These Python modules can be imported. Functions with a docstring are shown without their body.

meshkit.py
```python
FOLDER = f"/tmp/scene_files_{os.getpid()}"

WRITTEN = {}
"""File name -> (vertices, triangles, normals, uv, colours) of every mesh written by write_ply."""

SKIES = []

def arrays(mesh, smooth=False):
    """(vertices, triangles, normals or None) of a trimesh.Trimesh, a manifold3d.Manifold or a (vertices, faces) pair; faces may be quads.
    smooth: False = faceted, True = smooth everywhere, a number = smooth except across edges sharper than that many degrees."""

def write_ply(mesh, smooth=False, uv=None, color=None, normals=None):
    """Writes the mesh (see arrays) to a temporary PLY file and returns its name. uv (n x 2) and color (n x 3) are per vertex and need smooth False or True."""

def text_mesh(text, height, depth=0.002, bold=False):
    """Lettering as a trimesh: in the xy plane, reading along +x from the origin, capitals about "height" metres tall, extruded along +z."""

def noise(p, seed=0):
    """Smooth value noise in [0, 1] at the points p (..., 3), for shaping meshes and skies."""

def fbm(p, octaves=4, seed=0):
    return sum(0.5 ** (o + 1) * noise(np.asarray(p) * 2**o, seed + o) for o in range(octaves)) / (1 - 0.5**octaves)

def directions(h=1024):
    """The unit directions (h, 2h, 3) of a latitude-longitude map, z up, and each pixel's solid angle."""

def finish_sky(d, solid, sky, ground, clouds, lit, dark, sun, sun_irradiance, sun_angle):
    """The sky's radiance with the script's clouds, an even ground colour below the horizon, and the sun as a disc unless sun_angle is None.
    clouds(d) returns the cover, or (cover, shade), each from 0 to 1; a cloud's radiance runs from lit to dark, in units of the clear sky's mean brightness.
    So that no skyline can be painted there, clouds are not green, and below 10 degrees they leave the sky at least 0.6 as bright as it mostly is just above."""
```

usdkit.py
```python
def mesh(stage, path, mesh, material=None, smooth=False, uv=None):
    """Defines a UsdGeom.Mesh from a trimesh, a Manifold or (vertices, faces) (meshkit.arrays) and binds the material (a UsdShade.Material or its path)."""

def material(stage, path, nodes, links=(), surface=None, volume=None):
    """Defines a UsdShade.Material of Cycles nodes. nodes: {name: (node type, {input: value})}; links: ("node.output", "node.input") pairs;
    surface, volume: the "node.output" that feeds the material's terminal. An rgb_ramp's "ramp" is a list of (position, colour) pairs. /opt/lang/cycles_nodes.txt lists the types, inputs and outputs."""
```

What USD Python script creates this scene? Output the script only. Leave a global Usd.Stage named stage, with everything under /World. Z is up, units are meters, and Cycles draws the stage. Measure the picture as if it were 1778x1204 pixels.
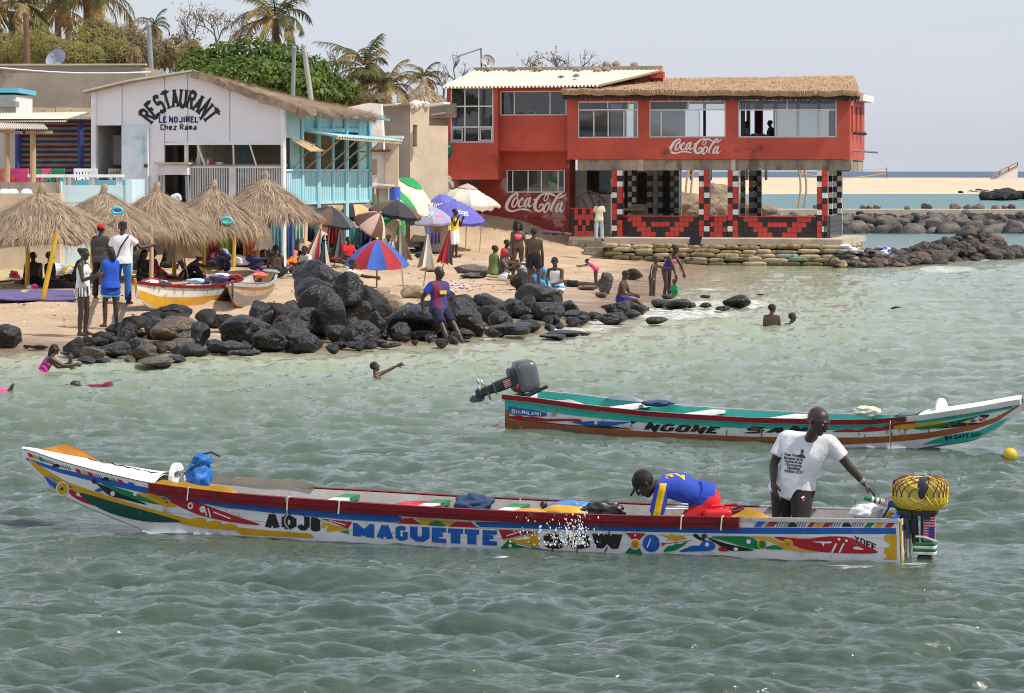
import math, random, re, numpy as np, trimesh, usdkit, meshkit
from pxr import Usd, UsdGeom, UsdLux, UsdShade, Gf, Sdf, Vt
from manifold3d import Manifold, OpType
from shapely.geometry import Polygon, LineString, Point, MultiPolygon, box as sbox
from shapely.ops import unary_union
from shapely import affinity
# ---------------------------------------------------------------- camera, sky, sun
stage = Usd.Stage.CreateInMemory()
UsdGeom.SetStageUpAxis(stage, UsdGeom.Tokens.z); UsdGeom.SetStageMetersPerUnit(stage, 1.0)
UsdGeom.Xform.Define(stage, '/World'); UsdGeom.Scope.Define(stage, '/World/Looks')
W, H, F, HZ, CH = 1778., 1204., 5000., 298., 3.3       # photo size, focal length in its pixels, horizon row, eye height
cam = UsdGeom.Camera.Define(stage, '/World/camera')
cam.CreateHorizontalApertureAttr(36.0); cam.CreateFocalLengthAttr(36.0 * F / W)
cam.CreateVerticalApertureAttr(36.0 * H / W); cam.CreateVerticalApertureOffsetAttr(-(H / 2 - HZ) / W * 36.0)
cam.AddTranslateOp().Set(Gf.Vec3d(0, 0, CH)); cam.AddRotateXOp().Set(90.0)
cam.CreateClippingRangeAttr(Gf.Vec2f(0.5, 90000.0)); cam.CreateExposureAttr(0.28)
S = np.array([0.545, -0.225, 0.80]); S /= np.linalg.norm(S)
dome = UsdLux.DomeLight.Define(stage, '/World/sky')
skym = usdkit.material(stage, '/World/Looks/sky', {
    'tc': ('texture_coordinate', {}), 'mp': ('mapping', {'scale': (1.5, 1.5, 5.0)}),
    'sk': ('sky_texture', {'sky_type': 'single_scattering', 'sun_disc': False, 'sun_elevation': float(math.asin(S[2])), 'sun_rotation': float(math.atan2(S[0], S[1])), 'aerosol_density': 2.0}),
    'n': ('noise_texture', {'scale': 1.6, 'detail': 5.0, 'roughness': 0.55}), 'r': ('rgb_ramp', {'ramp': [(0.3, (.62,) * 3), (0.7, (.86,) * 3)]}),
    'm': ('mix_color', {'b': (5.95, 6.3, 7.2), 'use_clamp': False}), 'bg': ('background_shader', {'strength': 0.107})},
    [('tc.generated', 'mp.vector'), ('mp.vector', 'n.vector'), ('n.fac', 'r.fac'), ('r.color', 'm.fac'), ('sk.color', 'm.a'), ('m.result', 'bg.color')], surface='bg.background')
UsdShade.MaterialBindingAPI.Apply(dome.GetPrim()).Bind(skym)
dome.GetPrim().SetCustomDataByKey('kind', 'structure')
sun = UsdLux.DistantLight.Define(stage, '/World/sun')
sun.CreateIntensityAttr(1.0); sun.CreateAngleAttr(0.55); sun.CreateColorAttr(Gf.Vec3f(1, .945, .86)); sun.CreateNormalizeAttr(True)
zax = S; xax = np.cross([0, 0, 1.], zax); xax /= np.linalg.norm(xax); yax = np.cross(zax, xax)
sun.AddTransformOp().Set(Gf.Matrix4d(*xax, 0, *yax, 0, *zax, 0, 0, 0, 0, 1))
# ---------------------------------------------------------------- helpers
rng = np.random.default_rng(7)
A = np.array
def pt(px, py, D): return A([(px - 889) / F * D, D, CH - (py - HZ) / F * D])
def unit(v): v = A(v, float); return v / max(np.linalg.norm(v), 1e-9)
M = {}
def mat(name, c, r=.6, v=.25, s=3., bump=.0, bs=40., spec=.5, streak=1., c2=None, w2=(.55, .65), s2=2., metal=0., sheen=0., tr=0., rnd=0., d2=5.0, bd=.02):
    """paint, cloth, stone...: a colour with two-scale variation, a worn or dirty second colour, fine relief"""
    c = A(c, float); N = {'tc': ('texture_coordinate', {}), 'mp': ('mapping', {'scale': (1, 1, streak)}),
        'n': ('noise_texture', {'scale': s, 'detail': 6.0, 'roughness': .6}), 'r': ('rgb_ramp', {'ramp': [(.3, tuple(c * (1 - v))), (.7, tuple(np.minimum(c * (1 + v), .95)))]}),
        'p': ('principled_bsdf', {'roughness': r, 'specular_ior_level': spec, 'metallic': metal, 'sheen_weight': sheen})}
    L = [('tc.object', 'mp.vector'), ('mp.vector', 'n.vector'), ('n.fac', 'r.fac')]; last = 'r.color'
    if c2 is not None:
        N.update(n2=('noise_texture', {'scale': s2, 'detail': d2, 'roughness': .65}), r2=('rgb_ramp', {'ramp': [(w2[0], (0, 0, 0)), (w2[1], (1, 1, 1))]}), m2=('mix_color', {'b': tuple(c2)}))
        L += [('mp.vector', 'n2.vector'), ('n2.fac', 'r2.fac'), ('r2.color', 'm2.fac'), (last, 'm2.a')]; last = 'm2.result'
    if rnd:
        N.update(oi=('object_info', {}), rr=('map_range', {'to_min': 1 - rnd, 'to_max': 1 + rnd}), hs=('hsv', {}))
        L += [('oi.random', 'rr.value'), ('rr.result', 'hs.value'), (last, 'hs.color')]; last = 'hs.color'
    L.append((last, 'p.base_color')); surf = 'p.BSDF'
    if bump:
        N.update(nb=('noise_texture', {'scale': bs, 'detail': 5.0, 'roughness': .6}), b=('bump', {'strength': bump, 'distance': bd}))
        L += [('tc.object', 'nb.vector'), ('nb.fac', 'b.height'), ('b.normal', 'p.normal')]
    if tr:
        N.update(t=('translucent_bsdf', {}), x=('mix_closure', {'fac': tr}))
        L += [(last, 't.color'), ('p.BSDF', 'x.closure1'), ('t.BSDF', 'x.closure2')]; surf = 'x.closure'
    M[name] = usdkit.material(stage, '/World/Looks/' + name, N, L, surface=surf)
    return M[name]
def glass(name, tint, gl=.12, dust=.1, dustc=(.5, .52, .52)):
    M[name] = usdkit.material(stage, '/World/Looks/' + name, {'f': ('fresnel', {'IOR': 1.5}), 'ad': ('math', {'math_type': 'add', 'value2': gl}),
        't': ('transparent_bsdf', {'color': tint}), 'd': ('diffuse_bsdf', {'color': dustc}), 'g': ('glossy_bsdf', {'roughness': .03, 'color': (.9, .92, .95)}), 'm1': ('mix_closure', {'fac': dust}), 'm2': ('mix_closure', {})},
        [('f.fac', 'ad.value1'), ('t.BSDF', 'm1.closure1'), ('d.BSDF', 'm1.closure2'), ('ad.value', 'm2.fac'), ('m1.closure', 'm2.closure1'), ('g.BSDF', 'm2.closure2')], surface='m2.closure')
# meshes are (vertices, triangles)
def cat(ms):
    ms = [m for m in ms if m is not None]; V, Fs, n = [], [], 0
    for v, f in ms: V.append(v); Fs.append(A(f) + n); n += len(v)
    return np.vstack(V), np.vstack(Fs)
def tri(f):
    f = A(f, int); return np.vstack([f[:, [0, 1, 2]], f[:, [0, 2, 3]]]) if f.shape[1] == 4 else f
BOXF = tri([[0, 2, 3, 1], [4, 5, 7, 6], [0, 1, 5, 4], [2, 6, 7, 3], [0, 4, 6, 2], [1, 3, 7, 5]])
def obox(c, ex, ey, ez):
    c, ex, ey, ez = map(lambda a: A(a, float), (c, ex, ey, ez))
    v = A([c + sx * ex / 2 + sy * ey / 2 + sz * ez / 2 for sx in (-1, 1) for sy in (-1, 1) for sz in (-1, 1)])
    return (v, BOXF) if np.dot(np.cross(ex, ey), ez) > 0 else (v, BOXF[:, ::-1])
def box(c, sx, sy, sz, rz=0.):
    k, s = math.cos(rz), math.sin(rz); return obox(c, (k * sx, s * sx, 0), (-s * sy, k * sy, 0), (0, 0, sz))
def frame(d):
    d = unit(d); u = np.cross(d, (0, 0, 1.) if abs(d[2]) < .95 else (1., 0, 0)); u = unit(u); return u, np.cross(d, u), d
def beam(a, b, w, h=None):
    a, b = A(a, float), A(b, float); u, v, d = frame(b - a); return obox((a + b) / 2, u * w, v * (h or w), b - a)
def tube(P, R, n=7, cap=True):
    P = A(P, float); R = np.broadcast_to(A(R, float), len(P)); T = np.gradient(P, axis=0); V = []
    u, v, _ = frame(T[0]); ang = np.arange(n) / n * 2 * np.pi
    for p, t, r in zip(P, T, R):
        t = unit(t); u = unit(u - t * (u @ t)); v = np.cross(t, u)
        V.append(p + r * (np.cos(ang)[:, None] * u + np.sin(ang)[:, None] * v))
    m = len(P); i = np.arange(n); j = (i + 1) % n; Fq = []
    for k in range(m - 1): Fq.append(np.stack([k * n + i, k * n + j, (k + 1) * n + j, (k + 1) * n + i], 1))
    f = tri(np.vstack(Fq)); V = np.vstack(V)
    if cap:
        V = np.vstack([V, P[:1], P[-1:]]); a = m * n
        f = np.vstack([f, np.stack([np.full(n, a), j, i], 1), np.stack([np.full(n, a + 1), (m - 1) * n + i, (m - 1) * n + j], 1)])
    return V, f
def lathe(prof, c=(0, 0, 0), n=24, ax=(0, 0, 1)):
    prof = A(prof, float); u, v, d = frame(ax)
    if abs(d[2]) > .95: u, v = A([1., 0, 0]), np.cross(d, [1., 0, 0])
    a = np.arange(n) / n * 2 * np.pi; V = [A(c) + r * (np.cos(a)[:, None] * u + np.sin(a)[:, None] * v) + z * d for r, z in prof]
    i = np.arange(n); j = (i + 1) % n
    return np.vstack(V), tri(np.vstack([np.stack([k * n + i, k * n + j, (k + 1) * n + j, (k + 1) * n + i], 1) for k in range(len(prof) - 1)]))
def grid(Pg):
    """(m, n, 3) points -> a sheet"""
    m, n = Pg.shape[:2]; k = np.arange(m * n).reshape(m, n)
    return Pg.reshape(-1, 3), tri(np.stack([k[:-1, :-1], k[:-1, 1:], k[1:, 1:], k[1:, :-1]], -1).reshape(-1, 4))
def thick(Pg, n, t):
    """a sheet with thickness t along -n"""
    n = A(n, float) * t; a = grid(Pg); b = grid(Pg - n); rim = np.concatenate([Pg[0], Pg[1:, -1], Pg[-1, -2::-1], Pg[-2:0:-1, 0]]); rim = np.vstack([rim, rim[:1]])
    return cat([a, (b[0], b[1][:, ::-1]), grid(np.stack([rim - n, rim]))])
SPH = {k: (A(trimesh.creation.icosphere(k).vertices), A(trimesh.creation.icosphere(k).faces)) for k in (1, 2, 3, 4)}
def ball(c, r, k=2): return A(c, float) + SPH[k][0] * A(r, float), SPH[k][1]
def blob(c, r, k=2, amp=.2, fq=2., seed=0):
    v = SPH[k][0]; d = 1 + amp * 2 * (meshkit.fbm(v * fq + seed * 7.3 + 50, 3, seed) - .5)
    return A(c, float) + v * d[:, None] * A(r, float), SPH[k][1]
def polys(g): return [q for q in getattr(g, 'geoms', [g]) if q.geom_type == 'Polygon' and q.area > 1e-9]
def extrude(g, h):
    """shapely -> solid, z from 0 to h"""
    out = []
    for q in polys(g):
        m = trimesh.creation.extrude_polygon(q, h, engine='earcut'); out.append((A(m.vertices), A(m.faces)))
    return cat(out) if out else None
def flat(g, mx=None):
    """shapely -> triangles in 2D, cut to edges under mx"""
    out = []
    for q in polys(g):
        v, f = trimesh.creation.triangulate_polygon(q, engine='earcut')
        v = np.c_[v, np.zeros(len(v))]
        if mx: v, f = trimesh.remesh.subdivide_to_size(v, f, mx, max_iter=12)
        out.append((v, f))
    return cat(out) if out else None
taken = {}
def path(parent, name):
    k = (parent, name); n = taken[k] = taken.get(k, -1) + 1; return f'{parent}/{name}' if n == 0 else f'{parent}/{name}_{n:03d}'
def tag(prim, label=None, cat_=None, group=None, kind=None):
    for k, x in (('label', label), ('category', cat_), ('group', group), ('kind', kind)):
        if x: prim.SetCustomDataByKey(k, x)
class Thing:
    """an Xform at the thing's base; its parts are given in world coordinates"""
    def __init__(s, name, label, cat_, loc=(0, 0, 0), group=None, kind=None):
        s.loc = A(loc, float); s.path = path('/World', name); x = UsdGeom.Xform.Define(stage, s.path); x.AddTranslateOp().Set(Gf.Vec3d(*map(float, s.loc)))
        s.prim = x.GetPrim(); tag(s.prim, label, cat_, group, kind)
    def part(s, name, mesh, m, smooth=False, under=None, label=None, kind=None):
        p = path(under or s.path, name); g = usdkit.mesh(stage, p, (mesh[0] - s.loc, mesh[1]), M[m] if isinstance(m, str) else m, smooth=smooth)
        tag(g.GetPrim(), label, None, None, kind); return p
def single(name, mesh, m, label, cat_, smooth=False, group=None, kind=None, prim=None):
    """a thing that is one mesh"""
    p = path('/World', name); c = A([mesh[0][:, 0].mean(), mesh[0][:, 1].mean(), mesh[0][:, 2].min()]) if cat_ else np.zeros(3)
    g = usdkit.mesh(stage, p, (mesh[0] - c, mesh[1]), M[m], smooth=smooth); g.AddTranslateOp().Set(Gf.Vec3d(*map(float, c)))
    tag(g.GetPrim(), label, cat_, group, kind)
    if prim:
        for k, val in prim.items(): UsdGeom.PrimvarsAPI(g).CreatePrimvar(k, Sdf.ValueTypeNames.FloatArray, 'vertex').Set(Vt.FloatArray.FromNumpy(A(val, np.float32)))
    return p
def sstep(a, b, x): t = np.clip((x - a) / (b - a), 0, 1); return t * t * (3 - 2 * t)
class Wall:
    """a vertical plane through a picture column at depth D0; u runs along it, n towards the viewer's side"""
    def __init__(s, px0, D0, u): s.o = A([(px0 - 889) / F * D0, D0]); s.u = unit(u); s.n = A([s.u[1], -s.u[0]])
    def t(s, px, off=0.):
        o = s.o + s.n * off; k = (px - 889) / F; return (k * o[1] - o[0]) / (s.u[0] - k * s.u[1])
    def tz(s, px, py, off=0.):
        t = s.t(px, off); D = (s.o + s.n * off + s.u * t)[1]; return t, CH - (py - HZ) / F * D
    def P(s, t, z, off=0.): q = s.o + s.u * t + s.n * off; return A([q[0], q[1], z])
    def at(s, px, py, off=0.): return s.P(*s.tz(px, py, off), off)
    def bx(s, x0, y0, x1, y1, o0, o1):
        """box whose face at offset o1 covers that rectangle of the picture"""
        tm, _ = s.tz((x0 + x1) / 2, y0, o1); D = (s.o + s.n * o1 + s.u * tm)[1]; z0, z1 = CH - (y1 - HZ) / F * D, CH - (y0 - HZ) / F * D
        return s.tb(s.t(x0, o1), s.t(x1, o1), z0, z1, o0, o1)
    def tb(s, t0, t1, z0, z1, o0, o1):
        return obox(s.P((t0 + t1) / 2, (z0 + z1) / 2, (o0 + o1) / 2), A([*s.u, 0]) * (t1 - t0), A([*s.n, 0]) * (o1 - o0), A([0, 0, z1 - z0]))
    def place(s, m, off=0.):
        """mesh drawn in (t, z, depth outwards) -> world"""
        v = m[0]; q = s.o + np.outer(v[:, 0], s.u) + np.outer(v[:, 2] + off, s.n); return np.c_[q, v[:, 1]], m[1]
    def poly(s, pts, off=0.): return Polygon([s.tz(x, y, off) for x, y in pts])
    def rect(s, x0, y0, x1, y1, off=0.): 
        (a, b), (c, d) = s.tz(x0, y1, off), s.tz(x1, y0, off); _, e = s.tz((x0 + x1) / 2, y1, off); _, g = s.tz((x0 + x1) / 2, y0, off); return sbox(a, e, c, g)
    def slab(s, g, o0, o1): 
        m = extrude(g, o1 - o0); return s.place(m, o0)
# ---------------------------------------------------------------- shore and ground
def G0(px, py): D = F * CH / (py - HZ); return [(px - 889) / F * D, D]
SHORE = A([[-60, 52.0], [-30, 53.6]] + [G0(*q) for q in ((0, 606), (110, 606), (300, 604), (560, 604), (760, 585), (900, 574), (985, 562), (1040, 545), (1110, 520), (1165, 492), (1190, 474))] +
           [[6.6, 103.5], [12.2, 103.2], [13.2, 106], [12.5, 113], [8, 118], [6.5, 124], [6, 140], [4, 160], [-60, 170]])
SEA_P = Polygon(list(map(tuple, SHORE)))
def shore_d(x, y):
    """signed distance to the waterline, positive on land"""
    P = np.stack([np.ravel(x), np.ravel(y)], 1); d = np.full(len(P), 1e9)
    for a, b in zip(SHORE[:-1], SHORE[1:]):
        ab = b - a; t = np.clip(((P - a) @ ab) / (ab @ ab), 0, 1); d = np.minimum(d, np.linalg.norm(P - a - t[:, None] * ab, axis=1))
    from shapely import contains_xy
    return (np.where(contains_xy(SEA_P, P[:, 0], P[:, 1]), d, -d)).reshape(np.shape(x))
def ground_z(x, y):
    x, y = A(x, float), A(y, float); d = shore_d(x, y)
    z = np.where(d > 0, np.minimum(.052 * d, .5 + .012 * d), .07 * d); z = np.minimum(z, .95)
    hill = sstep(0, 7, y - np.where(x > -8.2, 94, 79) - 10 * sstep(-7, -2, x)) * sstep(6, -1, x)
    return z + hill * 1.7
def gpt(px, py, dz=0.):
    """the point of the ground seen at that pixel"""
    D = F * (CH - .3) / max(py - HZ, 8)
    for _ in range(25):
        x = (px - 889) / F * D; z = float(ground_z(A([x]), A([D]))[0]) + dz; D += .5 * (F * (CH - z) / (py - HZ) - D)
    return A([(px - 889) / F * D, D, z])
def gz(x, y): return float(ground_z(A([x]), A([y]))[0])
usdkit_m = usdkit.material
M['sand'] = usdkit_m(stage, '/World/Looks/sand', {
    'g': ('geometry', {}), 'sx': ('separate_xyz', {}), 'n1': ('noise_texture', {'scale': .8, 'detail': 8.0, 'roughness': .65}), 'n2': ('noise_texture', {'scale': 9.0, 'detail': 6.0, 'roughness': .7}),
    'nm': ('math', {'math_type': 'multiply_add', 'value2': .22}), 'wet': ('rgb_ramp', {'ramp': [(.13, (1, 1, 1)), (.24, (0, 0, 0))]}),
    'dry': ('rgb_ramp', {'ramp': [(.3, (.41, .285, .18)), (.5, (.51, .37, .245)), (.7, (.59, .445, .305))]}), 'wc': ('rgb_ramp', {'ramp': [(.3, (.24, .165, .10)), (.7, (.36, .25, .155))]}),
    'mc': ('mix_color', {}), 'dk': ('rgb_ramp', {'ramp': [(.27, (.55, .5, .45)), (.4, (1, 1, 1))]}), 'md': ('mix_color', {'blend_type': 'multiply', 'fac': .8}),
    'ro': ('map_range', {'to_min': .95, 'to_max': .22}), 'b': ('bump', {'strength': 1.0, 'distance': .08}), 'p': ('principled_bsdf', {'specular_ior_level': .35})},
    [('g.position', 'n1.vector'), ('g.position', 'n2.vector'), ('g.position', 'sx.vector'), ('n1.fac', 'nm.value1'), ('sx.z', 'nm.value3'), ('nm.value', 'wet.fac'), ('n1.fac', 'dry.fac'), ('n1.fac', 'wc.fac'),
     ('wet.color', 'mc.fac'), ('dry.color', 'mc.a'), ('wc.color', 'mc.b'), ('mc.result', 'md.a'), ('n2.fac', 'dk.fac'), ('dk.color', 'md.b'), ('md.result', 'p.base_color'), ('wet.color', 'ro.value'), ('ro.result', 'p.roughness'), ('n2.fac', 'b.height'), ('b.normal', 'p.normal')], surface='p.BSDF')
gx = np.linspace(-34, 22, 225); gy = np.concatenate([np.arange(47, 112, .3), np.arange(112, 190, 2.)])
X, Y = np.meshgrid(gx, gy); Z = ground_z(X, Y)
land = sstep(.05, .4, Z) * sstep(3, 2, Z)
Z = Z + (meshkit.fbm(np.stack([X * 1.3, Y * 1.3, X * 0], -1), 4, 3) - .5) * .24 * land - .02
Zs = Z
def build_ground():
    single('beach', grid(np.stack([X, Y, Zs], -1)), 'sand', None, None, smooth=True, kind='structure')
# far sand spit across the water
sy = np.array([395, 410, 418, 424, 430, 440, 470, 520, 580, 640, 720, 800, 830]); sxx = np.linspace(-60, 260, 60)
XX, YY = np.meshgrid(sxx, sy); prof = np.interp(YY + 12 * (meshkit.noise(np.stack([XX * .03, XX * 0, XX * 0], -1), 5) - .5), [395, 424, 440, 520, 640, 760, 830], [-1.2, -.02, .22, .7, 1.75, 1.7, -1.0])
M['far_sand'] = mat('far_sand', (.60, .43, .29), .9, .14, .12, c2=(.5, .35, .23), s2=.05)
single('sand_spit', grid(np.stack([XX, YY, prof + .25 * (meshkit.fbm(np.stack([XX * .06, YY * .06, XX * 0], -1), 3, 2) - .5)], -1)), 'far_sand', None, None, smooth=True, kind='structure')
# ---------------------------------------------------------------- the sea
def ocean(N, L, wind, peak, seed):
    r = np.random.default_rng(seed); k1 = np.fft.fftfreq(N, 1 / N) * 2 * np.pi / L; KX, KY = np.meshgrid(k1, k1, indexing='ij'); K = np.hypot(KX, KY); K[0, 0] = 1e-6
    kp = 2 * np.pi / peak; w = unit(wind); ca = (KX * w[0] + KY * w[1]) / K
    Pk = K ** -3.45 * np.exp(-(kp / K) ** 2 * 1.1) * (.05 + .95 * np.abs(ca) ** 4) * np.exp(-(K * .018) ** 2); Pk[0, 0] = 0
    h = (r.normal(size=K.shape) + 1j * r.normal(size=K.shape)) * np.sqrt(Pk)
    z = np.fft.ifft2(h).real; dx = np.fft.ifft2(-1j * KX / K * h).real; dy = np.fft.ifft2(-1j * KY / K * h).real; sd = z.std()
    return np.stack([dx, dy, z], -1) / sd
from scipy.ndimage import map_coordinates
TILES = [(ocean(512, 31.0, (.25, -1.), 2.1, 11), 31.0, .036, 0.), (ocean(512, 8.7, (-.1, -1.), .62, 5), 8.7, .0175, .2)]
def waves(x, y):
    out = np.zeros(x.shape + (3,))
    for tile, L, amp, rot in TILES:
        c, s = math.cos(rot), math.sin(rot); u = (c * x + s * y) / L * 512; v = (-s * x + c * y) / L * 512
        d = np.stack([map_coordinates(tile[..., k], [u % 512, v % 512], order=1, mode='grid-wrap') for k in range(3)], -1) * amp
        out += np.stack([c * d[..., 0] - s * d[..., 1], s * d[..., 0] + c * d[..., 1], d[..., 2]], -1)
    return out
def fade(x, y):
    f = sstep(-.3, 3.5, -shore_d(x, y)) * .85 + .15; P = np.stack([np.ravel(x), np.ravel(y)], -1)
    for h in HOLES:           # the hulls flatten the chop right beside them
        a, b = h.centroid.coords[0], h.minimum_rotated_rectangle.exterior.coords; e = max(((A(b[i + 1]) - A(b[i])) for i in range(4)), key=np.linalg.norm); L = np.linalg.norm(e); u = e / L; q = P - A(a); al = np.maximum(np.abs(q @ u) - L / 2, 0); d = np.hypot(al, q @ A([-u[1], u[0]])).reshape(np.shape(x)); f = f * (.3 + .7 * sstep(.5, 2.2, d))
    return f
def water_z(x, y):
    x, y = A([float(x)]), A([float(y)]); return float(waves(x, y)[0, 2] * fade(x, y)[0])
SEA = .045
FOAM = []          # (x, y, rx, ry, strength)
for px, py, rx, ry, s in ((1000, 560, 140, 22, 1.05), (1180, 542, 130, 15, 1.15), (1265, 525, 110, 12, 1.1), (1090, 530, 60, 14, 1.), (1230, 500, 90, 8, .8), (800, 596, 160, 8, .75), (480, 618, 120, 6, .7), (200, 632, 130, 7, .6), (50, 622, 80, 12, .7), (1120, 545, 60, 8, .8), (1320, 512, 70, 7, .6), (1645, 466, 75, 9, 1.15), (1700, 470, 60, 6, .8), (1765, 478, 30, 6, .8), (930, 590, 90, 13, .5), (1190, 480, 40, 6, .7),
                          (1470, 975, 100, 12, .85), (1590, 972, 60, 14, .85), (960, 960, 45, 7, .8), (870, 961, 26, 5, .9), (1420, 958, 60, 5, .5), (30, 610, 60, 8, .5), (90, 640, 26, 5, .4), (700, 604, 90, 7, .4), (1570, 456, 70, 5, .9), (1680, 449, 70, 6, 1.0), (1740, 444, 50, 5, .9), (1300, 470, 120, 4, .35), (1520, 361, 300, 2.5, .0), (420, 620, 70, 6, .3)):
    FOAM.append((px, py, rx, ry, s))
def fields(x, y, z=0.):
    px, py = x / y * F + 889, HZ + F * (CH - z) / y       # the foam spots, laid on the water plane
    fo = np.zeros(x.shape)
    for a, b, rx, ry, s in FOAM: fo = np.maximum(fo, 1.25 * s * np.exp(-((px - a) / rx) ** 2 - ((py - b) / ry) ** 2))
    d = -shore_d(x, y); sh = np.exp(-np.maximum(d, 0) / 3.6)
    fo = np.maximum(fo, .62 * np.exp(-(d / .9) ** 2))
    mid = np.exp(-np.maximum(d - 4, 0) / 9) * sstep(135, 100, y)
    return np.minimum(fo, 1), sh, mid
HOLES = []         # boat footprints: no water inside the boats
def build_sea():
    ry = np.concatenate([np.linspace(1345, 560, 560), np.linspace(558.5, 436, 120)]); Dr = F * CH / (ry - HZ)
    cu = np.r_[np.linspace(-.33, -.19, 60), np.linspace(-.187, .187, 530), np.linspace(.19, .33, 60)]; Dg, Cu = np.meshgrid(Dr, cu, indexing='ij'); x = Dg * Cu
    w = waves(x, Dg) * (fade(x, Dg) * sstep(118, 70, Dg) * .8 + .2 * fade(x, Dg))[..., None]; w[..., :2] *= .8; w[..., 2] -= SEA
    P = np.stack([x + w[..., 0], Dg + w[..., 1], w[..., 2]], -1); sheets = [(P, x, Dg)]
    D2 = np.concatenate([np.geomspace(Dr[-1], 420, 40), np.geomspace(450, 60000, 30)])
    c2 = np.r_[np.linspace(-1.2, -.34, 12), np.linspace(-.33, .33, 110), np.linspace(.34, 1.2, 12)]
    Dg2, Cu2 = np.meshgrid(D2, c2, indexing='ij'); sheets.append((np.stack([Dg2 * Cu2, Dg2, Dg2 * 0 - SEA], -1), Dg2 * Cu2, Dg2))
    for sg in (-1, 1):
        c3 = np.linspace(.33, 1.2, 60) * sg; D3 = np.geomspace(Dr[0], Dr[-1], 160); Dg3, Cu3 = np.meshgrid(D3, c3 if sg > 0 else c3[::-1], indexing='ij'); w3 = waves(Dg3 * Cu3, Dg3)[..., 2] * sstep(118, 70, Dg3); sheets.append((np.stack([Dg3 * Cu3, Dg3, w3 - .01 - SEA], -1), Dg3 * Cu3, Dg3))
    ms, fo, sh, mi = [], [], [], []
    from shapely import contains_xy
    for P, xx, yy in sheets:
        v, f = grid(P); a, b, c = fields(xx, yy); fo.append(a.ravel()); sh.append(b.ravel()); mi.append(c.ravel())
        for h in HOLES:
            inside = contains_xy(h, v[:, 0], v[:, 1]); f = f[~inside[f].all(1)]
        ms.append((v, f))
    single('sea', cat(ms), 'water', None, None, smooth=True, kind='structure', prim={'foam': np.concatenate(fo), 'shal': np.concatenate(sh), 'mid': np.concatenate(mi)})
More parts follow.
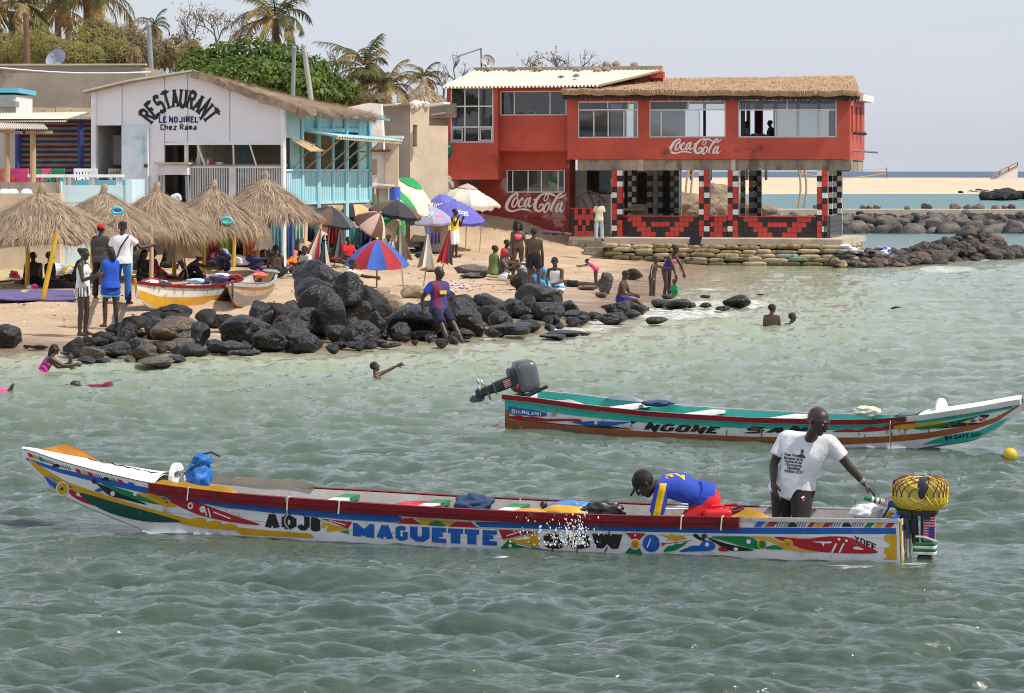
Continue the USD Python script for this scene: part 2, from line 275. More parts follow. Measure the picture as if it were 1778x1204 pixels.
M['water'] = usdkit_m(stage, '/World/Looks/water', {
    'g': ('geometry', {}), 'af': ('attribute', {'attribute': 'foam'}), 'as': ('attribute', {'attribute': 'shal'}), 'am': ('attribute', {'attribute': 'mid'}), 'sx': ('separate_xyz', {}),
    'n': ('noise_texture', {'scale': .25, 'detail': 4.0, 'roughness': .6}), 'far': ('map_range', {'from_min': 95.0, 'from_max': 170.0, 'clamp': True}), 'vfar': ('map_range', {'from_min': 500.0, 'from_max': 900.0, 'clamp': True}),
    'deep': ('rgb_ramp', {'ramp': [(.3, (.029, .050, .042)), (.7, (.054, .079, .061))]}), 'm1': ('mix_color', {'b': (.20, .265, .165)}), 'm2': ('mix_color', {'b': (.36, .31, .20)}), 'm3': ('mix_color', {'b': (.075, .165, .165)}), 'm3b': ('mix_color', {'b': (.045, .085, .135)}),
    'fn': ('noise_texture', {'scale': 4.5, 'detail': 9.0, 'roughness': .78, 'distortion': 1.2}), 'fs': ('mapping', {'scale': (.6, 1.5, 1.)}), 'fh': ('math', {'math_type': 'multiply_add', 'value2': .62, 'value3': -.62}), 'fm': ('math', {'math_type': 'add'}), 'fr': ('rgb_ramp', {'ramp': [(.44, (0, 0, 0)), (.62, (1, 1, 1))]}),
    'm4': ('mix_color', {'b': (.8, .8, .78)}), 'ro': ('mix_float', {'a': .045, 'b': .7}), 'ro2': ('mix_float', {'b': .30}), 'ro3': ('mix_float', {'b': .45}),
    'mb': ('mapping', {'scale': (.7, 1.6, 1.)}), 'b1': ('noise_texture', {'scale': 9.0, 'detail': 5.0, 'roughness': .55, 'distortion': .4}), 'bw': ('noise_texture', {'scale': .9, 'detail': 6.0, 'roughness': .6}), 'bd': ('mix_float', {}), 'bst': ('map_range', {'from_min': .35, 'from_max': .65, 'to_min': .3, 'to_max': 1.0, 'clamp': True}), 'bmp': ('bump', {'distance': .034}),
    'bf': ('bump', {'strength': .75, 'distance': .5}), 'mbf': ('mapping', {'scale': (.4, 1., 1.)}), 'p': ('principled_bsdf', {'ior': 1.333, 'specular_ior_level': .5})},
    [('g.position', 'n.vector'), ('g.position', 'sx.vector'), ('sx.y', 'far.value'), ('sx.y', 'vfar.value'), ('n.fac', 'deep.fac'), ('deep.color', 'm1.a'), ('am.fac', 'm1.fac'), ('m1.result', 'm2.a'), ('as.fac', 'm2.fac'), ('far.result', 'm3.fac'), ('m2.result', 'm3.a'), ('vfar.result', 'm3b.fac'), ('m3.result', 'm3b.a'),
     ('g.position', 'fs.vector'), ('fs.vector', 'fn.vector'), ('fn.fac', 'fm.value1'), ('af.fac', 'fh.value1'), ('fh.value', 'fm.value2'), ('fm.value', 'fr.fac'), ('m3b.result', 'm4.a'), ('fr.color', 'm4.fac'), ('m4.result', 'p.base_color'),
     ('fr.color', 'ro.fac'), ('ro.result', 'ro2.a'), ('far.result', 'ro2.fac'), ('ro2.result', 'ro3.a'), ('vfar.result', 'ro3.fac'), ('ro3.result', 'p.roughness'), ('g.position', 'mb.vector'), ('mb.vector', 'b1.vector'), ('b1.fac', 'bmp.height'), ('g.position', 'mbf.vector'), ('mbf.vector', 'bw.vector'), ('bw.fac', 'bf.height'), ('n.fac', 'bst.value'), ('bst.result', 'bmp.strength'), ('far.result', 'bf.strength'), ('bf.normal', 'bmp.normal'), ('bmp.normal', 'p.normal')], surface='p.BSDF')
ORD = 'first second third fourth fifth sixth seventh eighth ninth tenth eleventh twelfth thirteenth fourteenth fifteenth sixteenth seventeenth eighteenth'.split()
# ---------------------------------------------------------------- lettering
GL = {'A': '00 39;39 60;13 53', 'B': '00 09;09 49 67 45 05;45 63 61 40 00', 'C': '68 49 29 08 01 20 40 61', 'D': '00 09;09 39 67 62 30 00', 'E': '69 09 00 60;05 45', 'F': '69 09 00;05 45', 'G': '68 49 29 08 01 20 40 61 64 44', 'H': '00 09;60 69;05 65', 'I': '30 39', 'J': '69 62 40 20 02',
      'K': '00 09;69 04;25 60', 'L': '09 00 60', 'M': '00 09 34 69 60', 'N': '00 09 60 69', 'O': '29 08 01 20 40 61 68 49 29', 'P': '00 09;09 49 68 66 45 05', 'R': '00 09;09 49 68 66 45 05;35 60', 'S': '68 49 19 08 06 15 55 64 61 50 10 01', 'T': '09 69;39 30', 'U': '09 02 20 40 62 69', 'W': '09 10 36 50 69', 'Y': '09 35 69;35 30', 'Z': '09 69 00 60', '2': '07 29 49 67 65 00 60', '"': '29 27;49 47',
      'a': '16 46 54 50;53 13 01 10 40 52', 'c': '55 46 26 04 02 20 40 51', 'e': '03 53 55 46 26 04 02 20 40 51', 'h': '00 09;04 26 46 54 50', 'm': '00 06;04 16 26 34 30;34 46 56 64 60', 'z': '06 56 00 50', 't': '29 21 30 50;06 46', 'i': '36 30;38 39', 'g': '56 26 04 02 20 50;56 5- 3= 1=', 'o': '26 04 02 20 40 52 54 46 26', 'l': '39 31 40', 'r': '00 06;03 26 46', 'n': '00 06;04 26 46 54 50', "'": '39 37'}
def glyph(ch, w=.14, cap=2, serif=0., sx=1.):
    val = {'-': -1, '=': -3}; g = []
    for st in GL.get(ch, '').split(';'):
        P = [((int(q[0])) / 9. * sx, (val[q[1]] if q[1] in val else int(q[1])) / 9.) for q in st.split()]
        if len(P) > 1:
            g.append(LineString(P).buffer(w / 2, cap_style=cap, join_style=1 if cap == 1 else 2, mitre_limit=2))
            if serif:
                for q in (P[0], P[-1]):
                    if q[1] < .02 or q[1] > .98: g.append(sbox(q[0] - serif, q[1] - .035 - .03 * (q[1] > .5), q[0] + serif, q[1] + .035 + .03 * (q[1] < .5)))
    return unary_union(g)
def word(txt, h, w=.14, cap=2, serif=0., sx=1., gap=.16, slant=0.):
    x, out = 0., []
    for ch in txt:
        if ch == ' ': x += .45 * sx; continue
        g = glyph(ch, w, cap, serif, sx); a, _, b, _ = g.bounds; out.append(affinity.translate(g, x - a)); x += b - a + gap
    g = unary_union(out)
    if slant: g = affinity.skew(g, xs=slant, origin=(0, 0))
    return affinity.scale(g, h, h, origin=(0, 0)), (x - gap) * h
def brush(P, k=6):
    """a brush stroke of changing width through (x, y, width)"""
    P = A(P, float); n = len(P); Q = np.vstack([2 * P[0] - P[1], P, 2 * P[-1] - P[-2]]); out = []
    for i in range(n - 1):
        a, b, c, d = Q[i:i + 4]
        for t in np.linspace(0, 1, k, endpoint=False): out.append(.5 * (2 * b + (c - a) * t + (2 * a - 5 * b + 4 * c - d) * t * t + (3 * b - a - 3 * c + d) * t ** 3))
    out = A(out + [P[-1]]); g = []
    for p, q in zip(out[:-1], out[1:]): g.append(unary_union([Point(p[:2]).buffer(max(p[2], 2) / 2, 6), Point(q[:2]).buffer(max(q[2], 2) / 2, 6)]).convex_hull)
    return unary_union(g)
def script_sign():
    o = [(590, 245, 20), (545, 262, 30), (505, 345, 36), (512, 398, 30), (550, 388, 24), (592, 320, 26), (597, 268, 22), (575, 250, 16)]
    a = [(795, 262, 20), (762, 262, 28), (722, 340, 36), (716, 388, 30), (746, 388, 22), (792, 318, 18)]; a2 = [(815, 248, 36), (790, 340, 36), (800, 392, 32), (838, 372, 14), (862, 335, 8)]
    mv = lambda P, dx, dy: [(x + dx, y + dy, w) for x, y, w in P]
    S_ = [[(578, 228, 22), (604, 200, 26), (580, 175, 28), (500, 218, 44), (430, 318, 58), (405, 402, 58), (440, 456, 46), (520, 470, 34), (620, 442, 28), (720, 438, 34), (790, 455, 26), (842, 470, 4)], o,
          [(688, 278, 26), (676, 250, 24), (630, 305, 34), (615, 375, 36), (645, 398, 28), (700, 368, 14), (725, 330, 8)], a, a2, [(882, 280, 26), (912, 272, 26)],
          [(962, 410, 16), (992, 362, 28), (1034, 358, 28), (1036, 410, 34), (980, 466, 38), (915, 452, 50), (893, 380, 56), (930, 275, 48), (1000, 198, 34), (1085, 172, 24), (1122, 190, 20), (1112, 260, 18), (1072, 296, 16), (1050, 268, 14), (1075, 212, 16), (1130, 176, 30), (1200, 190, 38), (1255, 222, 16)],
          mv(o, 545, 85), [(1190, 470, 20), (1172, 440, 34), (1190, 380, 38), (1250, 270, 40), (1310, 190, 34), (1350, 175, 22), (1358, 200, 14), (1310, 245, 14), (1270, 262, 10)], [(1270, 255, 10), (1340, 238, 28), (1400, 205, 22), (1442, 165, 4)], mv(a, 545, 82), mv(a2, 545, 82)]
    return unary_union([brush(s) for s in S_])          # a 1605 x 1204 drawing, y downwards
# ---------------------------------------------------------------- materials of the buildings
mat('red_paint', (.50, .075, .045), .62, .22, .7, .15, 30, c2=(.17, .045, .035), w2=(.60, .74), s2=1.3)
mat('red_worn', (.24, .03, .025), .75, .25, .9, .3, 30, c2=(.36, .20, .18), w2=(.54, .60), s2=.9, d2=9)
mat('white_frame', (.72, .72, .72), .4, .06, 4); mat('white_wash', (.66, .64, .62), .8, .12, 2, .1, c2=(.42, .38, .34), w2=(.60, .75), s2=1.2)
mat('white_board', (.80, .775, .785), .55, .05, 1.2, c2=(.50, .44, .42), w2=(.66, .78), s2=2.3, streak=.25)
mat('white_paint', (.78, .77, .75), .5, .08, 3, c2=(.45, .38, .32), w2=(.66, .76), s2=4)
mat('pale_door', (.60, .66, .70), .55, .1, 2, c2=(.30, .52, .64), w2=(.56, .68), s2=2.6)
mat('concrete', (.30, .26, .20), .9, .35, 1.2, .4, 20, streak=.4, c2=(.12, .10, .075), w2=(.52, .66), s2=1.6)
mat('concrete_light', (.46, .38, .29), .9, .22, 1.5, .4, 18, c2=(.25, .20, .15), w2=(.56, .7), s2=.9)
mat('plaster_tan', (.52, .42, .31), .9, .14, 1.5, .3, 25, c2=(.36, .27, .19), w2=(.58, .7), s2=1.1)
mat('plaster_shaded', (.33, .28, .235), .9, .18, 1.0, .3, 25, c2=(.23, .185, .15), w2=(.52, .66), s2=.7)  # plaster with shade put into its colour, for walls kept dark
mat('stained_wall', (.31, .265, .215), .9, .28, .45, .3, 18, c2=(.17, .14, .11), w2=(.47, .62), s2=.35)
mat('yellow_stone', (.55, .45, .29), .9, .2, 2, .3); mat('white_rubble', (.78, .72, .64), .9, .15, 2, .5, 12)
mat('tile_black', (.018, .017, .018), .22, .3, 5); mat('tile_white', (.70, .68, .63), .25, .1, 5); mat('tile_red', (.48, .045, .035), .3, .15, 3); mat('tile_grey', (.30, .29, .27), .3, .15, 4); mat('grout', (.10, .09, .085), .9, .2)
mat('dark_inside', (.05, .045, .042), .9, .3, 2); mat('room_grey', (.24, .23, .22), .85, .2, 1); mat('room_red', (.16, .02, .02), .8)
mat('blue_paint', (.33, .60, .67), .6, .12, 1.5, .1, 30, c2=(.52, .66, .68), w2=(.58, .7), s2=2.2, streak=.3); mat('blue_dark', (.17, .40, .46), .6, .2, 3); mat('terrace_blue', (.55, .73, .79), .7, .08, 1.5, c2=(.68, .75, .76), s2=1.2); mat('turquoise', (.13, .45, .58), .7, .1)
mat('tin_white', (.60, .53, .43), .55, .1, 1.2, c2=(.55, .42, .30), w2=(.6, .74), s2=1.5); mat('tin_grey', (.42, .38, .34), .5, .2, 2)
mat('thatch', (.35, .26, .18), .95, .35, 3.5, .9, 26, bd=.05); mat('straw', (.43, .325, .22), .9, .3, 3); mat('straw_dark', (.26, .185, .125), .9, .3, 3)
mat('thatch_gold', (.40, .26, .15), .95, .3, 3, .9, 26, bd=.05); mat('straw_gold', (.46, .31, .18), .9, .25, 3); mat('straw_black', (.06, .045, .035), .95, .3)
mat('wood_raw', (.44, .30, .17), .8, .25, 5, .3, streak=.1); mat('wood_old', (.33, .25, .18), .85, .3, 5, .3, streak=.15); mat('navy_paint', (.02, .035, .16), .6); mat('metal_grey', (.26, .28, .29), .45, .15, 3, metal=.3); mat('black_iron', (.03, .027, .025), .6); mat('rust', (.16, .08, .045), .8, .3)
mat('ink_black', (.012, .012, .014), .6); mat('ink_navy', (.02, .025, .13), .6); mat('sign_white', (.74, .72, .70), .6, .1, 6, c2=(.45, .2, .17), w2=(.62, .7), s2=3)
mat('dish_grey', (.36, .34, .31), .5, .15, 3); mat('dish_blue', (.30, .33, .42), .5, .1)
mat('stone_roof', (.30, .22, .17), .9, .3, 6, .4, rnd=.2)
mat('bag', (.27, .20, .10), .9, .3, 5, .5, 40, c2=(.10, .085, .045), w2=(.5, .62), s2=3); mat('bag_pale', (.38, .30, .19), .9, .25, 5, .5, 40, c2=(.14, .11, .07), w2=(.54, .66), s2=3); mat('bag_blue', (.25, .32, .32), .8, .2, 5, .4, c2=(.1, .1, .07)); mat('bag_green', (.16, .26, .12), .85, .2, 5, .4, c2=(.1, .1, .05)); mat('algae_bag', (.10, .085, .04), .7, .3, 5, .5)
glass('pane_dark', (.30, .32, .33), .05, .10, (.16, .16, .155)); glass('pane_clear', (.86, .89, .9), .05, .10, (.6, .63, .64)); glass('pane_frost', (.72, .77, .78), .05, .42, (.62, .66, .67))
for k, c in dict(pink=(.72, .07, .24), orange=(.75, .16, .02), green=(.01, .30, .12), white=(.78, .79, .80), blue=(.06, .12, .55), dkgreen=(.012, .06, .035), cream=(.62, .52, .36)).items(): mat('plastic_' + k, c, .35, .08, 3)
def corrugated(c00, c01, c10, c11, n, amp=.035, t=.015, k=6, sag=0.):
    """c00-c01 lower edge, c10-c11 upper edge; waves run up the slope"""
    a = np.linspace(0, 1, n * k + 1)[None, :, None]; b = np.linspace(0, 1, 5)[:, None, None]
    P = (1 - b) * ((1 - a) * c00 + a * c01) + b * ((1 - a) * c10 + a * c11); nn = unit(np.cross(c01 - c00, c10 - c00))
    P = P + nn * (amp * np.cos(a * n * 2 * np.pi))
    return thick(P, nn, t)
def strips(base, dirn, ln, wd, up, seed=0, curl=.15):
    """many thin straws: each a narrow two-piece blade"""
    r = np.random.default_rng(seed); n = len(base); d = dirn / np.linalg.norm(dirn, axis=1)[:, None]; s = np.cross(d, up); s /= np.linalg.norm(s, axis=1)[:, None] + 1e-9
    L = (ln * r.uniform(.6, 1.4, n))[:, None]; w = (wd * r.uniform(.6, 1.4, n))[:, None]; mid = base + d * L * .55 + up * (curl * L * .12); tip = base + d * L - np.c_[np.zeros((n, 2)), np.full(n, 1.)] * (curl * L)
    V = np.stack([base - s * w / 2, base + s * w / 2, mid + s * w * .45, mid - s * w * .45, tip], 1).reshape(-1, 3); i = np.arange(n)[:, None] * 5
    return V, np.vstack([i + A([[0, 1, 2]]), i + A([[0, 2, 3]]), i + A([[3, 2, 4]])])
def sheet_pts(c, n, seed, wob=.0):
    """random points on a bilinear sheet, c = lower-left, lower-right, upper-left, upper-right; returns points, downhill direction, normal"""
    r = np.random.default_rng(seed); a, b = r.random((n, 1)), r.random((n, 1)); P = (1 - b) * ((1 - a) * c[0] + a * c[1]) + b * ((1 - a) * c[2] + a * c[3])
    dn = (1 - a) * (c[0] - c[2]) + a * (c[1] - c[3]); nn = np.cross((1 - b) * (c[1] - c[0]) + b * (c[3] - c[2]), -dn); nn /= np.linalg.norm(nn, axis=1)[:, None]; nn = nn * np.sign(nn[:, 2:])
    return P, dn, nn, a, b
def thatch_sheet(T, c, th, n, mats, name='thatch', seed=0, wd=.03, ln=.7, fringe=0, res=(60, 14), rough=.09, drop=.35):
    a = np.linspace(0, 1, res[0])[None, :, None]; b = np.linspace(0, 1, res[1])[:, None, None]; P = (1 - b) * ((1 - a) * c[0] + a * c[1]) + b * ((1 - a) * c[2] + a * c[3]); nn = unit(np.cross(c[1] - c[0], c[2] - c[0])); nn *= np.sign(nn[2])
    nz = meshkit.fbm(P * 2.2, 4, seed) - .5; P = P + nn * (nz * rough * 2)[..., None]; P[0, :, 2] -= np.abs(meshkit.noise(P[0] * 3.1, seed + 2) - .3) * .12
    m = thick(P, nn, th)
    if np.cross(c[1] - c[0], c[2] - c[0])[2] < 0: m = (m[0], m[1][:, ::-1])
    T.part(name, m, mats[0], True)
    p, dn, up, aa, bb = sheet_pts(c, n, seed + 1); r = np.random.default_rng(seed + 3)
    dn = dn / np.linalg.norm(dn, axis=1)[:, None] + r.normal(0, .16, p.shape); p = p + up * r.uniform(-.03, .02, (n, 1))
    k = r.random(n) < .62
    T.part('straw', strips(p[k], dn[k], np.full(k.sum(), ln), np.full(k.sum(), wd), up[k], seed), mats[1], kind='stuff'); T.part('straw', strips(p[~k], dn[~k], np.full((~k).sum(), ln), np.full((~k).sum(), wd), up[~k], seed + 1), mats[2], kind='stuff')
    if fringe:
        a1 = r.random((fringe, 1)); q = (1 - a1) * c[0] + a1 * c[1]; out = unit((c[0] - c[2]) * A([1, 1, 0])); q = q - nn * th * r.uniform(0, 1, (fringe, 1)) ; d = out + r.normal(0, .3, q.shape); d[:, 2] -= r.uniform(.3, 1.6, fringe)
        T.part('straw', strips(q - out * .1, d, np.full(fringe, drop), np.full(fringe, wd), np.tile(out, (fringe, 1)), seed + 5), mats[2], kind='stuff')
def window(T, wl, x0, y0, x1, y1, off, vs=(), hs=(), panes='pane_dark', fw=2.2, fm='white_frame', skip=(), depth=.09, label=None):
    """frame with bars at those picture columns and rows; one pane per field"""
    fr = [wl.bx(x0, y0, x1, y0 + fw, off - depth, off), wl.bx(x0, y1 - fw, x1, y1, off - depth, off), wl.bx(x0, y0 + fw, x0 + fw, y1 - fw, off - depth, off), wl.bx(x1 - fw, y0 + fw, x1, y1 - fw, off - depth, off)]
    hs = list(hs); vs = list(vs)
    for h in hs: fr.append(wl.bx(x0 + fw, h - fw / 2, x1 - fw, h + fw / 2, off - depth, off - .005))
    for v in vs:
        xv, ya, yb = v if isinstance(v, tuple) else (v, y0, y1); fr.append(wl.bx(xv - fw * .4, ya + fw, xv + fw * .4, yb - fw, off - depth, off - .01))
    p = T.part('window', cat(fr), fm, label=label); ys = [y0] + hs + [y1]; k = 0
    for a, b in zip(ys[:-1], ys[1:]):
        xs = [x0] + sorted((v[0] if isinstance(v, tuple) else v) for v in vs if not isinstance(v, tuple) or (v[1] < (a + b) / 2 < v[2])) + [x1]
        for c, d in zip(xs[:-1], xs[1:]):
            if k not in skip: T.part('pane', wl.bx(c + 1, a + 1, d - 1, b - 1, off - depth * .55, off - depth * .45), panes[k] if isinstance(panes, dict) and k in panes else (panes if isinstance(panes, str) else panes['*']), under=p)
            k += 1
    return p
def tiles(T, wl, t0, t1, z0, z1, rows, off, name='tiles', under=None, th=.03):
    """real tiles with open joints; rows of letters B W R G, top row first"""
    nr, nc = len(rows), len(rows[0]); w, h = (t1 - t0) / nc, (z1 - z0) / nr; by = {}
    for i, row in enumerate(rows):
        for j, ch in enumerate(row):
            by.setdefault(ch, []).append(wl.tb(t0 + j * w + .005, t0 + (j + 1) * w - .005, z1 - (i + 1) * h + .005, z1 - i * h - .005, off, off + th))
    for ch, ms in by.items(): T.part({'B': 'black_tiles', 'W': 'white_tiles', 'R': 'red_tiles', 'G': 'grey_tiles'}[ch], cat(ms), {'B': 'tile_black', 'W': 'tile_white', 'R': 'tile_red', 'G': 'tile_grey'}[ch], under=under, kind='stuff')
# ---------------------------------------------------------------- the red building on the sandbag wall
th = math.radians(14); ca, sa = math.cos(th), math.sin(th)
FR = Wall(1475, 104., (ca, -sa)); SR = Wall(1475, 104., (sa, ca)); BK = -4.4
rb = Thing('seaside_building', 'red two-storey building with tiled columns and thatched roof standing over the sandbag wall', 'building', FR.P(-7, .9, -2))
wr = FR.rect(985, 156, 1475, 277); holes = [(1003, 176, 1108, 240), (1127, 175, 1260, 239), (1281, 173, 1453, 239)]
rb.part('wall', FR.slab(wr.difference(unary_union([FR.rect(*h) for h in holes])), -.22, 0), 'red_paint')
_, zb = FR.tz(1475, 278); _, zt = FR.tz(1475, 157); tl = FR.t(985); 
sw = sbox(0.002, zb, -BK, zt); slot = [sbox(a, zb + 1.0, a + .55, zt - .55) for a in (.45, 1.7, 2.95)]
rb.part('side_wall', SR.slab(sw.difference(unary_union(slot)), -.22, 0), 'red_paint')
for a in (.45, 1.7, 2.95): rb.part('pane', SR.tb(a, a + .55, zb + 1.0, zt - .55, -.14, -.12), 'pane_dark')
zq = lambda py, off=0, px=1230: FR.tz(px, py, off)[1]
bk = sbox(tl, zb, -.23, zt); bo = [FR.rect(x0, 181, x1, 243, BK) for x0, x1 in ((1060, 1082), (1088, 1106), (1190, 1222), (1226, 1262), (1281, 1297), (1303, 1311), (1325, 1344), (1350, 1384), (1388, 1420), (1424, 1462))]
rb.part('back_wall', FR.slab(bk.difference(unary_union(bo)), BK, BK + .15), 'room_grey')
rb.part('ceiling', FR.tb(tl + .01, -.24, zt - .1, zt - .02, BK + .16, -.23), 'room_grey'); rb.part('floor_slab', FR.tb(tl + .01, -.24, zb + .02, zb + .25, BK + .16, -.23), 'room_grey')
rb.part('curtain', FR.bx(1312, 182, 1322, 243, BK + .18, BK + .22), 'room_red'); rb.part('curtain', FR.bx(1004, 178, 1040, 243, BK + .5, BK + .55), 'room_red')
for x0, x1 in ((1045, 1052), (1100, 1106), (1148, 1155), (1286, 1292)): rb.part('inner_post', FR.bx(x0, 176, x1, 243, -2.2, -2.0), 'room_grey')
window(rb, FR, 1003, 176, 1108, 240, -.06, [(1055, 176, 191), (1091, 176, 191), (1031, 191, 240), (1056, 191, 240), (1083, 191, 240)], [191], {'*': 'pane_dark', 2: 'pane_clear', 6: 'pane_clear'}, label='wide window with sliding panes, leftmost of the upper row')
window(rb, FR, 1127, 175, 1260, 239, -.06, [(1195, 175, 191), (1148, 191, 239), (1214, 191, 239)], [191], {'*': 'pane_dark', 1: 'pane_clear', 2: 'pane_clear', 3: 'pane_clear'}, skip=(4,), label='wide window with its right pane slid open')
window(rb, FR, 1281, 173, 1453, 239, -.06, [(1367, 173, 191), (1346, 191, 239), (1379, 191, 239), (1422, 191, 239), (1438, 191, 239)], [191], {'*': 'pane_dark', 3: 'pane_frost', 4: 'pane_frost', 5: 'pane_frost'}, skip=(2,), label='widest window with two frosted panes')
# concrete beam, drain stubs and pipes
rb.part('beam', FR.bx(1003, 277.5, 1478, 296, -.5, -.06), 'concrete')
for x0, x1 in ((1108, 1117), (1269, 1277)): rb.part('beam_end', FR.bx(x0, 277.5, x1, 297, -.3, .02), 'concrete_light')
rb.part('beam', SR.tb(.3, -BK, zb - .42, zb - .01, -.45, -.05), 'concrete')
rb.part('soffit', FR.tb(FR.t(1003), -.5, zb - .12, zb - .005, BK + .2, -.55), 'concrete')
for a, px in ((.9, 1), (2.4, 1)): rb.part('drain_pipe', tube([SR.P(a, zb + .35, -.1), SR.P(a, zb + .28, .75)], .04, 6), 'metal_grey')
for k in range(3): rb.part('wall_lamp', lathe([(.02, 0), (.12, .03), (.12, .08), (.02, .14)], SR.P(1.0 + 1.1 * k, zb + .92, .12), 10), 'black_iron')
rb.part('roof_ledge', SR.tb(1.2, -BK, zt - .35, zt - .12, .02, .35), 'white_rubble')
# signs
sg = script_sign(); sg = affinity.scale(affinity.translate(sg, -380, -490), 1 / 1060., -1 / 1060., origin=(0, 0))
def put_sign(wl, x0, y0, x1, y1, off, under=None):
    (a, b), (c, d) = wl.tz(x0, y1, off), wl.tz(x1, y0, off); g = affinity.scale(sg, c - a, (d - b) * 1060 / 330., origin=(0, 0)); rb.part('painted_sign', wl.place(extrude(affinity.translate(g, a, b), .006), off + .002), 'sign_white')
put_sign(FR, 1162, 240.5, 1254, 268, 0)
# left block: upper wall, bay window, lower wall
rb.part('wall', FR.slab(FR.rect(861, 150, 985, 262, -.5).difference(FR.rect(868, 158, 984, 201, -.5)), -.75, -.5), 'red_paint')
rb.part('room_back', FR.bx(861, 150, 985, 262, -3.2, -3.1), 'room_grey')
window(rb, FR, 868, 158, 984, 201, -.55, [893, 955], [], 'pane_dark', label='long upper window with three panes')
rb.part('blind', FR.bx(920, 166, 953, 198, -1.2, -1.15), 'tile_grey'); rb.part('blind', FR.bx(957, 172, 980, 198, -1.1, -1.05), 'plastic_white')
rb.part('overhang', FR.tb(FR.t(862, -.5), FR.t(985, -.5), FR.tz(900, 262, -.5)[1] - .06, FR.tz(900, 262, -.5)[1] + .1, -1.2, -.77), 'red_paint')
rb.part('bay', FR.slab(FR.rect(776, 150, 864, 312, -.1).difference(FR.rect(782, 152, 857, 248, -.1)), -.3, -.1), 'red_paint')
rb.part('bay_side', FR.bx(777, 151, 786, 311, -1.6, -.31), 'red_paint'); rb.part('bay_side', FR.bx(856, 151, 863, 311, -1.2, -.31), 'red_paint'); rb.part('bay_back', FR.bx(780, 151, 862, 311, -1.75, -1.65), 'room_grey'); rb.part('bay_floor', FR.bx(778, 308, 862, 311.5, -1.6, -.31), 'red_worn')
window(rb, FR, 782, 152, 857, 248, -.14, [807, 831], [185, 221], 'pane_dark', fw=2.4, label='tall bay window of nine panes')
for x0, x1 in ((784, 803), (833, 854)): rb.part('casement', cat([FR.bx(x0, 223.5, x1, 225, -.14, -.10), FR.bx(x0, 243, x1, 244.5, -.14, -.10), FR.bx(x0, 225, x0 + 1.4, 243, -.14, -.10), FR.bx(x1 - 1.4, 225, x1, 243, -.14, -.10)]), 'white_frame')
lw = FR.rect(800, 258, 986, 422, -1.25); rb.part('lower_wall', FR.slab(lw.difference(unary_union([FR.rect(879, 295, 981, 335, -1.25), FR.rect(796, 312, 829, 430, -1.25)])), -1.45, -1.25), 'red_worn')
rb.part('wall_band', FR.bx(829, 263, 985, 296, -1.26, -1.235), 'red_paint')
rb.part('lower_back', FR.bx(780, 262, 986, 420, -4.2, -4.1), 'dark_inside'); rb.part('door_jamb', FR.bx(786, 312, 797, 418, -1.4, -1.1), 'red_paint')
window(rb, FR, 879, 295, 981, 335, -1.3, [890, 917, 940, 969], [], 'pane_dark', label='low window above the painted sign')
put_sign(FR, 877, 335, 984, 369, -1.25); rb.part('plaster_ledge', FR.bx(869, 377.5, 978, 379, -1.24, -1.22), 'red_worn')
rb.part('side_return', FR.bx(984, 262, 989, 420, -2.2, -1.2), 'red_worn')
# corrugated roof with ballast stones, parapet
e0, e1 = FR.at(768, 152, .25), FR.at(1040, 149, .25); r0, r1 = FR.at(825, 124, -3.0), FR.at(1150, 123, -3.0)
rb.part('tin_roof', corrugated(e0, e1, r0, r1, 42, .05), 'tin_white', True)
rb.part('parapet', FR.bx(823, 116, 1150, 128, -3.5, -3.2), 'concrete_light'); rb.part('parapet_end', FR.bx(1128, 125, 1152, 136, -3.19, -2.9), 'red_paint')
rb.part('gable_fill', FR.bx(1000, 128, 1150, 152, -3.19, -3.0), 'red_worn')
for i, (px, py, o) in enumerate(((848, 124, -2.9), (892, 122, -2.9), (932, 122, -2.8), (975, 137, -1.4), (1001, 134, -1.6), (1002, 125, -2.8), (998, 142, -.9), (1038, 125, -2.7), (1053, 124, -2.8), (1053, 113, -3.35), (1070, 112, -3.35), (1102, 114, -3.35))):
    p = FR.at(px, py, o); single('roof_stone', blob(p, A([.17, .15, .15]) * rng.uniform(.8, 1.15), 2, .35, 1.4, i), 'stone_roof', 'brown stone on the white corrugated roof, %s from the left of the dozen' % ORD[i], 'stone', True, group='stones weighing down the corrugated roof')
# thatched roof
c = [FR.at(976, 155, .45), FR.at(1492, 157, .45), FR.at(986, 139, BK), FR.at(1484, 132, BK)]
thatch_sheet(rb, c, .2, 9000, ('thatch_gold', 'straw_gold', 'straw_gold'), seed=21, wd=.016, ln=.34, res=(90, 14), rough=.06)
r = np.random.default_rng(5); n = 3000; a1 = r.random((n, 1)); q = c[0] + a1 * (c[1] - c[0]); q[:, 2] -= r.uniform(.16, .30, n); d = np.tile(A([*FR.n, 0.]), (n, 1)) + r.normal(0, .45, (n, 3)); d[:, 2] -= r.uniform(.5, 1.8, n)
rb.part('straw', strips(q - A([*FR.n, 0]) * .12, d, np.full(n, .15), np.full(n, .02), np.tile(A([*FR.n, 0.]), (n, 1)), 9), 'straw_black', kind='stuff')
for px in (1074, 1150, 1230, 1311, 1391): rb.part('rafter_end', FR.bx(px - 2, 158, px + 2, 163, .0, .32), 'white_paint')
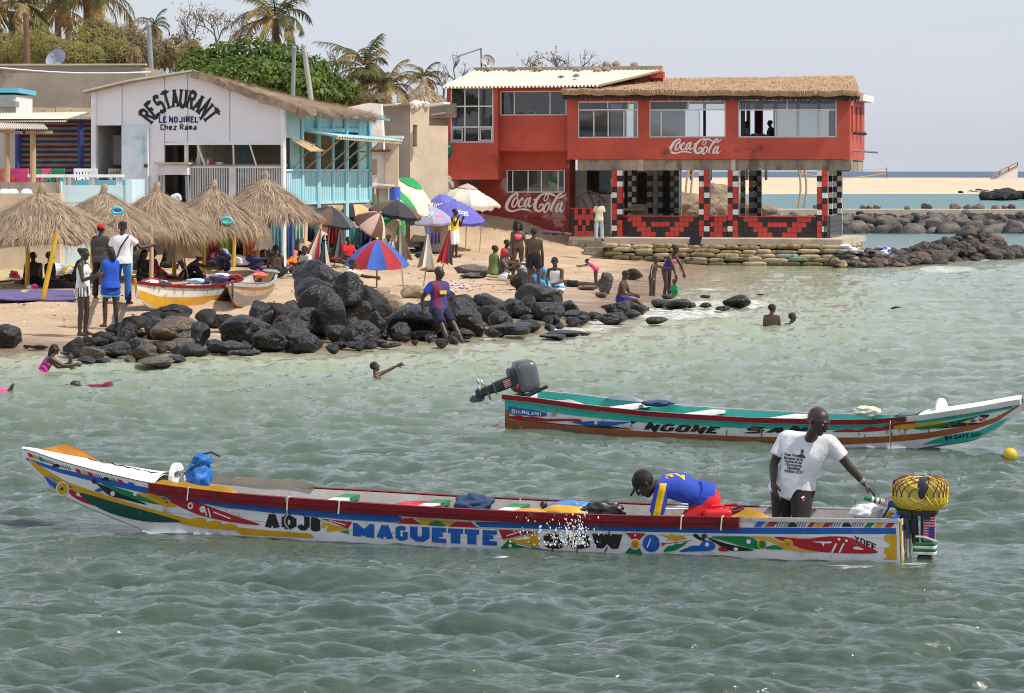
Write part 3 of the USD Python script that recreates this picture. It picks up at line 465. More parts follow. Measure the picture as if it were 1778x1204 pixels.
# ground floor: columns, tiled parapet, back wall
zf = FR.tz(1250, 412)[1]; zc = FR.tz(1250, 296)[1]
def column(x0, x1, off, pat, w=None, front=True):
    t0, t1 = FR.t(x0, off), FR.t(x1, off); w = w or (t1 - t0)
    p = rb.part('column', FR.tb(t0 + .02, t1 - .02, zf, zc, off - w + .02, off - .03), 'grout')
    tiles(rb, FR, t0, t1, zf, zc, pat, off - .03, under=p)
    sd = Wall(889, 100, (sa, ca)); sd.o = FR.P(t1 - .02, 0, off)[:2]; tiles(rb, sd, .03, w - .02, zf, zc, [q[::-1] for q in pat], 0, under=p)
P1 = [a + b for a, b in zip('RRRBWBRRRBWB', 'WBWRRRBWBRRR')]; P2 = [q[::-1] for q in P1]; PC = ['BW' if i % 2 else 'WB' for i in range(12)]; PD = ['BG' if i % 2 else 'GB' for i in range(12)]; P3 = ['B' if i % 2 else 'G' for i in range(12)]
column(1062, 1080, 0, P1); column(1213, 1231, 0, P2); column(1263, 1281, 0, P1); column(1418, 1436, 0, P2)
for x0, x1, o, p in ((1437, 1445, -1.4, [q[0] for q in PC]), (1446, 1461, -3.6, PC), (1090, 1104, -3.4, PC), (1123, 1132, -3.4, P3), (1142, 1150, -3.7, P3), (1163, 1178, -3.5, PD), (1285, 1293, -3.2, P3), (1300, 1308, -3.5, P3), (1309, 1321, -3.9, PD)): column(x0, x1, o, p)
def parapet(x0, x1, y0, rows, off=-.06):
    t0, t1 = FR.t(x0), FR.t(x1); z1 = FR.tz(1250, y0)[1]; p = rb.part('low_wall', FR.tb(t0, t1, zf, z1, off - .18, off - .005), 'grout'); tiles(rb, FR, t0, t1, zf, z1, rows, off - .005, under=p); rb.part('coping', FR.tb(t0, t1, z1 + .002, z1 + .04, off - .2, off + .05), 'tile_red', under=p)
Q = ['BRRRBBBBBBBBRRRB', 'BBRRRBRRRRBRRRBB', 'BBBRRRBBBBRRRBBB', 'BBBBRRRBBRRRBBBB']
parapet(1081, 1212, 377, Q); parapet(1282, 1417, 377, Q); parapet(1232, 1262, 377, ['BRRR', 'RRRB', 'BRRR', 'RRRB'])
parapet(990, 1030, 364, ['BRBRBR', 'BRRRRR', 'BBRBRB', 'BRBRBB', 'BRRRRR'][:5], -.06)
sd = Wall(889, 100, (sa, ca)); sd.o = FR.P(FR.t(1440), 0, 0)[:2]; p = rb.part('low_wall', sd.tb(.0, 3.3, zf, zf + .78, -.2, 0), 'grout'); tiles(rb, sd, 0, 3.3, zf, zf + .78, ['B' * 14] * 4, 0, under=p)
rb.part('ground_back_wall', FR.slab(FR.rect(986, 296, 1182, 415, -3.9).difference(FR.rect(1060, 310, 1075, 415, -3.9)), -4.1, -3.9), 'white_wash')
p = rb.part('back_window', FR.bx(1019, 297, 1062, 337, -3.89, -3.8), 'pane_dark'); rb.part('wood_door', FR.bx(1108, 300, 1122, 410, -3.89, -3.8), 'dark_inside'); rb.part('wood_door', FR.bx(1150, 297, 1163, 410, -3.89, -3.8), 'dark_inside'); rb.part('wood_door', FR.bx(1078, 297, 1088, 410, -3.89, -3.8), 'dark_inside')  # dark panels stand for shaded door openings, the shade put into their colour
rb.part('counter', FR.bx(1096, 355, 1120, 380, -2.6, -2.0), 'wood_old'); rb.part('counter', FR.bx(1082, 362, 1118, 366, -2.0, -1.6), 'wood_old')
zr = FR.tz(1370, 378, -4.2)[1]; t0, t1 = FR.t(1232, -4.2), FR.t(1436, -4.2); p = rb.part('rear_low_wall', FR.tb(t0, t1, zf, zr, -4.4, -4.2), 'tile_grey'); nT = 24
tr_ = [Polygon([(t0 + (t1 - t0) * i / nT, zr - .02), (t0 + (t1 - t0) * (i + 1) / nT, zr - .02), (t0 + (t1 - t0) * (i + .5) / nT, zr - .3)]) for i in range(nT)]
rb.part('black_tiles', FR.slab(unary_union([q.buffer(-.006) for q in tr_]), -4.19, -4.17), 'tile_black', under=p, kind='stuff')
rb.part('floor', FR.tb(FR.t(988), FR.t(1445), zf - .15, zf - .01, -4.5, .0), 'concrete_light')
# iron frames leaning on the low wall
for pts in (((1000, 343), (1026, 331), (1052, 352)), ((1018, 333), (1036, 362)), ((1000, 343), (1006, 364)), ((1026, 332), (1030, 362)), ((1008, 338), (1020, 362)), ((1035, 334), (1052, 350))):
    rb.part('iron_frame', tube([FR.at(x, y, -1.0) for x, y in pts], .03, 5), 'rust')
# sandbag wall and steps
BO = 2.2
sb = Thing('sandbag_wall', 'sea wall of stacked sandbags under the concrete platform of the red building', 'wall', FR.P(-4.5, 0, BO))
sb.part('platform', FR.tb(FR.t(1046, BO), FR.t(1463, BO), FR.tz(1250, 425, BO)[1], zf - .012, -4.6, BO), 'concrete_light')
sb.part('core', FR.tb(FR.t(1052, BO), FR.t(1455, BO), -1.0, FR.tz(1250, 425, BO)[1] - .01, -4.6, BO - .28), 'concrete')
def bag(c, L, hh, dp, seed, m, u, n):
    v = SPH[2][0]; w = np.sign(v) * np.abs(v) ** A([.55, .6, .75]); w = w * (1 + .22 * (meshkit.fbm(v * 1.6 + seed * 3.1, 3, seed) - .5))[:, None]
    q = np.outer(w[:, 0] * L / 2, [*u, 0]) + np.outer(w[:, 1] * dp / 2, [*n, 0]) + np.outer(w[:, 2] * hh / 2, [0, 0, 1]); q[:, 2] -= .05 * np.abs(w[:, 0]) ** 3 * hh
    sb.part('sandbag', (A(c) + q, SPH[2][1] if np.dot(np.cross([*u, 0], [*n, 0]), [0, 0, 1]) > 0 else SPH[2][1][:, ::-1]), m, True)
ztop = FR.tz(1250, 425, BO)[1]; rowsz = np.linspace(ztop - .08, .0, 5); r = np.random.default_rng(3); k = 0
for i, z in enumerate(rowsz):
    t = FR.t(1050, BO) + (i % 2) * .3; tend = FR.t(1462, BO)
    while t < tend:
        L = r.uniform(.45, .95); x = (t - FR.t(1050, BO)) / (tend - FR.t(1050, BO)); m = 'algae_bag' if (i == 4 or (x < .2 and i > 1)) and r.random() < .75 else ('bag_pale' if r.random() < .45 else 'bag')
        if i in (2, 3) and .68 < x < .8: m = 'bag_blue' if r.random() < .6 else 'bag_green'
        bag(FR.P(t + L / 2, z + r.uniform(-.05, .05), BO - .08 + .05 * i + r.uniform(-.04, .04)), L * 1.06, (ztop + .05) / 5 * 1.25, .42, k, m, FR.u, FR.n); t += L; k += 1
sr2 = Wall(889, 100, (sa, ca)); sr2.o = FR.P(FR.t(1463, BO), 0, BO)[:2]
for i, z in enumerate(rowsz):
    for j in range(7): bag(sr2.P(.3 + j * .7 + .2 * (i % 2), z, -.12 + .04 * i), .72, (ztop + .05) / 5 * 1.25, .42, 200 + i * 7 + j, 'bag_pale' if r.random() < .5 else 'bag', SR.u, SR.n)
st = Thing('concrete_steps', 'weathered concrete steps rising to the doorway of the red building', 'steps', FR.P(FR.t(1035), .4, .3))
for k, (y0, y1, o) in enumerate(((418, 434, .25), (430, 446, .9), (440, 456, 1.6))): st.part('step', FR.bx(1018 - 4 * k, y0, 1047, y1 + 14, -1.2 if k == 0 else o - .66, o), 'concrete')
st.part('landing', FR.bx(986, 418, 1017, 446, -4.5, .05), 'concrete')
dr = FR.at(1206, 414, BO + .02); g = np.stack([[FR.P(FR.t(x, BO + .04), FR.tz(x, y, BO + .04)[1], BO + .03 + .03 * math.sin(x)) for x in np.linspace(1198 - (y - 412) * .1, 1219 - (y - 412) * .25, 6)] for y in np.linspace(411, 433, 6)])
mat('cloth_black', (.012, .012, .016), .9, .2, 8)
single('black_cloth', thick(g, (*FR.n, 0), .02), 'cloth_black', 'black cloth hung over the edge of the concrete platform above the sandbags', 'cloth', True)
# dish and aerial on the parapet
def dish(name, c, r, aim, label, m, foot):
    T = Thing(name, label, 'satellite dish', foot); prof = [(r * q, .28 * r * q * q) for q in np.linspace(0.001, 1, 7)] + [(r, .28 * r + .02)] + [(r * q, .28 * r * q * q - .02 - .0) for q in np.linspace(1, .001, 7)]
    T.part('reflector', lathe(prof, c, 24, aim), m, True); e = A(c) + unit(aim) * r * .85; T.part('feed_arm', cat([tube([A(c) + A([0, 0, -r * .9]), e], .02, 5), ball(e, .06, 1)]), 'metal_grey'); T.part('mast', tube([foot, c], .04, 6), 'metal_grey')
dish('satellite_dish', FR.at(846, 108, -3.4), .27, (.35, -1, .45), 'grey satellite dish on the parapet beside the roof aerial', 'dish_grey', FR.at(846, 118, -3.4))
ar = Thing('roof_aerial', 'thin television aerial on a mast beside the grey satellite dish', 'aerial', FR.at(835, 118, -3.4)); ar.part('mast', tube([FR.at(836, 118, -3.4), FR.at(835, 84, -3.4)], .03, 5), 'rust'); ar.part('boom', tube([FR.at(835, 85, -3.4), FR.at(793, 99, -3.6)], .022, 5), 'metal_grey')
for q in np.linspace(0, 1, 9): p = FR.at(835 - 42 * q, 85 + 14 * q, -3.5); ar.part('element', tube([p - A([.05, .28, 0]), p + A([.05, .28, .0])], .012, 4), 'metal_grey')
# ---------------------------------------------------------------- the white and blue restaurant on stilts
th2 = math.radians(15); RW = Wall(492, 80., (math.cos(th2), -math.sin(th2))); BW = Wall(492, 80., (math.sin(th2), math.cos(th2)))
RL = 7.6                                                    # its depth
mat('tarp_red', (.30, .05, .06), .7); mat('tarp_blue', (.05, .12, .26), .7); mat('tarp_white', (.45, .43, .42), .7)
rs = Thing('beach_restaurant', 'white boarded restaurant with blue plank side and sagging thatched roof on stilts', 'restaurant', RW.P(-3, 2.4, 0))
zfl = RW.tz(420, 352)[1]
wp = RW.poly([(160, 352), (160, 162), (225, 143), (300, 128), (333, 126), (372, 136), (420, 156), (490, 187), (490, 251), (286, 247), (286, 352)]).difference(RW.rect(167, 218, 211, 322))
cuts = [158, 212, 286, 326, 399, 492]
for a, b in zip(cuts[:-1], cuts[1:]):
    ta, tb = RW.t(a) + .012, RW.t(b) - .012
    for q in polys(wp.intersection(sbox(ta, 0, tb, 9))): rs.part('wall_panel', RW.slab(q, -.06, 0), 'white_board')
rs.part('backing', RW.slab(wp.buffer(-.03), -.12, -.065), 'tile_grey')
rs.part('board_edge', RW.bx(286, 247.5, 491, 252, -.1, .05), 'white_paint')
def sign_text(g, x, y, w, m, off=.004):
    a, b, c, d = g.bounds; (tx, tz) = RW.tz(x, y); s_ = (RW.t(x + w / 2) - RW.t(x - w / 2)) / (c - a); rs.part('painted_lettering', RW.place(extrude(affinity.translate(affinity.scale(g, s_, s_, origin=((a + c) / 2, (b + d) / 2)), tx - (a + c) / 2, tz - (b + d) / 2), .006), off), m)
out = []; Rr = 3.15; tot = 10
for i, ch in enumerate('RESTAURANT'):
    g = affinity.scale(glyph(ch, .25, 2, .2, .8), .98, 1.55, origin=(0, 0)); a, _, b, _ = g.bounds; g = affinity.translate(g, -(a + b) / 2, Rr); out.append(affinity.rotate(g, -(i - 4.5) * 15.2 * .8, origin=(0, 0)))
sign_text(unary_union(out), 311, 186, 143, 'ink_black')
sign_text(word('"LE NDJIMEL"', 1, .27, 2, .0, .85, .18)[0], 310, 208, 79, 'ink_navy')
def text_g(txt, h):
    m = meshkit.text_mesh(txt, h, .004, True); return (A(m.vertices), A(m.faces))
sign_text(word('Chez Rama', 1, .24, 2, .0, .9, .16)[0], 310, 221, 63, 'ink_black')
rs.part('corner_post', RW.bx(158, 160, 166, 352, -.12, .06), 'white_paint')
rs.part('corner_post', tube([RW.at(492.5, 470, .05), RW.at(492, 187, .05)], .075, 8), 'white_paint')
dp = rs.part('door', RW.bx(211, 219, 255, 353, .03, .08), 'pale_door', label='worn pale blue plank door'); rs.part('door_edge', RW.bx(255, 219, 257.5, 353, .03, .1), 'white_paint', under=dp); rs.part('lock', ball(RW.at(253, 288, .12), .06, 1), 'black_iron', under=dp)
for x0, x1, y0, y1 in ((190, 192, 233, 287), (193, 210, 235, 287)): rs.part('inner_shutter', RW.bx(x0, y0, x1, y1, -1.5, -1.45), 'white_wash')
# dark room behind: floor, ceiling, back and side walls
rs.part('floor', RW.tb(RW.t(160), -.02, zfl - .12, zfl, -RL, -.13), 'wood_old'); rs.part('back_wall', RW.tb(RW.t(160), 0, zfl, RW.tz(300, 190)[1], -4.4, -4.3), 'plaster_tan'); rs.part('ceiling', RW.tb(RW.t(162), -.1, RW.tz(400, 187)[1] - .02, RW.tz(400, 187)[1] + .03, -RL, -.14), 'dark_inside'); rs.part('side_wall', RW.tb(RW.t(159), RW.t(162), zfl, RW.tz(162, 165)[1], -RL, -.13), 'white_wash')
rs.part('pillar', RW.bx(300, 252, 309, 352, -2.4, -2.1), 'room_grey'); rs.part('pillar', RW.bx(417, 250, 424, 352, -2.4, -2.2), 'blue_dark'); rs.part('pillar', RW.bx(368, 250, 374, 352, -2.4, -2.2), 'blue_dark')
# counter with bottles, railing
ct = rs.part('counter', RW.bx(268, 282, 327, 286, -.3, .35), 'concrete_light'); rs.part('counter_front', RW.bx(274, 286.5, 325, 304, -.2, .28), 'white_wash', under=ct)
for x in (276, 281, 323, 326): rs.part('leg', tube([RW.at(x, 305, .2), RW.at(x + (2 if x > 300 else -1), 352, .25)], .035, 5), 'metal_grey', under=ct)
rs.part('counter_post', RW.bx(320, 250, 326, 286, -.1, .0), 'white_wash')
rs.part('bar_board', RW.bx(328, 286, 488, 289, -.5, .02), 'wood_old'); rl = rs.part('railing', cat([RW.bx(327, 289, 489, 292.5, -.05, .08), RW.bx(327, 347, 489, 350, -.05, .03), RW.bx(397, 289, 409, 352, -.04, .09)]), 'white_wash')
x = 330.
while x < 487:
    if not 396 < x < 409: rs.part('slat', RW.bx(x, 292, x + 2.0, 350, .0, .05), 'white_wash', under=rl)
    x += 4.15
for a, b in (((343, 252), (356, 288)), ((405, 252), (406, 288)), ((434, 252), (445, 288))): rs.part('strut', beam(RW.at(*a, .02), RW.at(*b, .02), .045), 'white_wash')
BC = [('plastic_green', 333), ('yellow_stone', 341), ('tile_grey', 347), ('sign_white', 361), ('tile_red', 367), ('tile_grey', 356)]
for i, (m, px) in enumerate(BC):
    p = RW.at(px, 286, -.25); hh = .16 + .03 * (i % 3); single('bottle', lathe([(.001, 0), (.04, 0), (.04, hh * .6), (.015, hh * .8), (.015, hh), (.001, hh)], p, 8), m, ['small green bottle at the left end of the restaurant bar', 'squat yellow bottle on the restaurant bar, second from left', 'grey bottle left of the white one on the restaurant bar', 'white bottle beside the red one on the restaurant bar', 'red sauce bottle on the restaurant bar', 'pale bottle in the middle of the restaurant bar'][i], 'bottle', True)
p = RW.at(381, 287, -.25); single('bowl', lathe([(.001, 0), (.06, 0), (.13, .08), (.12, .085), (.05, .02), (.001, .015)], p, 14), 'plastic_white', 'white bowl on the restaurant bar', 'bowl', True)
# blue side
BD = lambda x0, y0, x1, y1, o0, o1: BW.bx(x0, y0, x1, y1, o0, o1)
rs.part('blue_panel', BD(496, 190, 524, 240, -.08, 0), 'blue_paint'); rs.part('blue_panel', BD(508, 240, 524, 296, -.08, 0), 'blue_paint')
for a, b in ((526, 551), (553, 577), (579, 600), (602, 622)): rs.part('blue_panel', BD(a, 196, b, 224, -.10, -.03), 'blue_paint'); rs.part('ledge', BD(a, 223, b, 230, -.05, .05), 'blue_paint')
rs.part('blue_panel', BD(624, 196, 644, 263, -.08, 0), 'blue_paint'); rs.part('blue_panel', BD(624, 265, 644, 296, -.08, .0), 'blue_paint')
for i, px in enumerate((525, 552, 578, 601, 623)):
    big = px in (552, 601); rs.part('blue_post', tube([BW.at(px, 470 if big else 352, .05), BW.at(px, 193, .05)], .085 if big else .05, 8), 'blue_paint')
rs.part('blue_post', BD(641, 195, 646, 352, -.05, .06), 'blue_dark')
lr = rs.part('blue_rail', cat([BD(497, 294, 645, 297.5, -.05, .06), BD(497, 350, 645, 354, -.08, .06)]), 'blue_paint'); rs.part('rail_back', BD(498, 298, 644, 350, -.10, -.06), 'blue_dark', under=lr)
x = 498.5
while x < 643: rs.part('blue_slat', BD(x, 297, x + 2.4, 350.5, -.03, .02), 'blue_paint', under=lr); x += 3.1
rs.part('dark_backdrop', BW.tb(.1, RL, zfl, zfl + 2.6, -2.6, -2.5), 'plaster_tan'); rs.part('rear_wall', RW.tb(RW.t(160), 0, zfl, zfl + 2.7, -RL, -RL + .08), 'blue_paint')
w0, w1 = BW.at(527, 227, .02), BW.at(645, 238, .02); nn = A([*BW.n, 0]); rs.part('awning', corrugated(w0 + nn * 1.0 - A([0, 0, .16]), w1 + nn * 1.0 - A([0, 0, .12]), w0, w1, 26, .022, .02), 'blue_paint', True)
rs.part('awning_beam', beam(w0 + nn * .95 - A([0, 0, .22]), w1 + nn * .95 - A([0, 0, .2]), .05), 'wood_raw')
for (a, b), (c, d) in (((532, 293), (606, 240)), ((563, 295), (630, 241)), ((583, 296), (650, 242)), ((606, 297), (672, 243))): rs.part('prop', beam(BW.at(a, b, .05), BW.at(a + 4, d, .0) + nn * .92 - A([0, 0, .06]), .045), 'wood_raw')
q = [BW.at(499, 262, .15), BW.at(535, 262, .15), BW.at(499, 243, .12), BW.at(535, 243, .12)]; pl = np.stack([np.stack([BW.at(506, 243, .03), BW.at(534, 243, .03)]), np.stack([BW.at(506, 243, .03) + nn * .55 - A([0, 0, .3]), BW.at(534, 243, .03) + nn * .55 - A([0, 0, .3])])])
rs.part('shutter', thick(pl, (0, 0, 1), .03), 'wood_raw', label='propped open wooden shutter'); rs.part('prop', beam(BW.at(510, 292, .03), BW.at(520, 250, .02) + nn * .45, .03), 'wood_old')
rs.part('retaining_wall', RW.bx(235, 355, 520, 480, -4.0, -3.6), 'plaster_shaded'); rs.part('retaining_wall', BW.tb(1, RL, .2, zfl - .2, -3.4, -3.2), 'plaster_shaded')  # dark walls added under the floor to give a shaded area
# roof
rf = RW.at(334, 121, .25); ef = RW.at(495, 185, .3) + nn * .35; eb = BW.at(657, 198, .35); rbk = rf + A([math.sin(th2), math.cos(th2), 0]) * 7.9; rbk[2] -= .62
thatch_sheet(rs, [ef, eb, rf, rbk], .20, 9000, ('thatch', 'straw', 'straw_dark'), seed=31, wd=.014, ln=.5, fringe=700, res=(60, 30), rough=.07, drop=.3)
le = RW.at(144, 157, .3); leb = le + A([math.sin(th2), math.cos(th2), 0]) * 7.5; mid = RW.at(225, 138, .3); midb = mid + A([math.sin(th2), math.cos(th2), 0]) * 7.5
rs.part('tin_sheet', thick(np.stack([np.stack([le, leb]), np.stack([mid, midb]), np.stack([rf, rbk])]), (0, 0, 1), .05), 'tin_white'); rs.part('barge_board', cat([beam(RW.at(146, 161, .2), RW.at(240, 140, .2), .05, .09), beam(RW.at(240, 140, .2), RW.at(333, 124, .2), .05, .09)]), 'wood_old'); rs.part('barge_board', cat([beam(RW.at(333, 125, .2), RW.at(420, 153, .2), .05, .08), beam(RW.at(420, 153, .2), RW.at(494, 187, .2), .05, .08)]), 'wood_old')
for x in (255, 330, 440): rs.part('stilt', beam(RW.at(x, 352, -2), RW.at(x, 352, -2) - A([0, 0, 2.3]), .12), 'wood_old')
for (px, py, l) in ((524, 194, .5), (539, 196, .4), (603, 200, .4), (640, 199, .6), (664, 204, .7)): p = BW.at(min(px, 646), py, .2); rs.part('rafter_end', beam(p - nn * .3, p + nn * l * .8 - A([0, 0, .08]), .06), 'blue_paint')
# ---------------------------------------------------------------- walls and sheds to the left
def flat_wall(px0, D, ang=0.): a = math.radians(ang); return Wall(px0, D, (math.cos(a), -math.sin(a)))
CW = flat_wall(250, 93.0, 3)
cw = Thing('concrete_building', 'large stained concrete building wall behind the white restaurant', 'building', CW.P(-3, 2.4, -1)); cw.part('wall', CW.slab(CW.poly([(-60, 340), (-60, 111), (120, 112), (252, 117), (252, 340)]), -4, 0), 'stained_wall')
for i, (a, b, c) in enumerate(((55, 76, 197), (77, 96, 196), (97, 124, 195), (125, 158, 197))): cw.part('stone_course', CW.bx(a, b * 0 + 187 + i % 2, a + (b - a), c + 12, .0, .25), 'yellow_stone')
cw.part('coping', CW.bx(-60, 111, 252, 114, -.3, .06), 'plaster_tan')
dish('satellite_dish', CW.at(99, 104, -.6), .36, (-.5, -1, .5), 'blue grey satellite dish on the stained concrete wall below the bushes', 'dish_blue', CW.at(99, 113, -.6))
single('power_cable', tube([pt(-20, 116, 84) + A([0, 0, -.1 * math.sin(q * 3.1)]) + (pt(262, 125, 84) - pt(-20, 116, 84)) * q for q in np.linspace(0, 1, 12)], .02, 5), 'sign_white', 'white cable strung in front of the stained concrete wall', 'cable')
sh = Thing('small_white_house', 'corner of a white house with a bright blue roof edge at the left', 'house', pt(5, 300, 88)); Wl = flat_wall(30, 88.); sh.part('wall', Wl.bx(-40, 165, 28, 330, -3, 0), 'white_paint'); sh.part('roof_edge', Wl.bx(-40, 153, 30, 161, -3.2, .3), 'turquoise'); sh.part('awning', Wl.bx(-20, 176, 26, 186, .05, .8), 'tile_grey')
# tarpaulin shed
SW_ = flat_wall(160, 84.); sd_ = Thing('striped_shed', 'dark shed walled with red white and blue striped sheeting under a white tin roof', 'shed', SW_.P(-2.5, 2.4, -1))
sd_.part('tin_roof', corrugated(SW_.at(-40, 211, .4), SW_.at(115, 211, .4), SW_.at(-40, 197, -2.2), SW_.at(153, 195, -2.2), 40, .02), 'tin_white', True); sd_.part('roof_edge', beam(SW_.at(115, 209, .3), SW_.at(153, 197, -2.), .06), 'wood_old')
zr0, zr1 = SW_.tz(100, 312, -4.5)[1], SW_.tz(100, 203, -4.5)[1]; nS = 24
for k in range(nS): sd_.part('sheet_stripe', SW_.tb(SW_.t(-40, -4.5), SW_.t(160, -4.5), zr0 + (zr1 - zr0) * k / nS, zr0 + (zr1 - zr0) * (k + 1) / nS, -4.56 - .012 * (k % 2), -4.5), ('tarp_red', 'tarp_white', 'tarp_blue', 'tarp_white')[k % 4])
sd_.part('side_sheet', SW_.tb(SW_.t(159), SW_.t(160), zr0, zr1, -4.5, -.1), 'dark_inside'); sd_.part('roof_lining', SW_.bx(-40, 207, 150, 209, -4.6, .3), 'dark_inside')  # side sheet added and lining lengthened to shade the striped sheeting
for px in (31, 140): sd_.part('post', tube([SW_.at(px, 318, .0), SW_.at(px, 210, .0)], .085, 8), 'navy_paint')
SF = flat_wall(80, 77.); sf = Thing('front_shelter', 'small shelter with ribbed tin roof on two log posts in front of the striped shed', 'shelter', SF.P(-1, 2.4, 0))
sf.part('tin_roof', corrugated(SF.at(-50, 222, .3), SF.at(83, 224, .3), SF.at(-50, 212, -1.6), SF.at(75, 216, -1.6), 34, .02), 'tin_white', True)
for a, b in (((-40, 226), (44, 231)), ((40, 230), (91, 230))): sf.part('beam', beam(SF.at(*a, .1), SF.at(*b, .1), .08), 'wood_raw')
for px in (12, 57): sf.part('post', tube([SF.at(px, 318, 0), SF.at(px + .5, 270, 0.02), SF.at(px, 226, 0)], [.085, .08, .075], 8), 'wood_raw')
# terrace
TW = flat_wall(228, 76.); tw = Thing('terrace', 'pale blue terrace wall carrying the white tables', 'terrace', TW.P(-1.5, 1, 0)); zt_ = TW.tz(160, 322)[1]
tw.part('front_wall', TW.bx(106, 322, 218, 352, -.25, 0), 'terrace_blue'); tw.part('end_wall', TW.bx(218, 312, 229, 360, -2.6, .03), 'terrace_blue'); tw.part('end_wall', TW.bx(103, 316, 106, 356, -.2, .05), 'terrace_blue'); tw.part('rear_wall', TW.bx(104, 313, 226, 324, -3.2, -3.0), 'turquoise'); tw.part('floor', TW.tb(TW.t(-60), TW.t(228), 2.3, 2.455, -9, -.02), 'concrete_light'); tw.part('lower_wall', TW.bx(106, 352, 228, 480, -.3, -.01), 'terrace_blue')
gw = Thing('garden_wall', 'low tan retaining wall with grey coping behind the leftmost palm shade', 'wall', TW.P(-4, .5, .8)); gw.part('coping', TW.bx(-60, 317, 103, 338, .1, .35), 'concrete'); gw.part('wall', TW.bx(-60, 336, 104, 480, .1, .9), 'plaster_tan')
for k, px in enumerate((8, 22, 46)): single('upturned_basin', lathe([(.16, 0), (.15, .06), (.09, .12), (.001, .13)], TW.at(px, 336.5, .6), 14), 'plastic_white', ['white basin upturned on the garden wall at the left edge', 'larger white basin upturned on the garden wall', 'small white basin on the garden wall near the terrace'][k], 'basin', True)
zg = 2.46
def chair(px, D, m, rz, label):
    p = A([(px - 889) / F * D, D, zg]); T = Thing('plastic_chair', label, 'chair', p, 'plastic chairs on the terrace'); k, s = math.cos(rz), math.sin(rz); R = lambda x, y, z: p + A([k * x - s * y, s * x + k * y, z])
    T.part('seat', obox(R(0, 0, .43), A([k, s, 0]) * .44, A([-s, k, 0]) * .42, (0, 0, .035)), m)
    bk_ = [obox(R(0, .21, .87), A([k, s, 0]) * .4, A([-s, k, 0]) * .04 + A([0, 0, .0]), (0, 0, .1))] + [obox(R(x, .205, .64), A([k, s, 0]) * .055, A([-s, k, 0]) * .03, (0, 0, .4)) for x in (-.17, -.085, 0, .085, .17)]
    T.part('backrest', cat(bk_), m)
    for x in (-.19, .19):
        for y in (-.18, .18): T.part('leg', beam(R(x * 1.1, y * 1.1, 0), R(x, y, .43), .04), m)
        T.part('armrest', cat([beam(R(x * 1.1, -.2, .64), R(x * 1.1, .2, .66), .045), beam(R(x * 1.1, -.18, .43), R(x * 1.1, -.19, .64), .04)]), m)
for a in ((36, 78.5, 'pink', 2.6, 'bright pink plastic chair, leftmost of the pink ones at the terrace tables'), (50, 78.2, 'pink', 2.5, 'bright pink plastic chair beside the orange one end of the long table'), (86, 80.5, 'pink', .2, 'pink plastic chair between two green chairs behind the table'), (73, 80.6, 'green', .1, 'green plastic chair left of the far pink chair'), (96, 80.4, 'green', -.2, 'green plastic chair right of the far pink chair'), (8, 78.3, 'orange', 2.9, 'orange plastic chair at the left end of the terrace'), (-1, 78.8, 'blue', 2.6, 'blue plastic chair at the left picture edge'), (140, 80.3, 'white', .1, 'pale plastic chair behind the middle table'), (154, 80.4, 'white', -.1, 'pale plastic chair behind the table nearest the door'), (203, 81.5, 'cream', .4, 'cream plastic chair by the restaurant door'), (76, 82.8, 'cream', 0., 'cream armchair in the dark striped shed'), (38, 83., 'dkgreen', 0., 'dark green plastic chair inside the striped shed')): chair(a[0], a[1], 'plastic_' + a[2], a[3], a[4])
for k, (x0, x1, D) in enumerate(((14, 64, 79.6), (52, 122, 78.3), (118, 166, 78.2), (158, 213, 78.))):
    c0, c1 = (x0 - 889) / F * D, (x1 - 889) / F * D; T = Thing('terrace_table', ['white plastic table behind the pink chairs at far left', 'long white plastic table in front of the green chairs', 'white plastic table in the middle of the terrace', 'white plastic table nearest the restaurant door'][k], 'table', ((c0 + c1) / 2, D, zg), 'white tables on the terrace')
    T.part('tabletop', box(((c0 + c1) / 2, D, zg + .72), c1 - c0, .8, .08), 'plastic_white')
    for x in (c0 + .1, c1 - .1):
        for y in (-.3, .3): T.part('leg', beam((x, D + y, zg), (x, D + y, zg + .7), .07), 'plastic_white')
# ---------------------------------------------------------------- houses in the alley
HA = Wall(712, 100., unit((.86, .51))); HB = Wall(712, 100., unit((.9, -.42)))
hs = Thing('plastered_house', 'rough tan plastered house with a narrow lit window in the alley', 'house', HA.P(0, 1, -1))
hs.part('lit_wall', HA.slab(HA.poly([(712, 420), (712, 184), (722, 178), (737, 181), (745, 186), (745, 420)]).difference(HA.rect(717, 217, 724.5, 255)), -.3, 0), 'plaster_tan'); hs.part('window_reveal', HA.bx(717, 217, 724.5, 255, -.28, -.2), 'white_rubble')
hs.part('shaded_wall', HB.slab(HB.poly([(664, 430), (664, 187), (690, 186), (711.5, 183), (711.5, 430)]), -1.5, 0), 'plaster_shaded'); hs.part('pilaster', HA.tb(HA.t(745) + .02, HA.t(745) + .9, 0, 4.9, -.8, -.25), 'plaster_tan');  # same house as the lit wall, with shade put into a darker plaster
for i, (a, b) in enumerate(((664, 692), (690, 716), (742, 776))): hs.part('roof_plank', beam(HB.at(a, 184, .1) , HB.at(b, 181.5 - i, .1), .5, .06), 'white_rubble' if i != 1 else 'wood_old')
r = np.random.default_rng(8)
for i in range(14): hs.part('rubble', blob(HA.at(713 + r.uniform(0, 30), 180 + r.uniform(-2, 5), .05), r.uniform(.05, .14, 3), 1, .4, 1.5, i), 'white_rubble', True)
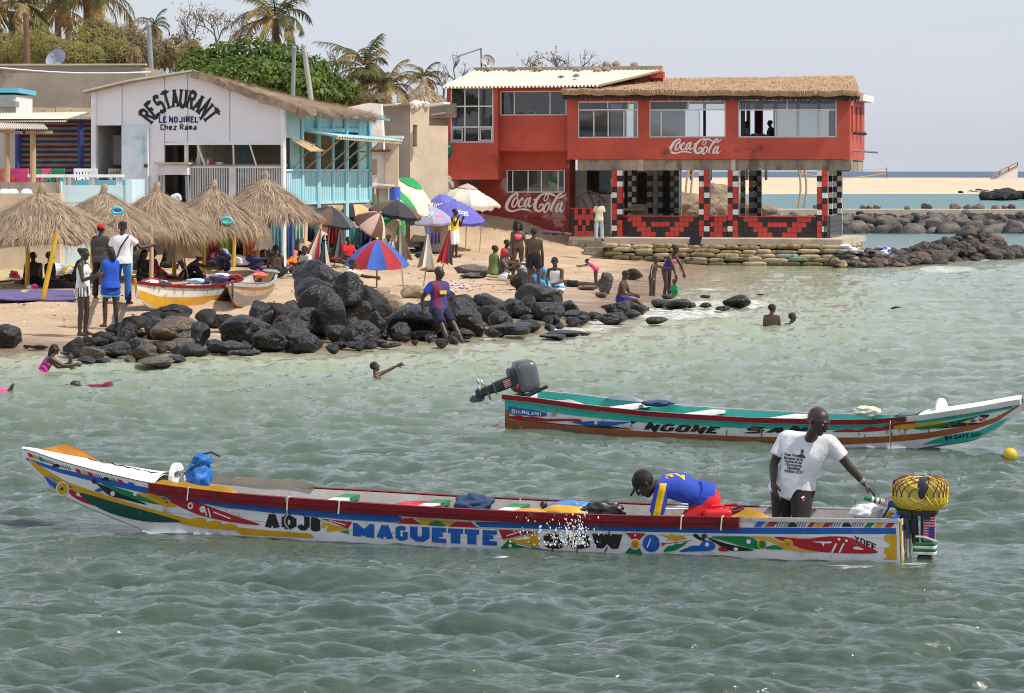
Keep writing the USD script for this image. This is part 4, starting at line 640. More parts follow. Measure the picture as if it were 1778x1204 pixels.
fw = flat_wall(668, 97.); hs2 = Thing('white_rubble_house', 'sunlit pale house wall behind the blue restaurant corner', 'house', fw.P(-1, 1, -.5)); hs2.part('wall', fw.slab(fw.poly([(600, 420), (600, 186), (640, 178), (660, 180), (664, 240), (664, 420)]), -2, -.6), 'white_rubble'); hs2.part('lower_wall', fw.bx(640, 264, 676, 430, -.5, 0), 'white_wash'); hs2.part('tin_edge', fw.bx(640, 260, 678, 264, -.5, .3), 'rust'); hs2.part('window', fw.bx(646, 277, 654, 304, -.1, .02), 'wood_old'); hs2.part('pier', fw.bx(669, 240, 691, 420, -.6, .12), 'plaster_tan')
hs2.part('roof_edge', fw.bx(661, 236, 699, 241, -.6, .5), 'white_wash')
dk = Thing('alley_shed', 'lean-to beside the red building, coloured dark for the shade of the alley', 'shed', pt(760, 300, 108)); dw = flat_wall(778, 108., 24); dk.part('wall', dw.bx(744, 185, 790, 420, -.4, 0), 'stained_wall'); dk.part('doorway', dw.bx(757, 240, 776, 330, .0, .1), 'dark_inside'); dk.part('stone_course', dw.bx(745, 180, 790, 205, .0, .25), 'stained_wall'); dk.part('plank', beam(dw.at(752, 200, .3), dw.at(775, 196, .3), .3, .05), 'tin_white'); dk.part('plank', beam(dw.at(768, 228, .3), dw.at(777, 262, .3), .06), 'wood_old')  # wall turned from the sun, alley shade put into the dark colours
for k, (a, b, c, s_) in enumerate(((765, 330, 106.5, .6), (772, 322, 107, .55), (770, 313, 107.3, .5), (777, 340, 106, .5))): single('stacked_rubble', blob(pt(a, b, c), A([.6, .4, .5]) * s_, 2, .4, 1.6, k + 30), 'concrete', ['grey heap of broken concrete below the plastic chairs in the alley', 'dark lump of rubble behind the alley chairs', 'round dark bundle near the alley doorway', 'rubble at the foot of the red bay in the alley'][k], 'rubble', True)
single('cactus', blob(pt(771, 262, 107), (.32, .3, .38), 3, .25, 3, 77), 'dkleaf' if 'dkleaf' in M else 'plastic_dkgreen', 'round dark green plant beside the red bay in the alley', 'plant', True)
zg_keep = zg; zg = 1.6; chair(768, 104.5, 'plastic_cream', .9, 'tipped cream plastic chair in the alley beside the red building'); zg = zg_keep
# conical thatch behind
def cone_thatch(T, apex, R, hgt, n, seed, ms=('thatch', 'straw', 'straw_dark'), wd=.016, ln=.45, knot=True, squash=1., pw=.86):
    r = np.random.default_rng(seed); na, nr = 40, 14; a = np.linspace(0, 2 * np.pi, na + 1)[None, :]; q = np.linspace(0.02, 1, nr)[:, None]
    rad = R * q * (1 + .10 * (meshkit.noise(np.stack([np.cos(a) * 2 + 9 + 0 * q, np.sin(a) * 2 + 9 + 0 * q, q * 3 + 0 * a], -1), seed) - .5)); z = -hgt * (q ** pw) + (.04 if pw < 1 else .11) * (meshkit.fbm(np.stack([np.cos(a) * 5 + 0 * q, np.sin(a) * 5 + 0 * q, q * 7 + 0 * a], -1), 3, seed) - .5) - .06 * np.maximum(0, meshkit.noise(np.stack([np.cos(a) * 3 + 0 * q, np.sin(a) * 3 + 0 * q, 0 * q + 0 * a], -1), seed + 4) - .4) * q ** 6 * 6
    P = np.stack([apex[0] + rad * np.cos(a), apex[1] + rad * np.sin(a) * squash, apex[2] + z], -1); Pin = P - A([0, 0, .14]); Pin[..., :2] = apex[:2] + (P[..., :2] - apex[:2]) * .97
    o = grid(P[:, ::-1]); i_ = grid(Pin); T.part('thatch', cat([o, i_, grid(np.stack([Pin[-1], P[-1]]))]), ms[0], True)
    aa, qq = r.uniform(0, 2 * np.pi, n), np.sqrt(r.uniform(.002, 1, n)); base = np.stack([apex[0] + R * qq * np.cos(aa), apex[1] + R * qq * np.sin(aa) * squash, apex[2] - hgt * qq ** pw + r.uniform(0, .05, n)], 1)
    dn = np.stack([np.cos(aa), np.sin(aa) * squash, -hgt / R * (1 + .25 * qq)], 1); dn /= np.linalg.norm(dn, axis=1)[:, None]; swirl = (meshkit.noise(np.stack([np.cos(aa) * 2.2 + 5, np.sin(aa) * 2.2 + 5, qq * 2], 1), seed + 9) - .5) * 1.7
    dn = dn + np.stack([-np.sin(aa), np.cos(aa), 0 * aa], 1) * swirl[:, None] + r.normal(0, .2, base.shape); up = np.stack([np.cos(aa) * .5, np.sin(aa) * .5, np.full(n, .8)], 1)
    k = r.random(n) < .6; f1 = np.full(n, ln); w1_ = np.full(n, wd)
    T.part('straw', strips(base[k], dn[k], f1[k], w1_[k], up[k], seed), ms[1], kind='stuff'); T.part('straw', strips(base[~k], dn[~k], f1[~k], w1_[~k], up[~k], seed + 1), ms[2], kind='stuff')
    if knot: T.part('topknot', cat([tube([A(apex) + A([.02 * math.sin(z * 9), 0, z]) for z in np.linspace(-.25, .2, 6)], [.26, .17, .11, .085, .085, .06], 10), strips(np.tile(A(apex) + A([0, 0, .1]), (60, 1)) + r.normal(0, .03, (60, 3)), r.normal(0, .5, (60, 3)) + A([0, 0, -1.2]), np.full(60, .25), np.full(60, .015), np.tile([1., 0, .2], (60, 1)), 3)]), ms[0], True)
ht = Thing('thatched_hut', 'grey conical thatched roof behind the plastered house', 'hut', pt(737, 200, 114)); cone_thatch(ht, pt(735, 143, 114), 1.25, .95, 1500, 41, wd=.03); ht.part('pole', tube([pt(735, 150, 114), pt(735, 136, 114)], .06, 6), 'wood_old'); ht.part('wall', lathe([(.95, -3), (.95, -.8)], pt(735, 143, 114), 20), 'plaster_tan')
# poles
for (a, b, c, d, D, rr, m, lb) in ((258, 44, 263, 124, 95, .085, 'metal_grey', 'grey steel pole standing behind the white gable, leftmost of the three'), (511, 84, 509, 145, 96, .075, 'metal_grey', 'shorter grey pole behind the thatched roof'), (527, 80, 538, 156, 95, .085, 'dish_grey', 'leaning grey pole behind the thatched roof ridge'), (45, 26, 47, 112, 98, .11, 'rust', 'dark wooden utility pole among the palms')):
    T = Thing('pole', lb, 'pole', pt(c, d + 60, D)); T.part('shaft', tube([pt(c + (c - a) * .7, d + 60, D), pt(c, d, D), pt(a, b, D)], [rr, rr, rr * .9], 8), m, True); T.part('cap', ball(pt(a, b, D), rr * 1.1, 1), m)
# ---------------------------------------------------------------- rocks
def rockmat(name, c, r, spec=.5, c2=None, w2=(.5, .62)): mat(name, c, r, .45, 2.5, .8, 8., spec, c2=c2, w2=w2, s2=1.7, rnd=.25, bd=.10)
rockmat('basalt_wet', (.0085, .008, .008), .26, .45); rockmat('basalt', (.019, .0175, .017), .6, .25, (.04, .036, .032)); rockmat('rock_brown', (.085, .055, .03), .33, .55, (.03, .026, .022)); rockmat('rock_tan', (.30, .23, .155), .85, .3, (.19, .145, .10)); rockmat('rock_grey', (.115, .10, .088), .75, .35, (.05, .045, .04)); rockmat('rubble_dark', (.055, .045, .042), .6, .4, (.10, .075, .06)); rockmat('rubble_brown', (.13, .085, .06), .8, .3, (.05, .04, .035))
def rock(c, r, seed, k=3, rough=.15, rot=None):
    """a boulder: soft facets cut by random planes, then worn"""
    q = np.random.default_rng(seed); v = SPH[k][0]; N = q.normal(size=(13, 3)); N /= np.linalg.norm(N, axis=1)[:, None]; d = q.uniform(.68, 1.08, 13)
    h = np.maximum(v @ N.T, .02) / d; rad = (h ** 16).sum(1) ** (-1 / 16.); rad = rad * (1 + rough * 2 * (meshkit.fbm(v * 3.1 + seed, 4, seed % 97) - .5)); w = v * np.clip(rad, .5, 1.25)[:, None]
    a = q.uniform(0, 6.28) if rot is None else rot; R = A([[math.cos(a), -math.sin(a), 0], [math.sin(a), math.cos(a), 0], [0, 0, 1]]); w = w @ R.T
    return A(c) + w * A(r), SPH[k][1]
def put_rock(px, py, w, h, m, label, base=None, seed=0, k=3, group=None, name='boulder'):
    """a boulder covering w x h picture units, standing where its foot is"""
    b = base or (py + h * .42); p = gpt(px, b)
    if p[2] < 0: p = A([(px - 889) / (b - HZ) * CH, F * CH / (b - HZ), 0.])
    s_ = p[1] / F; rz = h * s_ * .52; c = A([p[0], p[1] + w * s_ * .3, CH - (py - HZ) * s_]); r = np.random.default_rng(seed)
    single(name, rock(c, A([w * s_ * .51, w * s_ * r.uniform(.42, .6), rz]), seed + 13, k), m, label, 'rock', 35, group=group)
LB = 'wet black basalt boulder among the rocks along the waterline'
BIG = '''555 487 94 66 w 548;540 515 62 60 w 560;606 508 52 62 w 565;552 525 58 46 w 575;572 552 44 70 w 590;640 528 76 54 d;500 545 44 40 w;506 583 58 58 w;537 566 70 52 w;532 598 64 34 w;582 580 40 36 w;626 580 58 48 w;622 548 54 44 w;656 570 34 46 w;662 547 40 30 d;692 577 38 34 w;655 597 32 12 w;722 558 98 66 w;768 550 40 54 d;806 556 78 62 w;732 583 44 16 w;802 582 46 16 w;856 550 48 36 d;657 512 38 26 t;682 522 34 20 t;694 531 30 18 t;722 508 44 24 t;772 520 34 26 d;800 527 54 30 d;848 528 56 30 w;882 538 54 30 w;916 538 38 38 w;951 542 48 34 w;938 516 70 40 w;986 535 44 26 w;1004 547 46 16 w;1030 548 26 14 w;868 560 36 30 w;888 573 66 26 w;920 567 44 20 w;820 470 56 16 g;826 480 44 12 g;905 492 40 30 d;1065 553 60 20 w;1140 558 36 12 w;1103 537 34 20 w;1146 527 30 14 w;1176 528 44 16 w;1198 530 22 10 w;1225 531 22 8 w;1280 524 40 20 w;1257 536 24 9 w;1102 478 28 18 d;986 580 60 10 w;1016 581 20 7 w;960 585 44 8 w;10 588 54 38 w;46 602 14 6 w;66 603 28 8 w;
131 603 38 34 d;158 615 40 22 b;150 627 32 12 w;196 608 48 26 w;178 585 34 18 d;212 594 34 32 w;206 573 54 24 d;238 601 42 30 w;236 562 42 26 d;262 552 48 30 d;303 541 48 28 d 563;305 554 52 26 d;298 578 84 44 b;270 572 44 36 w;345 585 34 40 w;360 556 38 30 d;393 562 40 36 d;430 580 84 52 w;466 592 64 46 w;386 606 62 22 w;330 609 44 28 w;294 602 28 20 b;318 600 38 22 b;250 617 46 30 b;272 629 54 14 b;302 624 34 12 w;350 614 26 14 w;426 614 50 14 w;452 548 44 44 w;478 549 60 38 d;492 566 34 36 w;525 545 36 30 w;400 585 36 26 w;372 598 30 18 w;225 625 26 12 b;180 628 26 10 w;115 612 20 12 b;590 600 26 10 w;610 565 30 26 w;680 600 26 8 w;745 535 34 26 d;830 545 30 26 w;962 525 30 22 d;1045 512 18 10 g;590 480 18 12 g;690 455 24 12 g;650 508 16 10 t;745 470 26 8 t;1320 512 12 3 w;1560 536 26 6 w;838 500 0 0 w;668 602 22 8 w;1225 515 20 6 w;1160 515 20 8 w;1020 500 30 8 g;1000 560 34 8 w;1074 537 56 26 w;1095 545 30 12 w;620 600 40 12 w'''
UNI = {0: 'largest black boulder crowning the heap of shore rocks', 17: 'huge dark boulder the man in the striped jersey leans against', 19: 'big dark boulder with a hollow face right of the leaning man', 33: 'large dark boulder the man in the white vest sits on', 56: 'wet dark boulder at the left picture edge by the sand', 60: 'dark rounded boulder nearest the two women at the water edge', 50: 'black boulder awash in foam, farthest right of the shore rocks'}
ORDN = {}; ZONES = ((60, 'at the left edge'), (200, 'by the two women'), (330, 'below the yellow boat'), (420, 'below the rowing boat'), (500, 'left of the crowning boulder'), (620, 'under the crowning boulder'), (700, 'below the striped umbrella'), (775, 'around the leaning man'), (860, 'right of the leaning man'), (930, 'below the bikini woman'), (1012, 'below the white vest man'), (1110, 'by the purple shorts boy'), (2000, 'out in the foam'))
BL = [x.split() for x in BIG.replace('\n', '').split(';')]
for i, b in enumerate(BL):
    px, py, w, h = map(float, b[:4])
    if w < 1: continue
    m = {'w': 'basalt_wet', 'd': 'basalt', 't': 'rock_tan', 'g': 'rock_grey', 'b': 'rock_brown'}[b[4]]
    zn = next(n_ for x_, n_ in ZONES if px < x_); row = 'front' if (b[5:] or [py + h * .42])[0] and py + h * .42 > np.interp(px, [0, 560, 760, 1000, 1200], [606, 598, 578, 548, 530]) else 'back'; kk = (zn, row, b[4]); nth = ORDN[kk] = ORDN.get(kk, -1) + 1
    lab = UNI.get(i) or '%s boulder, %s row %s, %s of its kind' % ({'w': 'wet black', 'd': 'dull grey', 't': 'tan', 'g': 'low brown', 'b': 'algae brown'}[b[4]], row, zn, ORD[nth])
    put_rock(px, py, w, h, m, lab, float(b[5]) if len(b) > 5 else None, i * 17 + 3, 4 if w > 60 else 3)
put_rock(1053, 492, 22, 44, 'rock_grey', 'tilted pale concrete slab standing in the wet sand beside the small girl', 510, 91)
# filler stones between the boulders
r = np.random.default_rng(12)
for i in range(110):
    t = r.random(); px = 115 + t * 900; yb = np.interp(px, [115, 300, 560, 760, 900, 1000], [612, 606, 606, 590, 575, 560]); py = yb - r.uniform(-6, 1) - r.random() ** 1.5 * np.interp(px, [115, 250, 560, 760, 900, 1000], [14, 50, 60, 46, 26, 12]); w = r.uniform(12, 26)
    put_rock(px, py, w, w * r.uniform(.55, .85), 'basalt_wet' if r.random() < .6 else 'basalt', 'small dark stone wedged between the shore boulders', None, 500 + i, 2, group='small stones between the boulders', name='stone')
# rocks seen through the columns of the red building
for i, (px, py, w, h, D) in enumerate(((1195, 360, 50, 40, 117), (1245, 345, 60, 44, 119), (1255, 365, 40, 34, 116), (1290, 362, 40, 30, 118), (1215, 372, 44, 24, 114), (1330, 366, 30, 14, 118), (1185, 345, 30, 20, 121))):
    c = pt(px, py, D); s_ = D / F; single('boulder', rock(c, A([w * .55, w * .5, h * .6]) * s_, 700 + i, 3), 'rock_tan', ['large tan boulder seen behind the tiled columns, leftmost', 'highest tan boulder seen through the tiled columns', 'tan boulder low behind the paired middle columns', 'tan boulder behind the right one of the paired columns', 'tan boulder just above the tiled low wall, left opening', 'small tan rock seen through the wide right opening', 'tan boulder beside the grey box behind the columns'][i], 'rock', 35)
# ---------------------------------------------------------------- breakwater with concrete path, rubble heap, far rocks
bw = flat_wall(1100, 163., 1.5); bp = Thing('breakwater_path', 'pale concrete path along the top of the rock breakwater', 'breakwater', bw.P(10, 1, 0)); zt2 = bw.tz(1500, 364)[1]; bp.part('path', bw.tb(bw.t(1120), bw.t(2050), zt2 - .5, zt2, -2.5, 0), 'plaster_tan'); bp.part('core', bw.tb(bw.t(1120), bw.t(2050), -2, zt2 - .52, -4, -.1), 'rock_grey')
r = np.random.default_rng(44); n = 0
for row, (off, zz, sz) in enumerate(((7.0, -.02, 1.0), (5.2, .2, .85), (3.4, .42, .8), (1.6, .58, .7), (.6, .72, .5))):
    t = bw.t(1225)
    while t < bw.t(1960):
        w = sz * r.uniform(.7, 1.35); px_ = t
        p = bw.P(t, 0, off + r.uniform(-.7, .7)); single('boulder', rock((p[0], p[1], zz + r.uniform(-.12, .12)), A([w * .58, w * .5, w * r.uniform(.38, .5)]), 900 + n, 2), 'rock_grey' if r.random() < .72 else 'basalt', 'rounded grey boulder of the breakwater below the concrete path', 'rock', 35, group='boulders of the breakwater'); t += w * r.uniform(.8, 1.1); n += 1
for i, px in enumerate((1517, 1505, 1530, 1577, 1620, 1668, 1690, 1708, 1740, 1755, 1768, 1425)): p = bw.P(bw.t(px), zt2 + .08, -2.6 if i != 3 else -.2); single('boulder', rock(p, r.uniform(.14, .3) * A([1.2, 1, .8]), 1500 + i, 2), 'rock_grey', 'grey boulder showing over the far edge of the concrete path', 'rock', 35, group='boulders beyond the path')
# rubble heap: a low ridge from the sandbag corner out to the right
def ridge(px): return np.interp(px, [1455, 1480, 1540, 1600, 1640, 1680, 1720, 1760, 1800], [444, 437, 436, 430, 418, 405, 412, 428, 440]), np.interp(px, [1455, 1520, 1600, 1700, 1800], [464, 464, 459, 451, 446])
core = []
for px in np.linspace(1450, 1800, 24):
    y1, y0 = ridge(px); D0 = F * CH / (y0 - HZ); D1 = D0 + 2.2 + (y0 - y1) * .05; zc_ = max(CH - (y1 + 5 - HZ) / F * D1, .05); core.append([pt(px, y0 + 3, D0) + A([0, -.4, -.25]), [(px - 889) / F * D1, D1, zc_], [(px - 889) / F * (D1 + 3.5), D1 + 3.5, -.3]])
single('rubble_bank', grid(A(core).transpose(1, 0, 2)[:, ::-1]), 'rubble_dark', None, None, True, kind='structure')
r = np.random.default_rng(6)
for i in range(250):
    px = r.uniform(1452, 1785); y1, y0 = ridge(px); q = r.random() ** .8; py = y0 + (y1 - y0) * q; D0 = F * CH / (y0 - HZ); D = D0 + q * (2.2 + (y0 - y1) * .05); w = r.uniform(.18, .42) * (1.2 if px > 1590 else .85)
    single('rubble_stone', rock(pt(px, py, D), A([w, w * .8, w * r.uniform(.5, .8)]) * .62, 2000 + i, 2), ('rubble_dark', 'rubble_dark', 'rubble_brown', 'basalt')[int(r.integers(4))] if px > 1500 or r.random() < .8 else 'rock_tan', 'dark angular stone of the rubble heap right of the sandbags', 'rock', 30, group='stones of the rubble heap')
r = np.random.default_rng(9); litter_c = ['sign_white', 'white_paint', 'plastic_blue', 'cloth_black', 'tile_grey', 'white_wash']
for i in range(24):
    px = r.uniform(1462, 1550); y1, y0 = ridge(px); py = y1 + r.uniform(-6, 4) + (-8 if px < 1480 else 0); D = F * CH / (y0 - HZ) + 2.2; single('rubbish', blob(pt(px, py, D), A([.3, .2, .12]) * r.uniform(.3, .75), 2, .5, 1.8, i), litter_c[i % 6], 'scrap of pale rubbish strewn on the rubble beside the sandbag corner', 'rubbish', True, group='rubbish at the sandbag corner')
for i in range(60):
    px = r.uniform(1652, 1800) if i < 34 else r.uniform(1708, 1800); far = i < 34; D = F * CH / ((334 + r.uniform(-5, 3) if far else 346 + r.uniform(-2, 2)) - HZ); w = r.uniform(.3, .8) if far else r.uniform(.6, 1.1); z = (.1 if far else .15 + (r.uniform(0, .5)))
    single('rock', rock(((px - 889) / F * D, D, z), A([w, w, w * .55]), 2400 + i, 2), 'basalt', 'small dark rock at the far sand edge on the right' if far else 'black rock of the far reef in the turquoise water', 'rock', 30, group='rocks at the far sand edge' if far else 'rocks of the far reef')
# volleyball net, white stairs, shower frames far off
vb = Thing('beach_net', 'sagging beach net on a thin post on the far sand spit', 'net', pt(1540, 312, 640)); vb.part('post', tube([pt(1539.5, 311, 640), pt(1539.5, 291, 640)], .1, 6), 'rust'); vb.part('post', tube([pt(1390, 311, 640), pt(1390, 291, 640)], .1, 6), 'rust')
for a, s_ in ((292, 3), (300, 8)): vb.part('net_rope', tube([pt(1390 + 150 * q, a + 1 + s_ * math.sin(q * math.pi) * (1 if a > 295 else .6), 640) for q in np.linspace(0, 1, 14)], .11 if a > 295 else .06, 5), 'straw_gold')
stw = Thing('white_stairs', 'white concrete stairs with railings rising to nothing on the far spit', 'stairs', pt(1745, 312, 620)); ws = flat_wall(1745, 620.)
stw.part('flight', ws.slab(ws.poly([(1722, 313), (1767, 313), (1767, 288), (1764, 288)]), -3, 0), 'white_wash')
for i in range(9): stw.part('tread', ws.bx(1722 + i * 4.8, 311 - i * 2.6, 1727.5 + i * 4.8, 312 - i * 2.6, -2.8, .1), 'concrete')
for o in (0.1, -2.9):
    stw.part('handrail', tube([ws.at(1720, 305, o), ws.at(1767, 282, o)], .14, 5), 'wood_old'); stw.part('handrail', tube([ws.at(1720, 309, o), ws.at(1767, 287, o)], .1, 5), 'wood_old')
    for q in (1721, 1736, 1751, 1767): stw.part('rail_post', tube([ws.at(q, 312 - (q - 1721) * .5, o), ws.at(q, 304.5 - (q - 1721) * .5, o)], .12, 5), 'rust')
for k, (xb, xt, yb) in enumerate(((1386, 1384, 362), (1396, 1394, 362), (1190, 1197, 372), (1199, 1206, 372))):
    D = 124.; T = Thing('shower_pole', ['left bent pipe of the pair seen through the wide right opening', 'right bent pipe of the pair seen through the wide right opening', 'left bent pipe above the tan boulders behind the columns', 'right bent pipe above the tan boulders behind the columns'][k], 'pipe', pt(xb, yb, D)); T.part('pipe', tube([pt(xb + (xt - xb) * q + 5 * math.sin(q * 3) * (1 if k < 2 else -.5), yb + (285 - yb) * q, D) for q in np.linspace(0, 1, 10)], .05, 6), 'wood_raw', True); T.part('crossbar', beam(pt(xt, 304, D), pt(xt + (10 if k % 2 == 0 else 3), 304.5, D), .05), 'wood_raw')
for k, px in enumerate((1200, 1234, 1297, 1330)): D = 430.; single('far_post', tube([pt(px, 338 - 25, D * 1.3), pt(px, 296, D * 1.3)], .3, 6), 'black_iron', ['dark post on the far sand, leftmost seen through the columns', 'dark post on the far sand, second from the left', 'dark post on the far sand behind the paired columns', 'dark post on the far sand, rightmost seen through the wide opening'][k], 'post')
single('grey_box', obox(pt(1190, 343, 119), (.35, 0, .03), (0, .3, 0), (0, 0, .25)), 'concrete_light', 'grey box standing on the tan boulders behind the columns', 'box')
# ---------------------------------------------------------------- palm-thatch shades
mat('pole_yellow', (.58, .36, .02), .55, .2, 5, c2=(.35, .25, .1), w2=(.6, .7), s2=4, streak=.3)
def shade(apx, apy, rimy, hw, D, poles, label, seed):
    apy += 12; ap = pt(apx, apy, D); s_ = D / F; T = Thing('thatched_shelter', label, 'shelter', pt(apx, rimy + 90, D)); hw *= 1.14; cone_thatch(T, ap, hw * s_, (rimy - apy) * s_, 7500, seed, wd=.010, ln=.45, squash=.9, pw=1.12)
    n = 700; r = np.random.default_rng(seed + 5); a = r.uniform(0, 2 * np.pi, n); R = hw * s_; b = np.stack([ap[0] + R * .97 * np.cos(a), ap[1] + R * .88 * np.sin(a), np.full(n, ap[2] - (rimy - apy) * s_ + .02)], 1); d = np.stack([np.cos(a) * .7, np.sin(a) * .7, -np.full(n, 1.)], 1) + r.normal(0, .25, (n, 3)); T.part('straw', strips(b, d, np.full(n, .17), np.full(n, .011), np.stack([np.cos(a), np.sin(a), 0 * a], 1), seed), 'straw_dark', kind='stuff')
    zr_ = ap[2] - (rimy - apy) * s_ + .06
    for k in range(4): a0, a1 = k * np.pi / 2 + .5, (k + 1) * np.pi / 2 + .5; T.part('rail', tube([(ap[0] + .82 * R * math.cos(a0), ap[1] + .75 * R * math.sin(a0), zr_), (ap[0] + .82 * R * math.cos(a1), ap[1] + .75 * R * math.sin(a1), zr_)], .028, 6), 'wood_raw')
    for k in range(8): a0 = k * np.pi / 4 + .5; T.part('rafter', tube([(ap[0] + .86 * R * math.cos(a0), ap[1] + .79 * R * math.sin(a0), zr_), ap - A([0, 0, .2])], .02, 5), 'wood_old')
    for (bx_, by_, tx_, m) in poles:
        g_ = gpt(bx_, by_); top = A([(tx_ - 889) / F * g_[1], g_[1], zr_ + .08]); T.part('pole', tube([g_ - A([0, 0, .1]), (g_ + top) / 2 + A([.015, 0, 0]), top], [.058, .052, .046], 8), m, True)
shade(72, 322, 409, 112, 66.5, ((47, 498, 47, 'pole_yellow'), (72, 522, 99, 'pole_yellow'), (-30, 505, -28, 'pole_yellow')), 'broad palm-thatch shade at the left picture edge, nearest of the row', 61)
shade(180, 322, 402, 92, 69.5, ((262, 497, 262, 'wood_raw'), (160, 478, 158, 'pole_yellow'), (236, 465, 236, 'pole_yellow')), 'palm-thatch shade with a pale blue ring on its roof, second from left', 62)
shade(272, 318, 399, 84, 71.5, ((302, 483, 302, 'pole_yellow'), (354, 481, 350, 'pole_yellow')), 'palm-thatch shade behind the tan folded umbrella, third from left', 63)
shade(370, 314, 396, 80, 73, ((405, 466, 407, 'pole_yellow'), (448, 462, 446, 'pole_yellow')), 'palm-thatch shade with a turquoise net ring hanging from it, fourth from left', 64)
shade(460, 298, 372, 76, 77, ((488, 452, 488, 'wood_raw'), (527, 440, 528, 'wood_raw')), 'tallest palm-thatch shade, below the blue restaurant side', 65)
mat('toy_cyan', (.05, .50, .62), .4); mat('toy_lime', (.45, .75, .05), .4); mat('toy_pink', (.8, .08, .3), .4)
for (px, py, D, m2, lb) in ((204, 366, 68.3, 'toy_pink', 'inflatable swim ring of pale blue and pink on the second shade roof'), (394, 383, 71.9, 'toy_lime', 'turquoise and lime swim ring hanging at the fourth shade')):
    T = Thing('swim_ring', lb, 'swim ring', pt(px, py, D)); a = np.linspace(0, 2 * np.pi, 25); c = pt(px, py, D); T.part('ring', tube([c + A([.12 * math.cos(q), -.03, .07 * math.sin(q)]) for q in a], .035, 8, False), 'toy_cyan', True); T.part('inner', ball(c, (.09, .03, .045), 2), m2, True)
# ---------------------------------------------------------------- umbrellas
COL = dict(red=(.40, .025, .04), blue=(.05, .13, .48), brown=(.16, .085, .065), black=(.045, .045, .055), tan=(.62, .48, .32), cream=(.64, .57, .46), grey=(.34, .31, .26), purple=(.15, .15, .52), lilac=(.40, .39, .53), white=(.76, .72, .62), pinkish=(.62, .42, .38), green=(.02, .36, .10), yellow=(.62, .45, .20), olive=(.22, .185, .12), pale=(.70, .66, .56), rust=(.30, .10, .06), slate=(.12, .13, .15))
for k, c in COL.items(): mat('cloth_' + k, c, .75, .14, 3, .25, 14, .3, tr=.22, sheen=.1)
def open_umbrella(apx, apy, rimy, hw, D, cols, label, base=None, tilt=(0, 0), n=8, valance=.09, vent=None, rot=.2, text=(), pole='wood_raw', name='beach_umbrella'):
    s_ = D / F; ap = pt(apx, apy, D); R = hw * s_; dr = (rimy - apy) * s_; tx, ty = tilt
    ex, ey, ez = unit((1, 0, -tx)), unit((0, 1, -ty)), unit((tx, ty, 1))
    def S_(a, q, o=0.):
        fr = (a - rot) / (2 * np.pi / n); f = np.abs(fr - np.floor(fr) - .5) * 2; sc = 1 - .10 * (1 - f ** 2) * q; z = -dr * (.35 * q + .65 * q ** 2.1) + o - .035 * R * (1 - f ** 2) * q
        return ap + (np.cos(a) * R * q * sc)[..., None] * ex + (np.sin(a) * R * q * sc)[..., None] * ey + np.asarray(z)[..., None] * ez
    x_ = ap[0] - tx * .8; foot = A([x_, D - .0, gz(x_, D)]); T = Thing(name, label, 'umbrella', foot)
    for k in range(n):
        a = np.linspace(rot + k * 2 * np.pi / n, rot + (k + 1) * 2 * np.pi / n, 7)[None, :]; q = np.linspace(.02, 1, 7)[:, None]; P = S_(a + 0 * q, q + 0 * a)
        if valance: e = P[-1] - ez * valance * R * (1 + .15 * np.sin(np.arange(7) * 2.))[:, None]; P = np.concatenate([P, e[None]])
        T.part('canopy_panel', thick(P[:, ::-1], ez, .008), 'cloth_' + cols[k % len(cols)], 40)
        T.part('rib', tube([S_(A(rot + k * 2 * np.pi / n), A(q_), -.02) for q_ in (.05, .5, .97)], .008, 4), 'metal_grey')
    if vent: T.part('vent', cat([grid(np.stack([S_(np.linspace(0, 2 * np.pi, 25)[::-1], np.full(25, q_), .07 - .1 * q_) for q_ in (.01, .2, .36)]))]), 'cloth_' + vent, True)
    T.part('finial', ball(ap + ez * .02, .035, 1), 'toy_lime' if 'red' in cols else pole)
    top = ap - ez * .05; T.part('pole', tube([foot - A([0, 0, .15]), top], .022, 6), pole)
    for (g, a0, q0, hgt, m) in text:
        x0, y0, x1, y1 = g.bounds; v, f = flat(g, .16 * (y1 - y0)); u = (v[:, 0] - (x0 + x1) / 2) * hgt / (y1 - y0); w = (v[:, 1] - (y0 + y1) / 2) * hgt / (y1 - y0); q = q0 - w / R * .9; a = a0 + u / (R * np.maximum(q, .2)); T.part('printed_lettering', (S_(a, q, .012), f), m)
    return T
def folded_umbrella(apx, apy, rimx, rimy, hw, cols, base, label, n=8, tie=None, top=None):
    g_ = gpt(*base); D = g_[1]; s_ = D / F; ap = pt(apx, apy, D); bt = pt(rimx, rimy, D); ax = bt - ap; L = np.linalg.norm(ax); u, v, d = frame(ax); R = hw * s_; T = Thing('folded_umbrella', label, 'umbrella', g_)
    for k in range(n):
        a = np.linspace(k, k + 1, 7) * 2 * np.pi / n + .4; q = np.linspace(.01, 1, 12)[:, None]; fold = 1 - .42 * np.abs(np.sin((a - .4) * n / 2))[None, :] * q ** .5; rad = R * (.05 + .95 * q ** 1.15) * fold; ed = L * q * (1 + .03 * np.cos((a - .4) * n)[None, :] * q)
        P = ap + ed[..., None] * d + (rad * np.cos(a))[..., None] * u + (rad * np.sin(a))[..., None] * v; m = grid(P); T.part('fold', cat([m, (m[0] - d * .004, m[1][:, ::-1])]), 'cloth_' + cols[k % len(cols)], 50)
    T.part('pole', tube([g_ - A([0, 0, .15]), bt, ap - d * .09], .02, 6), 'wood_old'); T.part('tip', tube([ap - d * .08, ap + d * .06], [.02, .045], 8), top or 'wood_raw')
    if tie: T.part('tie', lathe([(R * .2, 0), (R * .24, .02), (R * .2, .05)], ap + d * L * .16, 10, d), tie)
TG = word('tigo', 1, .2, 1, 0, 1, .12)[0]; TG = unary_union([TG, LineString([(1.9, -.42), (2.3, -.55), (2.7, -.4)]).buffer(.07)])
